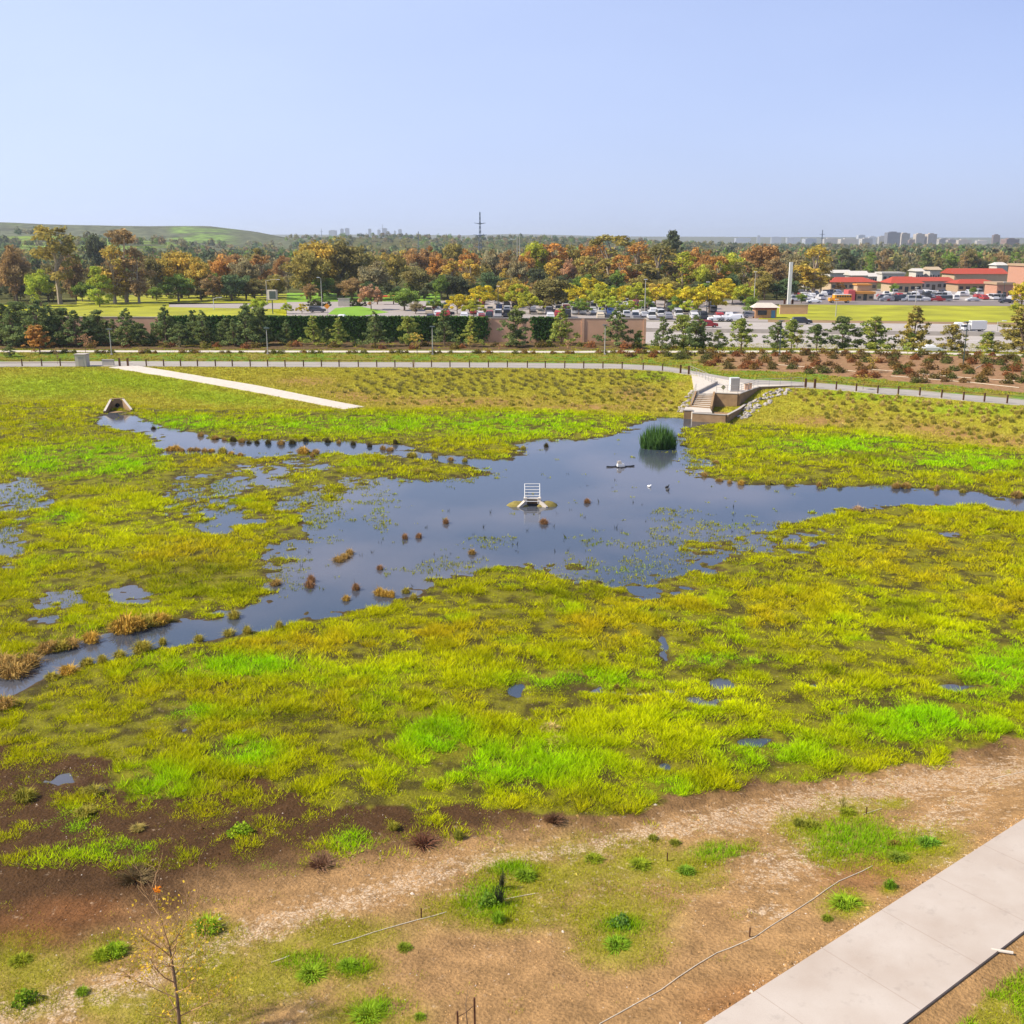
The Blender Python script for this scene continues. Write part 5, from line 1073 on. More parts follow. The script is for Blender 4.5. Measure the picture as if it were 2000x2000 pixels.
def twig_bush(px, py, r, h, c, lb, cat='bush', n=170):
    x, y, z = ground_at(px, py); d = y * cs - (z - CAMZ) * sn_; R_ = r / F * d; mb = MB()
    for i in range(n):
        a = random.uniform(0, 6.28); o = R_ * random.random() ** .5; q = (math.cos(a) * o * .3, math.sin(a) * o * .3, 0); e = (math.cos(a) * o + random.gauss(0, .05), math.sin(a) * o + random.gauss(0, .05), h * math.sqrt(max(0.05, 1 - (o / R_) ** 2)) * random.uniform(.6, 1.1))
        mb.tube([q, ((q[0] + e[0]) / 2 + random.gauss(0, .05), (q[1] + e[1]) / 2 + random.gauss(0, .05), e[2] * .6), e], [.012, .009, .006], 3, False)
    m_ = mb.build('dead_bush', M['obj'], loc=(x, y, z), color=c); tag(m_, lb, cat)
twig_bush(828, 1648, 38, .42, (.17, .07, .035), 'low reddish brown dead bush on the mud')
twig_bush(1082, 1605, 24, .42, (.15, .075, .035), 'brown dead bush touching the edge of the bright grass')
twig_bush(628, 1690, 36, .5, (.24, .13, .07), 'brown dried bush beside green leaves on the mud')
twig_bush(265, 1715, 44, .4, (.16, .11, .04), 'sprawling brownish bush left of centre on the mud')
twig_bush(975, 1765, 12, 1.0, (.07, .08, .03), 'dark upright stalks beside the leafy weed', 'dry stalks', 60)
twig_bush(979, 1735, 8, .9, (.07, .07, .03), 'thin dark stalks above the leafy weed', 'dry stalks', 40)
twig_bush(1646, 1580, 14, .7, (.30, .26, .06), 'thin pale seed stalks above the green patch', 'dry stalks', 26)

# ------------------------------------------------------------------ foreground young tree, stakes
def yng_tree():
    x, y, z = ground_at(352, 2025)
    t = empty('young_tree', (x, y, z), 0, 'young leafless looking tree with sparse yellow leaves in the foreground', 'tree')
    d = y * cs - (z - CAMZ) * sn_; mb = MB(); leaves = []
    topz_ = 4.5
    rr = random.Random(4)
    tr = MB().tube([(0, 0, -.2), (.02, 0, 1.0), (-.02, .05, 2.0), (-.08, .05, 2.9)], [.055, .045, .035, .024], 7)
    tr.build('trunk', M['bark'], t)
    def br(p, dr, ln, r, lv):
        pts = [p]; q = Vector(p); dd = Vector(dr).normalized()
        for k in range(4):
            dd = (dd + Vector((rr.gauss(0, .13), rr.gauss(0, .13), rr.gauss(.04, .1)))).normalized(); q = q + dd * ln / 4; pts.append(tuple(q))
            if lv < 2 and k > 0:
                for _ in range(2 if lv == 0 else 1):
                    s = Vector((rr.gauss(0, 1), rr.gauss(0, 1), rr.gauss(.3, .6))).normalized(); br(tuple(q), (dd + s * .8), ln * .48, r * .5, lv + 1)
            if rr.random() < .35: leaves.append(tuple(q + Vector((rr.gauss(0, .1), rr.gauss(0, .1), rr.gauss(-.03, .08)))))
        mb.tube(pts, [r, r * .8, r * .6, r * .45, r * .25], 4, False)
    for k in range(15):
        f = .22 + .78 * k / 14; p = (-.08 * f, .05 * f, 2.9 * f); a = k * 2.4; up = .35 + .9 * f
        br(p, (math.cos(a), math.sin(a), up), 1.55 - .35 * f, .020, 0)
    br((-.08, .05, 2.9), (-.15, .1, 1), 1.9, .022, 0); br((-.08, .05, 2.9), (.45, 0, 1), 1.7, .02, 0)
    mb.build('branches', M['obj'], t, color=(.36, .22, .10))
    r_ = np.random.default_rng(3); c = np.array(leaves); c = np.repeat(c, 2, 0) + r_.normal(0, .10, (len(c) * 2, 3)); c = c[c[:, 2] < 4.1]
    V = leaf_quads(c, .045, r_); me = npmesh('leaves', V, np.arange(len(V), dtype=np.int32).reshape(-1, 4), M['leaf'], {'tint': ('POINT', 'FLOAT', np.repeat(r_.uniform(.7, 1.3, len(c)), 4)), 'hue': ('POINT', 'FLOAT', np.repeat(r_.random(len(c)), 4))})
    link('leaves', me, t, color=(.55, .42, .05))
    # one big orange leaf cluster left at the tip
    c = np.array([(-.35, .25, 4.55)]) + r_.normal(0, .05, (9, 3)); V = leaf_quads(c, .09, r_)
    me = npmesh('top_leaf', V, np.arange(len(V), dtype=np.int32).reshape(-1, 4), M['leaf'], {'tint': ('POINT', 'FLOAT', np.ones(len(V))), 'hue': ('POINT', 'FLOAT', np.zeros(len(V)))}); o = link('leaf', me, t, color=(.85, .30, .02)); o['label'] = 'single orange leaf at the tip'
yng_tree()
def staked():
    x, y, z = ground_at(912, 2050); t = empty('staked_sapling', (x, y, z), label='bare sapling tied between two rusty brown stakes at the bottom edge', cat='sapling')
    MB().tube([(-.22, -.05, -.3), (-.24, -.05, 1.25)], .03, 6).build('stake', M['rust'], t)
    MB().tube([(.22, .1, -.3), (.21, .1, 1.55)], .03, 6).build('stake', M['rust'], t)
    MB().tube([(-.24, -.05, 1.08), (-.1, 0, 1.12), (.02, .02, 1.2), (.21, .1, 1.33)], .012, 4).build('tie', M['rust'], t)
    MB().tube([(0, 0, -.2), (.02, 0, .8), (-.02, .02, 1.4), (.04, .03, 1.85)], [.018, .015, .01, .006], 4).build('trunk', M['bark'], t)
staked()
for px, py, h, lb in ((1464, 1830, .32, 'small brown peg beside the long drip hose'), (823, 1792, .35, 'small brown peg beside the thin hose left of centre'), (1303, 1682, .35, 'small dark peg on the salt crust'), (1692, 1590, .3, 'small brown peg above the bright green patch')):
    x, y, z = ground_at(px, py); tag(MB().tube([(0, 0, -.15), (0, 0, h)], [.022, .026], 6).build('peg', M['rust'], loc=(x, y, z)), lb, 'peg')
x, y, z = ground_at(1955, 1860); tag(MB().tube([(-.28, .05, .06), (.30, -.12, .07)], .05, 8).build('pipe', M['palecon'], loc=(x, y, z)), 'short pale pipe lying at the path edge by the corner grass', 'pipe')
# rock pieces along the near path edge
# ------------------------------------------------------------------ rail fence along the trail
def fence():
    t = empty('trail_fence', (0, 0, 0), label='brown post and wire fence along the near edge of the long trail', cat='fence')
    px_posts = [234, 250, 286, 320, 353, 386, 421, 454, 489, 523, 557, 593, 628, 662.5, 700, 736, 771.5, 807, 843, 879, 917, 954, 991, 1030, 1065, 1103, 1140, 1177.5, 1215, 1256, 1294, 1329, 1345]
    px2 = [1573, 1591, 1633, 1672, 1714, 1754, 1796, 1838, 1881, 1922, 1966, 2010, 2055]
    for grp in (px_posts, px2):
        pts = []
        for p in grp:
            x = xat(p, 172); 
            for _ in range(6): x = xat(p, float(Tf(x)) + .1)
            y = float(Tf(x)) + .1; pts.append((x, y))
            big = 1.6 if p in (234, 250, 1329, 1345, 1573, 1591) else 1
            MB().box((x, y, .52 * (1.15 if big > 1 else 1)), (.17 * big, .17 * big, 1.2 * (1.15 if big > 1 else 1))).build('post', M['wood'], t)
        for h in (.35, .70, 1.02):
            MB().tube([(a, b, h + .02) for a, b in pts], .016 if h < 1 else .022, 4).build('rail', M['rust'] if h > 1 else M['steel'], t)
        if grp is px2:
            for k, (a, b) in enumerate(pts[3:9]): MB().prism([(a - .25, b - .35), (a + .25, b - .35), (a + .25, b + .2), (a - .25, b + .2)], -.25, .03).build('footing', M['palecon'], t)
fence()
def left_fence():
    t = empty('wooden_fence', (0, 0, 0), label='low brown timber fence left of the white enclosure', cat='fence')
    pts = []
    for p in (-20, 38, 76, 112, 146): x = xat(p, 172); y = float(Tf(x)) + .4; pts.append((x, y)); MB().box((x, y, .6), (.16, .16, 1.3)).build('post', M['wood'], t)
    for h in (.55, 1.0): MB().tube([(a, b, h) for a, b in pts], .04, 5).build('rail', M['wood'], t)
left_fence()
x0, y0 = xat(161, 173), 173.2
t = empty('enclosure', (x0, y0, 0), label='pale square masonry enclosure with a flat cap beside the trail', cat='enclosure')
MB().box((0, 0, .95), (1.7, 1.7, 1.9)).build('wall', M['palecon'], t); MB().box((0, 0, 1.97), (1.95, 1.95, .14)).build('cap', M['concrete'], t); MB().box((.1, -.865, .8), (.8, .03, 1.5)).build('door', M['concrete'], t)
x1 = xat(211, 174); t = empty('low_wall', (x1, 174.2, 0), label='low pale concrete wall where the ramp meets the trail', cat='wall'); MB().box((0, 0, .45), (1.9, .35, .9)).build('wall', M['palecon'], t); MB().box((0, 0, .94), (2.0, .45, .08)).build('coping', M['concrete'], t)
# lamp posts
def lamp(px, D, ty, label, m_, group, arm=.55, name='lamp_post'):
    x = xat(px, D, .5); z = hz(x, D); H = topz(ty, D) - z; t = empty(name, (x, D, z), 0, label, 'lamp post', group)
    MB().tube([(0, 0, 0), (0, 0, H - .15)], [.10, .06], 8).build('pole', m_, t); MB().box((0, 0, .12), (.4, .4, .24), top=.8).build('base', M['concrete'], t)
    MB().box((0, 0, H - .06), (arm * 1.25, arm * 1.1, .12), top=.85).build('lamp_head', M['darkpole'], t); MB().box((0, 0, H - .17), (.3, .3, .10)).build('bracket', M['darkpole'], t)
    return t
for i, (px, ty, D, dk) in enumerate(((218, 642, 187, 0), (523, 640, 187.5, 0), (845, 637, 187, 0), (1181, 634, 186, 0), (1522, 626, 180, 1), (1880, 628, 164, 1))):
    lamp(px, D, ty, f'{nth(i)} trail lamp post from the left, {"dark" if dk else "pale"} pole with flat square head', M['darkpole'] if dk else M['pole'], 'lamp posts beside the upper trail', .75)
def street_lamp(px, D, ty, label, m_, arm=2.0, side=1):
    x = xat(px, D); z = 0; H = topz(ty, D); t = empty('street_lamp', (x, D, z), 0, label, 'street lamp')
    MB().tube([(0, 0, 0), (0, 0, H)], [.14, .08], 8).build('pole', m_, t)
    if arm: MB().tube([(0, 0, H - .3), (side * arm * .5, 0, H + .15), (side * arm, 0, H + .2)], .05, 5).build('arm', m_, t)
    MB().box((side * arm, 0, H + .17), (.9, .45, .18)).build('lamp_head', M['white'], t)
street_lamp(1259, 292, 547, 'tall slim lamp post in the middle of the parking lot', M['pole'], 0)
street_lamp(1472, 330, 532, 'tall lamp post above the trees at the right end of the lot', M['pole'], 0)
street_lamp(1632, 288, 586, 'thin pale lamp post standing in the green field strip', M['pole'], 0)
street_lamp(629, 330, 543, 'tall pale lamp post on the left side of the lot', M['pole'], .8, -1)
street_lamp(522, 345, 547, 'curved arm lamp post beside the left access road', M['pole'], 4, 1)
street_lamp(418, 320, 582, 'pale curved lamp post on the yellow meadow edge', M['white'], 2.2, 1)
street_lamp(1788, 352, 563, 'thin lamp post along the street before the shops', M['pole'], 0)
street_lamp(1958, 350, 552, 'thin lamp post near the salmon building', M['darkpole'], 0)
street_lamp(973, 300, 560, 'dark lamp pole between yellow lot trees', M['darkpole'], 0)
street_lamp(1380, 298, 552, 'dark lamp pole in front of the widest yellow tree', M['darkpole'], 0)
street_lamp(1947, 242, 628, 'double headed pale lamp post on the freeway median', M['pole'], 1.5, 1)
# white pillar sign and its plinth
x, D = xat(1539, 300), 300.0; t = empty('pillar_sign', (x, D, 0), label='tall plain white pylon rising from a low tan wall', cat='pillar')
Hp = topz(512, D); zb = 0
MB().box((0, 0, Hp / 2), (.85, .85, Hp)).build('pillar', M['white'], t)
MB().box((1.2, -1.2, 1.3), (7.8, .6, 2.6)).build('plinth_wall', M['block'], t); MB().box((1.2, -1.2, 2.66), (8.0, .8, .14)).build('coping', M['concrete'], t)
MB().box((-1.0, .6, 2.8), (.5, .5, 2.4)).build('bracket', M['rust'], t); MB().box((1.2, .6, 2.8), (.5, .5, 2.4)).build('bracket', M['rust'], t)
# billboard like sign with pale frame
x, D = xat(533, 300), 300.0; t = empty('roadside_sign', (x, D, 0), R(-14), label='pale framed square sign with a dark face on a single post', cat='sign')
zc = (topz(567, D) + topz(585, D)) / 2; MB().tube([(0, 0, 0), (0, 0, zc)], .14, 6).build('post', M['darkpole'], t)
MB().box((0, .35, zc), (2.7, 1.0, 2.7)).build('frame', M['palecon'], t); MB().box((.25, -.18, zc), (1.9, .06, 2.1)).build('sign_face', M['darkpole'], t)
x, D = xat(649, 300), 292.0; t = empty('warning_sign', (x, D, 0), label='orange diamond road sign on a post by the lawn island', cat='sign')
MB().tube([(0, 0, 0), (0, 0, 2.6)], .05, 5).build('post', M['pole'], t); mb = MB(); mb.add([(-.8, -.06, 2.6), (0, -.06, 1.8), (.8, -.06, 2.6), (0, -.06, 3.4), (-.8, .0, 2.6), (0, 0, 1.8), (.8, 0, 2.6), (0, 0, 3.4)], [(0, 1, 2, 3), (7, 6, 5, 4), (0, 4, 5, 1), (1, 5, 6, 2), (2, 6, 7, 3), (3, 7, 4, 0)]); mb.build('sign_face', M['obj'], t, color=(.75, .28, .02))
x, D = xat(672, 335), 335; t = empty('monument_sign', (x, D, 0), label='low pale monument sign in front of a dark hedge', cat='sign'); MB().box((0, 0, 1.2), (3.6, .6, 2.4)).build('slab', M['palecon'], t); MB().box((0, 0, 2.46), (4.0, .8, .14)).build('cap', M['concrete'], t)
for px, w, lb in ((620, 7, 'clipped dark hedge left of the monument sign'), (697, 5, 'clipped dark hedge right of the monument sign')):
    o = link('hedge', BU[1], loc=(xat(px, 336), 336, 0), sc=(w * .75, 1.6, 2.6), color=(.06, .07, .03)); tag(o, lb, 'hedge')
# ------------------------------------------------------------------ vehicles
def car_meshes(kind):
    L_, W_, H_ = {'sedan': (4.6, 1.8, 1.42), 'suv': (4.7, 1.9, 1.75), 'van': (5.2, 2.0, 2.1), 'pickup': (5.6, 1.95, 1.85)}[kind]
    a = L_ / 2; bz = .34
    prof = {'sedan': [(-a, .45), (-a, .85), (-a * .55, .98), (-a * .30, H_), (a * .28, H_), (a * .62, .98), (a * .97, .88), (a, .45)],
            'suv': [(-a, .45), (-a, 1.05), (-a * .9, H_), (a * .25, H_), (a * .55, 1.10), (a * .97, .98), (a, .45)],
            'van': [(-a, .45), (-a, 1.2), (-a * .95, H_), (a * .45, H_), (a * .75, 1.15), (a * .98, 1.0), (a, .45)],
            'pickup': [(-a, .5), (-a, 1.05), (-a * .12, 1.05), (-a * .10, H_), (a * .35, H_), (a * .58, 1.10), (a * .97, 1.02), (a, .5)]}[kind]
    mb = MB(); prof = [(a, bz)] + prof[::-1] + [(-a, bz)]
    V = []; n = len(prof)
    for s in (-1, 1):
        for (x, z) in prof: k = .84 if z > 1.12 else 1; V.append((x, s * W_ / 2 * k, z))
    Fs = [tuple(range(n)), tuple(range(2 * n - 1, n - 1, -1))] + [(i, n + i, n + (i + 1) % n, (i + 1) % n) for i in range(n)]
    mb.add(V, Fs); mb.mi = 1
    for sx in (-.62, .62): mb.box((sx * a, 0, .30), (.6, W_ * .96, .3))
    body = mb.mesh('body', [M['paint'], M['black']])
    g = MB(); top = [p for p in prof if p[1] > 1.12]; xs_ = [p[0] for p in top]; x0_, x1_ = min(xs_) + .18, max(xs_) - .15; zz = (H_ + 1.0) / 2
    for s in (-1, 1): g.add([(x0_ - .15, s * (W_ / 2 * .93 + .012), 1.02), (x1_ + .35, s * (W_ / 2 * .93 + .012), 1.02), (x1_, s * (W_ / 2 * .85 + .012), H_ - .12), (x0_ + .1, s * (W_ / 2 * .85 + .012), H_ - .12)], [(0, 1, 2, 3) if s < 0 else (3, 2, 1, 0)])
    for (xa, za, xb, zb_) in ((max(xs_) + .04, H_ - .08, {'sedan': a * .60, 'suv': a * .53, 'van': a * .72, 'pickup': a * .56}[kind] + .05, 1.12), (min(xs_) - .04, H_ - .1, {'sedan': -a * .52, 'suv': -a * .99, 'van': -a * .995, 'pickup': -a * .13}[kind] - .03, 1.15)):
        g.add([(xa, -W_ * .38, za), (xa, W_ * .38, za), (xb, W_ * .43, zb_), (xb, -W_ * .43, zb_)], [(0, 1, 2, 3)])
    return body, g.mesh('windows', M['glass']), (a, W_)
CARM = {k: car_meshes(k) for k in ('sedan', 'suv', 'van', 'pickup')}
wh = MB().tube([(0, -.11, 0), (0, .11, 0)], .34, 12).mesh('tyre', M['black']); rim = MB().tube([(0, -.125, 0), (0, .125, 0)], .19, 10).mesh('rim', M['steel'])
def car(kind, x, y, rz, color, label, group=None, wheels=False, z=.05):
    b, g, (a, w) = CARM[kind]; t = empty('car' if kind != 'pickup' else 'pickup_truck', (x, y, z), rz, label, 'car' if kind in ('sedan', 'suv') else {'van': 'van', 'pickup': 'pickup truck'}[kind], group)
    link('body', b, t, color=color); link('windows', g, t)
    if wheels:
        for sx in (-.62, .62):
            for sy in (-1, 1): q = link('wheel', wh, t, loc=(sx * a, sy * w / 2 * .94, .34)); link('rim', rim, q)
    return t
CC = [('white', (.52, .52, .52))] * 6 + [('silver', (.5, .5, .52))] * 4 + [('black', (.03, .03, .035))] * 3 + [('grey', (.2, .2, .22))] * 3 + [('dark red', (.30, .03, .03))] * 2 + [('blue', (.05, .09, .25)), ('beige', (.5, .42, .3))]
def park():
    k = 0
    for row, D in enumerate((279, 287, 299, 308, 322, 331, 345)):
        for i in range(36):
            px = 840 + 600 * i / 36 + random.uniform(-2, 2); x = xat(px, D)
            if random.random() < (.45 if 1040 < px < 1410 else .66): continue
            if px > 1395 and D > 285: continue
            nm, c = random.choice(CC); kd = random.choice(['sedan', 'sedan', 'suv', 'suv', 'pickup', 'van'])
            car(kd, x, D + random.uniform(-.4, .4), R(random.choice([-90, 90]) + random.uniform(-3, 3)), c, f'{nm} {dict(sedan="sedan", suv="sport utility car", van="van", pickup="pickup truck")[kd]} parked in row {["one", "two", "three", "four", "five", "six", "seven"][row]} of the lot behind the wall', 'cars parked in the central lot'); k += 1
    for row, D in enumerate((362, 372, 384, 396, 410)):
        for i in range(40):
            px = 1545 + 440 * i / 40 + random.uniform(-3, 3); x = xat(px, D)
            if row < 3 and 1648 < px < 1716: continue
            if random.random() < (.55, .55, .55, .65, .65)[row] or (row == 0 and (1590 < px < 1665 )): continue
            nm, c = random.choice(CC); kd = random.choice(['sedan', 'sedan', 'suv', 'suv', 'pickup', 'van'])
            car(kd, x, D, R(random.choice([0, 180]) if row == 0 else random.choice([-90, 90])) + random.uniform(-.1, .1), c, f'{nm} {dict(sedan="sedan", suv="sport utility car", van="van", pickup="pickup truck")[kd]} in the {ORD[row]} row before the red roofed shops', 'cars parked before the shops')
park()
for i, (px, D, kd, c, lb) in enumerate(((1382, 252, 'suv', (.25, .02, .02), 'dark red sport utility car on the far lanes of the freeway'), (1566, 262, 'suv', (.03, .03, .035), 'black sport utility car on the freeway below the white pillar'), (1590, 352, 'sedan', (.8, .8, .8), 'white sedan driving along the street left of the bus'), (1563, 266, 'sedan', (.75, .75, .75), 'white car beside the black one under the pillar'), (1815, 194, 'sedan', (.8, .8, .8), 'white sedan half hidden behind a young tree at right'), (1875, 243, 'pickup', (.8, .8, .8), 'white pickup on the freeway near the right hand lamp'),
  (667, 276, 'sedan', (.8, .8, .8), 'white car just above the ivy wall by the lawn island'), (620, 306, 'suv', (.06, .06, .07), 'dark car arriving on the left access road'), (1400, 272, 'sedan', (.8, .8, .8), 'white car at the lower right corner of the lot'), (1416, 272, 'sedan', (.7, .7, .7), 'silver car next to the corner one'), (1432, 272, 'suv', (.8, .8, .8), 'white sport utility car third along the lot edge'), (1468, 284, 'suv', (.2, .2, .22), 'grey car by the kiosk at the lot corner'), (840, 318, 'suv', (.28, .02, .02), 'dark red car beneath the rounded dark tree'), (860, 318, 'sedan', (.05, .05, .06), 'black car right of the dark red one'), (1965, 352, 'sedan', (.05, .05, .06), 'black sedan at the right end of the street'),
  (868, 292, 'pickup', (.03, .03, .04), 'black pickup in front of the small yellow tree'))):
    car(kd, xat(px, D), D, random.choice([0, math.pi]), c, lb, None, True)
# box truck on freeway, school bus
x, D = xat(1893, 242), 240.0; t = empty('box_truck', (x, D, .06), math.pi, 'white box truck on the freeway at right', 'truck', sc=(.75, .75, .75))
MB().box((-1.2, 0, 2.0), (4.6, 2.3, 2.5)).build('cargo_box', M['white'], t); mb = MB(); mb.box((2.3, 0, 1.35), (2.0, 2.1, 1.8), top=.9); mb.build('cab', M['white'], t); MB().box((0, 0, .62), (6.6, 1.6, .24)).build('chassis', M['black'], t); MB().box((2.9, 0, 1.75), (.9, 2.02, .6)).build('windscreen', M['glass'], t)
for sx in (-2.2, 2.3):
    for sy in (-1, 1): q = link('wheel', wh, t, loc=(sx, sy * 1.02, .42), sc=(1.25, 1.2, 1.25)); link('rim', rim, q)
x, D = xat(1640, 352), 352.0; t = empty('school_bus', (x, D, .1), math.pi, 'yellow orange school bus on the street before the restaurant', 'bus'); oc = (.80, .33, .02)
MB().box((-.6, 0, 1.65), (5.6, 2.4, 2.0)).build('body', M['paint'], t, color=oc); MB().box((-.6, 0, 2.72), (5.4, 2.2, .16)).build('roof', M['white'], t); MB().box((2.9, 0, 1.15), (1.4, 2.1, 1.0)).build('bonnet', M['paint'], t, color=oc)
for i in range(6): MB().box((-2.95 + i * .82, 1.21, 2.15), (.62, .03, .6)).build('window', M['glass'], t)
MB().box((-.6, 1.215, 1.35), (5.6, .02, .09)).build('stripe', M['black'], t)
for sx in (-2.3, 2.7):
    for sy in (-1, 1): q = link('wheel', wh, t, loc=(sx, sy * 1.1, .45), sc=(1.3, 1.2, 1.3)); link('rim', rim, q)

# ------------------------------------------------------------------ buildings
BC = {'beige': (.40, .31, .20), 'tan': (.34, .24, .15), 'red': (.34, .055, .03), 'white': (.48, .45, .40), 'salmon': (.40, .21, .14), 'brown': (.30, .17, .09), 'grey': (.35, .33, .30), 'orange': (.60, .27, .06)}
def building(px0, px1, D, dep, wt, rt, wall, roof, label, style='hip', nwin=6, door=True, base=0.0, over=.8, cat='shop'):
    """photo x extents at distance D, photo y of the wall top and of the roof top"""
    xa, xb = xat(px0, D), xat(px1, D); w = xb - xa; H = topz(wt, D); HR = topz(rt, D + dep / 2) if style != 'flat' else H + .8
    t = empty('building', ((xa + xb) / 2, D, base), 0, label, cat)
    MB().box((0, dep / 2, H / 2), (w, dep, H)).build('wall', M['obj'], t, color=BC[wall])
    mb = MB(); o = over; a, b_ = -w / 2 - o, w / 2 + o; c, d = -o, dep + o
    if style == 'hip':
        i = min(w * .25, dep * .5); mb.add([(a, c, H + .01), (b_, c, H + .01), (b_, d, H + .01), (a, d, H + .01), (a + i, dep / 2, HR), (b_ - i, dep / 2, HR)], [(0, 1, 5, 4), (1, 2, 5), (2, 3, 4, 5), (3, 0, 4), (3, 2, 1, 0)])
    elif style == 'gable':
        mb.add([(a, c, H + .01), (b_, c, H + .01), (b_, d, H + .01), (a, d, H + .01), (a, dep / 2, HR), (b_, dep / 2, HR)], [(0, 1, 5, 4), (1, 2, 5), (2, 3, 4, 5), (3, 0, 4), (3, 2, 1, 0)])
    else: mb.box((0, dep / 2, H + .4), (w + 2 * o * .5, dep + o, .8))
    mb.build('roof', M['obj'], t, color=BC[roof])
    for k in range(nwin):
        xx = -w / 2 + w * (k + .5) / nwin
        if door and k == nwin // 2: MB().box((xx, -.03, 1.15), (min(1.8, w / nwin * .6), .08, 2.3)).build('door', M['glass'], t); continue
        f = MB().box((xx, -.02, min(H * .5, 2.0)), (w / nwin * .6, .06, min(H * .35, 1.5))).build('window', M['glass'], t)
    return t
building(1622, 1712, 440, 14, 551, 541, 'beige', 'red', 'long low shop with bright red roof left of the arched one', 'hip', 8)
building(1740, 1800, 425, 12, 553, 540, 'beige', 'red', 'shop with red roof and pale arched entrance', 'hip', 5)
t = building(1772, 1862, 445, 16, 549, 541, 'grey', 'red', 'wide grey shop with pitched red roof behind the arched one', 'gable', 8)
building(1862, 1964, 470, 14, 535, 524, 'beige', 'red', 'tall beige hall with red roof on the right', 'gable', 8)
building(1870, 1948, 430, 12, 554, 545, 'tan', 'red', 'low shop with red roof in front of the tall hall', 'hip', 6)
building(1945, 1976, 380, 10, 556, 550, 'salmon', 'tan', 'salmon coloured corner block with two bands', 'flat', 3)
building(1997, 2040, 400, 14, 520, 512, 'salmon', 'tan', 'tall beige block cut by the right edge', 'flat', 3)
t = building(1672, 1706, 366, 8, 574, 566, 'beige', 'orange', 'small tan restaurant with an orange fascia', 'flat', 3)
MB().box((0, 4, topz(571, 370) + 1.6), (4.5, 4, 2.0)).build('roof_box', M['obj'], t, color=BC['beige']); MB().box((0, 4, topz(571, 370) + 2.7), (5.2, 4.8, .4)).build('cap', M['obj'], t, color=BC['orange'])
MB().box((-4.8, 2, 1.8), (2.4, 5, 3.6)).build('annex', M['obj'], t, color=(.55, .10, .10))
for (a, b_, D, wt, rt, st, rf, lb) in ((1620, 1660, 520, 533, 527, 'gable', 'white', 'white roofed house behind the long red roof at left'), (1662, 1694, 500, 538, 529, 'gable', 'white', 'white house behind the long red roof'), (1722, 1766, 540, 535, 528, 'flat', 'white', 'long white house behind the arched shop'), (1695, 1712, 520, 540, 533, 'gable', 'white', 'small white gabled house between trees'), (1788, 1802, 560, 530, 524, 'gable', 'white', 'white cottage with trees either side'), (1815, 1835, 560, 527, 521, 'gable', 'beige', 'pale cottage left of the tall hall'), (1945, 1966, 620, 518, 512, 'hip', 'white', 'white roof peeking above the tall hall'),
  (1575, 1592, 470, 548, 543, 'gable', 'white', 'white roofed cabin right of the pillar'), (1530, 1545, 450, 555, 549, 'gable', 'beige', 'pale cabin among trunks left of the pillar')):
    building(a, b_, D, 10, wt, rt, 'white', rf, lb, st, 4, cat='house')
# kiosk at the lot corner
x, D = xat(1496, 282), 282.0; t = empty('kiosk', (x, D, 0), label='small open kiosk with pale roof beside a blue door', cat='kiosk')
MB().box((0, 2, 1.4), (5.6, 3.4, 2.8)).build('wall', M['obj'], t, color=(.45, .24, .12)); mb = MB(); mb.add([(-3.6, -.4, 2.82), (3.6, -.4, 2.82), (3.6, 4.4, 2.82), (-3.6, 4.4, 2.82), (-2.2, 2, 4.0), (1.8, 2, 4.0)], [(0, 1, 5, 4), (1, 2, 5), (2, 3, 4, 5), (3, 0, 4), (3, 2, 1, 0)]); mb.build('roof', M['palecon'], t)
MB().box((0, .26, 2.6), (5.7, .1, .5)).build('fascia', M['obj'], t, color=(.25, .05, .03)); MB().box((1.9, .25, 1.1), (1.0, .1, 2.0)).build('door', M['obj'], t, color=(.10, .22, .40)); MB().box((-1, .25, 1.5), (2.4, .08, 1.2)).build('window', M['glass'], t)
x, D = xat(753, 345), 345.0; t = empty('playground', (x, D, 0), label='orange red shelter seen between trees in the park', cat='shelter'); MB().box((0, 0, 2.6), (6, 3, .5)).build('roof', M['obj'], t, color=(.6, .12, .03))
for sx in (-2.6, 2.6): MB().box((sx, 0, 1.2), (.3, .3, 2.4)).build('post', M['rust'], t)
# far towers
def tower_mat():
    m, t = mat('tower_facade'); b = N(t, 'ShaderNodeBsdfPrincipled'); o = N(t, 'ShaderNodeOutputMaterial'); t.links.new(b.outputs[0], o.inputs[0]); oi = N(t, 'ShaderNodeObjectInfo'); g = N(t, 'ShaderNodeNewGeometry'); s = N(t, 'ShaderNodeSeparateXYZ'); t.links.new(g.outputs['Position'], s.inputs[0])
    md = N(t, 'ShaderNodeMath', operation='MODULO'); md.inputs[1].default_value = 4; t.links.new(s.outputs['Z'], md.inputs[0]); lt = N(t, 'ShaderNodeMath', operation='LESS_THAN'); lt.inputs[1].default_value = 2; t.links.new(md.outputs[0], lt.inputs[0])
    x = N(t, 'ShaderNodeMix', data_type='RGBA', blend_type='MULTIPLY'); x.inputs[7].default_value = (.55, .58, .62, 1); t.links.new(lt.outputs[0], x.inputs[0]); t.links.new(oi.outputs['Color'], x.inputs[6]); t.links.new(x.outputs[2], b.inputs['Base Color']); return m
M['tower'] = tower_mat()
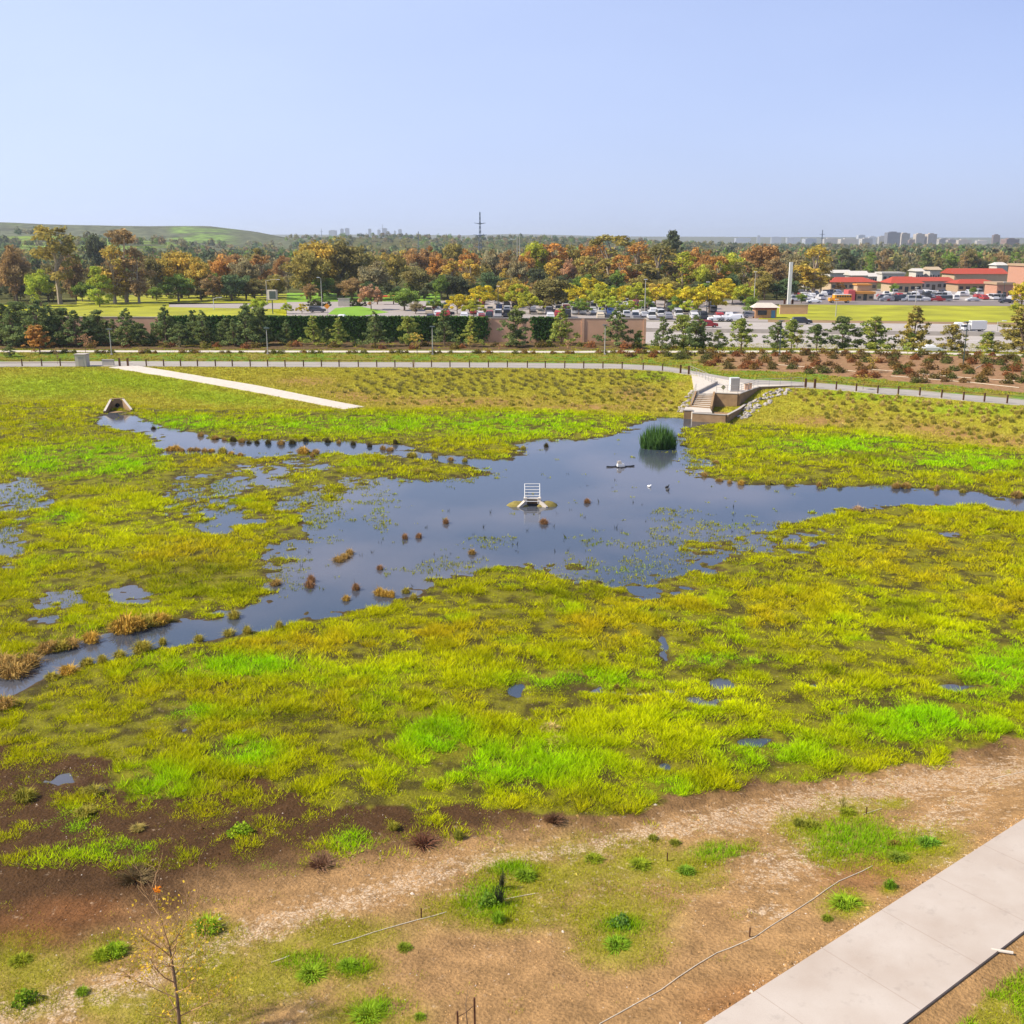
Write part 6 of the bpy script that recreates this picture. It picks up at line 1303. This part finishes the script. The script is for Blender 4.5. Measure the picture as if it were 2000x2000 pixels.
tw = [(1741, 26, 454, 3400, (.20, .20, .22), 'darkest wide glass tower of the right skyline'), (1764, 18, 456, 3500, (.55, .47, .38), 'beige tower directly right of the dark glass one'), (1793, 18, 457, 3500, (.52, .45, .37), 'beige tower second from the dark glass one'), (1816, 19, 457, 3500, (.54, .46, .38), 'beige tower third from the dark glass one'), (1943, 13, 459, 3300, (.22, .17, .15), 'narrow dark brown tower near the right edge'), (1971, 28, 467, 3200, (.26, .17, .14), 'wide brown block near the right edge'),
 (1620, 28, 466, 3800, (.5, .46, .4), 'low beige block at the start of the right skyline'), (1655, 34, 467, 3700, (.52, .47, .4), 'long low beige block left of the pale tower'), (1690, 22, 466, 3900, (.5, .47, .42), 'low pale block between two beige blocks'), (1702, 14, 462, 4200, (.5, .52, .55), 'pale bluish block left of the dark glass tower'), (1722, 16, 462, 4000, (.45, .42, .38), 'stepped grey block beside the dark glass tower'), (1778, 10, 469, 3400, (.35, .25, .2), 'small brown block between beige towers'), (1840, 24, 467, 3600, (.42, .38, .33), 'grey office block right of the beige towers'), (1856, 16, 468, 3500, (.38, .33, .3), 'darker office block right of the grey one'), (1880, 26, 469, 3600, (.55, .47, .38), 'pale long office block in the gap of the skyline'), (1915, 20, 470, 3600, (.55, .5, .45), 'white low office block left of the dark brown tower'),
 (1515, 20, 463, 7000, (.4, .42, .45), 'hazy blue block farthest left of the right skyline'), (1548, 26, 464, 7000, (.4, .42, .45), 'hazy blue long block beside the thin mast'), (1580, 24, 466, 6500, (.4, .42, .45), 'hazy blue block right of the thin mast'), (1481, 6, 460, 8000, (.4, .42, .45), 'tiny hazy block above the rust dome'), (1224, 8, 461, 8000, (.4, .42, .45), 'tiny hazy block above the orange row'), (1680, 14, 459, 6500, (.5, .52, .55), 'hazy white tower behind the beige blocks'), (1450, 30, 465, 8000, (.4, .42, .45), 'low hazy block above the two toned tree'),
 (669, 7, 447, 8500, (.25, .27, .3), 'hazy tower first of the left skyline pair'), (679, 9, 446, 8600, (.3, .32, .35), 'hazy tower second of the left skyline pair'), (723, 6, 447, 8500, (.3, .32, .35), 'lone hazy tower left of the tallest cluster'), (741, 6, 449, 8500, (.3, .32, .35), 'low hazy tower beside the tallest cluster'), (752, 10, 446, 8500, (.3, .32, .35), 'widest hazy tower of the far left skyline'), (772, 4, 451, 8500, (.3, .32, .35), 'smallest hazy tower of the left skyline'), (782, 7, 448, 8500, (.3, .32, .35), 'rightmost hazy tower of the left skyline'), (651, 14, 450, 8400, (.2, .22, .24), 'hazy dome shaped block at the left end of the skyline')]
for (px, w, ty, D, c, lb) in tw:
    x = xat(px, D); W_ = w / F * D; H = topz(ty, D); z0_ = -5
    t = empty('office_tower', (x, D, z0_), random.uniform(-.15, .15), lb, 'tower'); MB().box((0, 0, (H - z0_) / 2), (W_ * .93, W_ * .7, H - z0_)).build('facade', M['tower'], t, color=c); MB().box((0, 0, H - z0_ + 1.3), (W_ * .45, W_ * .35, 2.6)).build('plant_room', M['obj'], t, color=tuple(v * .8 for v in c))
# pylons
def pylon(px, D, ty, label, tone=(.10, .13, .18), arms=((.86, .10), (.66, .12), (.46, .12)), base=0):
    x = xat(px, D); z = hz(x, D); H = topz(ty, D) - z; t = empty('steel_pylon', (x, D, z), 0, label, 'pylon'); w = H * .028
    mb = MB()
    for sx, sy in ((-1, -1), (1, -1), (1, 1), (-1, 1)): mb.tube([(sx * w * 1.2, sy * w * 1.2, 0), (sx * w * .5, sy * w * .5, H * .6), (sx * .3, sy * .3, H)], [w * .30, w * .22, w * .15], 4)
    n = 12
    for k in range(n):
        za, zb_ = H * k / n, H * (k + 1) / n; ra = w * (1.2 - 1.15 * k / n) + .1; rb = w * (1.2 - 1.15 * (k + 1) / n) + .1
        for (a, b_) in (((-1, -1), (1, -1)), ((1, 1), (-1, 1)), ((-1, 1), (-1, -1)), ((1, -1), (1, 1))): mb.tube([(a[0] * ra, a[1] * ra, za), (b_[0] * rb, b_[1] * rb, zb_)], w * .14, 3, False)
    mb.build('lattice_mast', M['obj'], t, color=tone)
    for f, s in arms: MB().tube([(-H * s, 0, H * f + H * .015), (0, 0, H * f), (H * s, 0, H * f + H * .015)], [w * .12, w * .34, w * .12], 4).build('cross_arm', M['obj'], t, color=tone)
    return t
pylon(938, 900, 414, 'tall steel pylon rising over the middle of the wood', arms=((.78, .11), (.56, .13), (.34, .12)))
pylon(1603, 1400, 449, 'smaller steel pylon before the right skyline', arms=((.82, .12), (.66, .09)))
pylon(818, 1500, 452, 'thin grey mast above the dark conifers left of centre', arms=((.8, .05),))
pylon(748, 8000, 438, 'hazy crane like mast above the left skyline', arms=((.75, .2),))
pylon(629, 5000, 446, 'faint thin mast left of the far skyline', arms=((.8, .12),))
for px, ty, lb in ((1010, 460, 'left slim pole of the pair at centre'), (1015, 458, 'right slim pole of the pair at centre')):
    D = 480.; tag(MB().tube([(0, 0, 0), (0, 0, topz(ty, D))], [.25, .15], 6).build('utility_pole', M['pole'], loc=(xat(px, D), D, 0)), lb, 'pole')
mb = MB(); a = Vector((xat(952, 900), 900, topz(424, 900))); b_ = Vector((xat(1160, 560), 560, topz(457, 560)))

# ------------------------------------------------------------------ culvert
def culvert():
    bx, by, _ = at(231, 806, WL); t = empty('culvert', (bx, by, WL), R(21), 'small concrete culvert outlet with splayed wing walls in the grass bank', 'culvert')
    zt = 1.45; yb = 2.6
    mb = MB()
    # headwall with round opening
    n = 16; rr_ = .30; cz = .62; V = []; w = .62
    ring = [(rr_ * math.cos(2 * math.pi * k / n), yb, cz + rr_ * math.sin(2 * math.pi * k / n)) for k in range(n)]
    outr = []
    for k in range(n):
        a = 2 * math.pi * k / n; c_, s_ = math.cos(a), math.sin(a); f = min(w / max(abs(c_), 1e-6), (zt - cz if s_ > 0 else cz + .3) / max(abs(s_), 1e-6)); outr.append((c_ * f, yb, cz + s_ * f))
    mb.add(ring + outr, [(k, (k + 1) % n, n + (k + 1) % n, n + k) for k in range(n)])
    mb.box((0, yb + .18, zt + .05), (w * 2 + .5, .42, .12)); mb.build('headwall', M['browncon'], t)
    MB().tube([(0, yb - .02, cz), (0, yb + 1.4, cz)], rr_, 16, False).build('pipe', M['black'], t); MB().tube([(0, yb + 1.35, cz), (0, yb + 1.4, cz)], rr_, 16).build('pipe_end', M['black'], t)
    for s in (-1, 1):
        a0, a1 = (s * w, yb), (s * 1.55, 0); th = .28
        nx, ny = (a1[1] - a0[1]), -(a1[0] - a0[0]); l = math.hypot(nx, ny); nx, ny = nx / l * th * -s, ny / l * th * -s
        base = [a0, a1, (a1[0] - nx * s * s, a1[1] - ny), (a0[0] - nx, a0[1] - ny)]
        base = [a0, a1, (a1[0] + s * th, a1[1] + .05), (a0[0] + s * th, a0[1] + .05)]
        if s > 0: base = base[::-1]; zt_ = [zt, .28, .28, zt]; zt_ = [zt, .28, .28, zt]
        else: zt_ = [zt, .28, .28, zt]
        mb = MB(); mb.prism(base, -.4, zt_); mb.build('wing_wall', M['browncon'], t)
        cap = [(p[0] + (0.02 if p[0] > 0 else -.02), p[1]) for p in base]; mb = MB(); mb.prism(cap, [z + .005 for z in zt_], [z + .06 for z in zt_]); mb.build('coping', M['palecon'], t)
    MB().prism([(-1.5, 0), (1.5, 0), (.6, yb), (-.6, yb)], -.5, .04).build('apron', M['browncon'], t)
culvert()
# ------------------------------------------------------------------ pond outlet with trash rack, floating device, cattails
def outlet():
    bx, by, _ = at(1040, 991, WL); t = empty('outlet_structure', (bx, by, WL), 0, 'concrete pond outlet with sloping wings and a barred metal rack', 'outlet')
    for s in (-1, 1):
        mb = MB(); base = [(s * .62, .75), (s * 1.35, -.05), (s * 1.15, -.12), (s * .45, .45)]
        if s > 0: base = base[::-1]; zt_ = [.62, .08, .08, .62]
        else: zt_ = [.62, .08, .08, .62]
        mb.prism(base, -.5, zt_); mb.build('wing_wall', M['palecon'], t)
        mb = MB(); mb.box((s * .62, .62, .35), (.26, .5, .75)); mb.build('pier', M['palecon'], t)
    MB().box((0, 1.0, .12), (1.5, .22, .9)).build('back_wall', M['browncon'], t)
    MB().box((0, .35, -.22), (1.25, 1.1, .3)).build('sill', M['browncon'], t)
    MB().box((0, .42, .05), (.95, .06, .34)).build('opening', M['black'], t)  # solid black panel, paints in the shade inside the outlet mouth
    MB().box((0, .78, .60), (1.2, .3, .10)).build('slab', M['palecon'], t)
    mb = MB()
    for s in (-1, 1): mb.tube([(s * .66, .35, .45), (s * .66, 1.5, 1.75)], .035, 5); mb.tube([(s * .66, 1.5, 1.75), (s * .66, 1.5, 0)], .03, 5)
    mb.build('rack_frame', M['white'], t)
    for k in range(7): f = k / 6; MB().tube([(-.68, .35 + 1.15 * f, .45 + 1.3 * f), (.68, .35 + 1.15 * f, .45 + 1.3 * f)], .038, 5).build('bar', M['white'], t)
    for s, lb in ((-1, 'mossy soil mound left of the barred outlet'), (1, 'mossy soil mound right of the barred outlet')):
        r_ = np.random.default_rng(5 + s); mb = MB(); n = 14; V = [(0, 0, .42)]
        for ring, (rr_, zz) in enumerate(((.45, .34), (.85, .16), (1.1, -.10))):
            for k in range(n): a = 2 * math.pi * k / n; q = 1 + r_.normal(0, .06); V.append((rr_ * math.cos(a) * q * .95, rr_ * math.sin(a) * q * .6, zz + r_.normal(0, .03)))
        Fs = [(0, 1 + k, 1 + (k + 1) % n) for k in range(n)] + [(1 + r1 * n + k, 1 + (r1 + 1) * n + k, 1 + (r1 + 1) * n + (k + 1) % n, 1 + r1 * n + (k + 1) % n) for r1 in range(2) for k in range(n)]
        mb.add(V, Fs); tag(mb.build('soil_mound', M['mound'], smooth=True, loc=(bx + s * 1.25, by + .62, WL)), lb, 'mound')
outlet()
def floater():
    x, y, _ = at(1212, 912, WL); t = empty('floating_aerator', (x, y, WL), R(8), 'white boxy floating pond aerator with two dark float arms', 'aerator')
    MB().box((0, 0, .20), (.75, .6, .30), top=.85).build('housing', M['white'], t); mb = MB(); mb.box((-.12, 0, .50), (.45, .4, .26), top=.6); mb.build('cover', M['concrete'], t)
    MB().tube([(-.3, 0, .35), (-.38, .05, .62)], .03, 5).build('pipe', M['steel'], t); MB().box((0, 0, .02), (1.0, .8, .12)).build('float', M['black'], t)
    for s in (-1, 1): MB().tube([(s * .5, .05, .03), (s * 1.0, -.05, .05), (s * 1.45, .08, .08)], [.07, .08, .07], 7).build('float_arm', M['black'], t)
    MB().tube([(-.25, -.2, .02), (-.05, -.75, .03)], .06, 6).build('float_arm', M['black'], t)
floater()
def cattails():
    x, y, _ = at(1286, 874, WL); r_ = np.random.default_rng(8); n = 2600; a = r_.uniform(0, 6.283, n); rr_ = r_.random(n) ** .5
    bx_ = x + np.cos(a) * rr_ * (1.7 + .2 * np.sin(a * 2 + 1)) + r_.normal(0, .14, n); by_ = y + np.sin(a) * rr_ * 1.5; h = r_.uniform(1.2, 2.6, n) * (1.12 - .62 * rr_ ** 3 + .12 * np.sin(a * 3)); th = r_.uniform(0, 6.28, n); w = .03
    V = np.empty((n, 4, 3)); V[:, 0] = np.stack([bx_ - np.cos(th) * w, by_ - np.sin(th) * w, np.full(n, WL - .1)], 1); V[:, 1] = np.stack([bx_ + np.cos(th) * w, by_ + np.sin(th) * w, np.full(n, WL - .1)], 1)
    ox = np.cos(a) * rr_ * .22 + r_.normal(0, .10, n); oy = np.sin(a) * rr_ * .22 + r_.normal(0, .10, n)
    V[:, 2] = np.stack([bx_ + ox * .5 + np.cos(th) * w * .8, by_ + oy * .5 + np.sin(th) * w * .8, WL + h * .6], 1); V[:, 3] = np.stack([bx_ + ox, by_ + oy, WL + h], 1)
    i0 = np.arange(n)[:, None] * 4; F3 = np.concatenate([i0 + np.array((0, 1, 2)), i0 + np.array((0, 2, 3))])
    me = npmesh('cattails', V.reshape(-1, 3), F3, M['leaf'], {'tint': ('POINT', 'FLOAT', np.repeat(r_.uniform(.6, 1.5, n), 4)), 'hue': ('POINT', 'FLOAT', np.repeat(r_.random(n) * .5, 4))})
    tag(link('cattail_clump', me, color=(.07, .15, .035)), 'tall dark green cattail clump standing in the pond', 'cattails')
cattails()
for px, py, c, lb in ((1268, 951, (.8, .8, .8), 'small white bird swimming in the pond'), (1303, 952, (.05, .05, .05), 'small dark duck swimming right of the white bird'), (1304, 958, (.05, .05, .05), 'small dark duck just in front of the other one')):
    x, y, _ = at(px, py, WL); mb = MB(); V = []; n = 8
    prof = [(-.24, .02, .03), (-.16, .07, .07), (0, .08, .10), (.12, .09, .08), (.17, .16, .045), (.19, .22, .05), (.24, .22, .035), (.30, .205, .008)]
    mb.tube([(a, 0, b_) for a, b_, c_ in prof], [c_ for a, b_, c_ in prof], 8); tag(mb.build('duck', M['obj'], smooth=True, loc=(x, y, WL), rot=(0, 0, random.uniform(0, 6)), color=c), lb, 'bird')

# ------------------------------------------------------------------ overlook with stair
def overlook():
    A = lambda px, py, z=0.0: at(px, py, z)[:2]
    t = empty('overlook', (0, 0, 0), label='pale concrete overlook with stair and brown retaining walls at the pond edge', cat='overlook')
    deckp = [A(1394, 769), A(1441, 771), A(1455, 766), A(1480, 757.5), A(1545, 755), (A(1573, 757)[0], A(1573, 752)[1]), (A(1440, 735)[0], float(Tf(A(1440, 735)[0])) + .3), A(1349, 728), A(1361, 769)]
    z0 = WL - .3
    MB().prism(deckp, z0, .03).build('deck', M['palecon'], t)
    def wall(p, q, z0, z1, th, name, m_, zq=None, side=1):
        dx, dy = q[0] - p[0], q[1] - p[1]; l = math.hypot(dx, dy); nx, ny = dy / l * th * side, -dx / l * th * side
        base = [p, q, (q[0] + nx, q[1] + ny), (p[0] + nx, p[1] + ny)]; zz = [z1, z1 if zq is None else zq, z1 if zq is None else zq, z1]
        if side < 0: base = [base[0], base[3], base[2], base[1]]; zz = [zz[0], zz[3], zz[2], zz[1]]
        o = MB().prism(base[::-1] if side > 0 else base[::-1], z0, zz[::-1]).build(name, m_, t); return o
    front = [A(1397, 769), A(1441, 771), A(1455, 766), A(1480, 757.5), A(1545, 755), A(1568, 755)]
    for i, (p, q) in enumerate(zip(front[:-1], front[1:])):
        wall(p, q, z0, .12, .28, 'retaining_wall', M['browncon']); wall((p[0], p[1] - .0), q, .125, .20, .34, 'coping', M['concrete'])
    # stair going down towards the water
    nst = 7; tl_, tr_ = np.array(A(1361, 769)), np.array(A(1393, 769)); zl = -1.45; bl, br_ = np.array(A(1351, 795, zl)), np.array(A(1387, 798, zl))
    for k in range(nst):
        f0, f1 = k / nst, (k + 1) / nst; z = zl * (k + 1) / (nst + 1)
        a, b_, c, d = tl_ + (bl - tl_) * f0, tr_ + (br_ - tr_) * f0, tr_ + (br_ - tr_) * f1, tl_ + (bl - tl_) * f1
        MB().prism([tuple(d), tuple(c), tuple(b_), tuple(a)], z0, z).build('step', M['browncon'], t)
        MB().prism([tuple(d), tuple(c), tuple(b_), tuple(a)], z + .003, z + .035).build('tread', M['palecon'], t)
    wall(tuple(tl_ + (-.02, .1)), tuple(bl), z0, .35, .30, 'stair_curb', M['browncon'], zl + .35, 1); wall(tuple(tl_ + (-.02, .1)), tuple(bl), .353, .42, .34, 'curb_cap', M['palecon'], zl + .42, 1) if False else None
    wall(tuple(tr_), tuple(br_), z0, .30, .25, 'stair_curb', M['browncon'], zl + .3, -1)
    wall(A(1398, 750), tuple(tl_ + (-.02, .1)), -.1, .42, .28, 'deck_curb', M['concrete'], None, -1)
    # landing and low front wall with planter
    P_ = [A(1337, 800, zl), A(1353, 806, zl), A(1424, 811, zl), A(1442, 801, zl)]
    ld = [A(1337, 800, zl), A(1353, 805, zl), A(1391, 806, zl), tuple(br_), tuple(bl), A(1338, 795, zl)]
    MB().prism(ld, z0, zl + .02).build('landing', M['palecon'], t)
    P2_ = [A(1353, 808, zl), A(1418, 812, zl), A(1441, 800, zl), A(1455, 790, zl)]
    for p, q in zip(P2_[:-1], P2_[1:]): wall(p, q, z0, zl + .10, .28, 'front_wall', M['browncon']); wall(p, q, zl + .105, zl + .17, .34, 'coping', M['concrete'])
    MB().box((A(1344, 803, zl)[0], A(1344, 803, zl)[1], (zl + .1 + z0) / 2), (1.05, .9, zl + .15 - z0), R(-8)).build('pier', M['browncon'], t)
    MB().box((A(1344, 803, zl)[0], A(1344, 803, zl)[1], zl + .17), (1.15, 1.0, .07), R(-8)).build('coping', M['concrete'], t)
    MB().prism([A(1392, 805, zl), A(1416, 808, zl), A(1438, 799, zl), A(1440, 785, zl - .1), A(1396, 785, zl - .1)], z0, zl - .5).build('planter_bed', M['browncon'], t)
    # railings
    def rail(pts, name='railing'):
        r0 = MB(); P = []
        for a, b_ in zip(pts[:-1], pts[1:]):
            n = max(1, round(math.hypot(b_[0] - a[0], b_[1] - a[1]) / 1.6))
            for k in range(n): f = k / n; P.append((a[0] + (b_[0] - a[0]) * f, a[1] + (b_[1] - a[1]) * f, (a[2] + (b_[2] - a[2]) * f) if len(a) > 2 else .1))
        e = pts[-1]; P.append((e[0], e[1], e[2] if len(e) > 2 else .1))
        g_ = bpy.data.objects.new(name, None); C.objects.link(g_); g_.parent = t
        for p in P: MB().tube([p, (p[0], p[1], p[2] + 1.05)], .026, 5).build('post', M['steel'], g_)
        for h in (.4, .72, 1.05): MB().tube([(p[0], p[1], p[2] + h) for p in P], .016 if h < 1 else .026, 5).build('rail', M['steel'], g_)
    rail([A(1348, 729), A(1372, 740), A(1396, 752)])
    rail([A(1399, 768.5), A(1441, 769.5)]); rail([A(1441, 769.5), A(1455, 765), A(1480, 756.5), A(1545, 754), A(1567, 753)])
    rail([(*A(1359, 769), .3), (*A(1350, 795, zl), zl + .35)])
    # drain arch mark on the front wall
overlook()
def rel(px, py, z): return at(px, py, z)[:2]
x, y = rel(1435, 765, 0); t = empty('metal_cabinet', (x, y, .04), R(4), 'pale metal utility cabinet on the overlook deck', 'cabinet')
MB().box((0, .35, .95), (1.25, .8, 1.8)).build('housing', M['white'], t); MB().box((0, .35, .03), (1.4, .95, .08)).build('plinth', M['concrete'], t); MB().box((-.3, -.065, .95), (.58, .03, 1.6)).build('door', M['concrete'], t); MB().box((.3, -.065, .95), (.58, .03, 1.6)).build('door', M['concrete'], t)
x, y = rel(1412, 768.5, 0); t = empty('diamond_sign', (x, y - .1, .1), 0, 'small diamond sign fixed on a post at the overlook railing', 'sign'); MB().tube([(0, 0, 0), (0, 0, .7)], .025, 5).build('post', M['steel'], t)
mb = MB(); mb.add([(-.34, -.04, .75), (0, -.04, .41), (.34, -.04, .75), (0, -.04, 1.09), (-.34, -.01, .75), (0, -.01, .41), (.34, -.01, .75), (0, -.01, 1.09)], [(0, 1, 2, 3), (7, 6, 5, 4), (0, 4, 5, 1), (1, 5, 6, 2), (2, 6, 7, 3), (3, 7, 4, 0)]); mb.build('sign_face', M['obj'], t, color=(.30, .28, .12))
for px, s, lb in ((1457, .7, 'left brown valve box on the overlook'), (1464.5, .8, 'right taller brown valve box on the overlook')):
    x, y = rel(px, 761, 0); t = empty('valve_box', (x, y, .04), 0, lb, 'box'); MB().box((0, 0, s / 2), (.42, .42, s)).build('housing', M['block'], t); MB().box((0, 0, s + .03), (.48, .48, .06)).build('lid', M['browncon'], t)
# rip rap
def riprap():
    r_ = random.Random(6); k = 0; polys = [([(1440, 816), (1452, 820), (1482, 806), (1512, 782), (1545, 766), (1543, 758), (1500, 766), (1465, 786)], 'right'), ([(1322, 806), (1338, 808), (1347, 785), (1352, 765), (1344, 768), (1334, 790)], 'left')]
    import bmesh
    vs = []
    for s in range(5):
        bm = bmesh.new(); bmesh.ops.create_icosphere(bm, subdivisions=1, radius=1)
        for v in bm.verts: v.co *= r_.uniform(.7, 1.2); v.co.z *= .65
        me = bpy.data.meshes.new('rock'); bm.to_mesh(me); bm.free(); me.materials.append(M['rock']); vs.append(me)
    for poly, sd in polys:
        n = 95 if sd == 'right' else 30; c = 0
        for _ in range(3000):
            if c >= n: break
            px = r_.uniform(min(p[0] for p in poly), max(p[0] for p in poly)); py = r_.uniform(min(p[1] for p in poly), max(p[1] for p in poly))
            if sdf(np.array([px]), np.array([py]), poly)[0] > 0: continue
            x, y, z = ground_at(px, py); s = r_.uniform(.16, .38)
            o = link('riprap_rock', vs[c % 5], loc=(x, y, max(z, WL) + s * .25), rot=(r_.uniform(0, 3), r_.uniform(0, .4), r_.uniform(0, 6)), sc=(s * 1.3, s, s))
            tag(o, f'grey rock in the stone apron on the {sd} side of the overlook', 'rock', f'stone apron {sd} of the overlook'); c += 1
riprap()
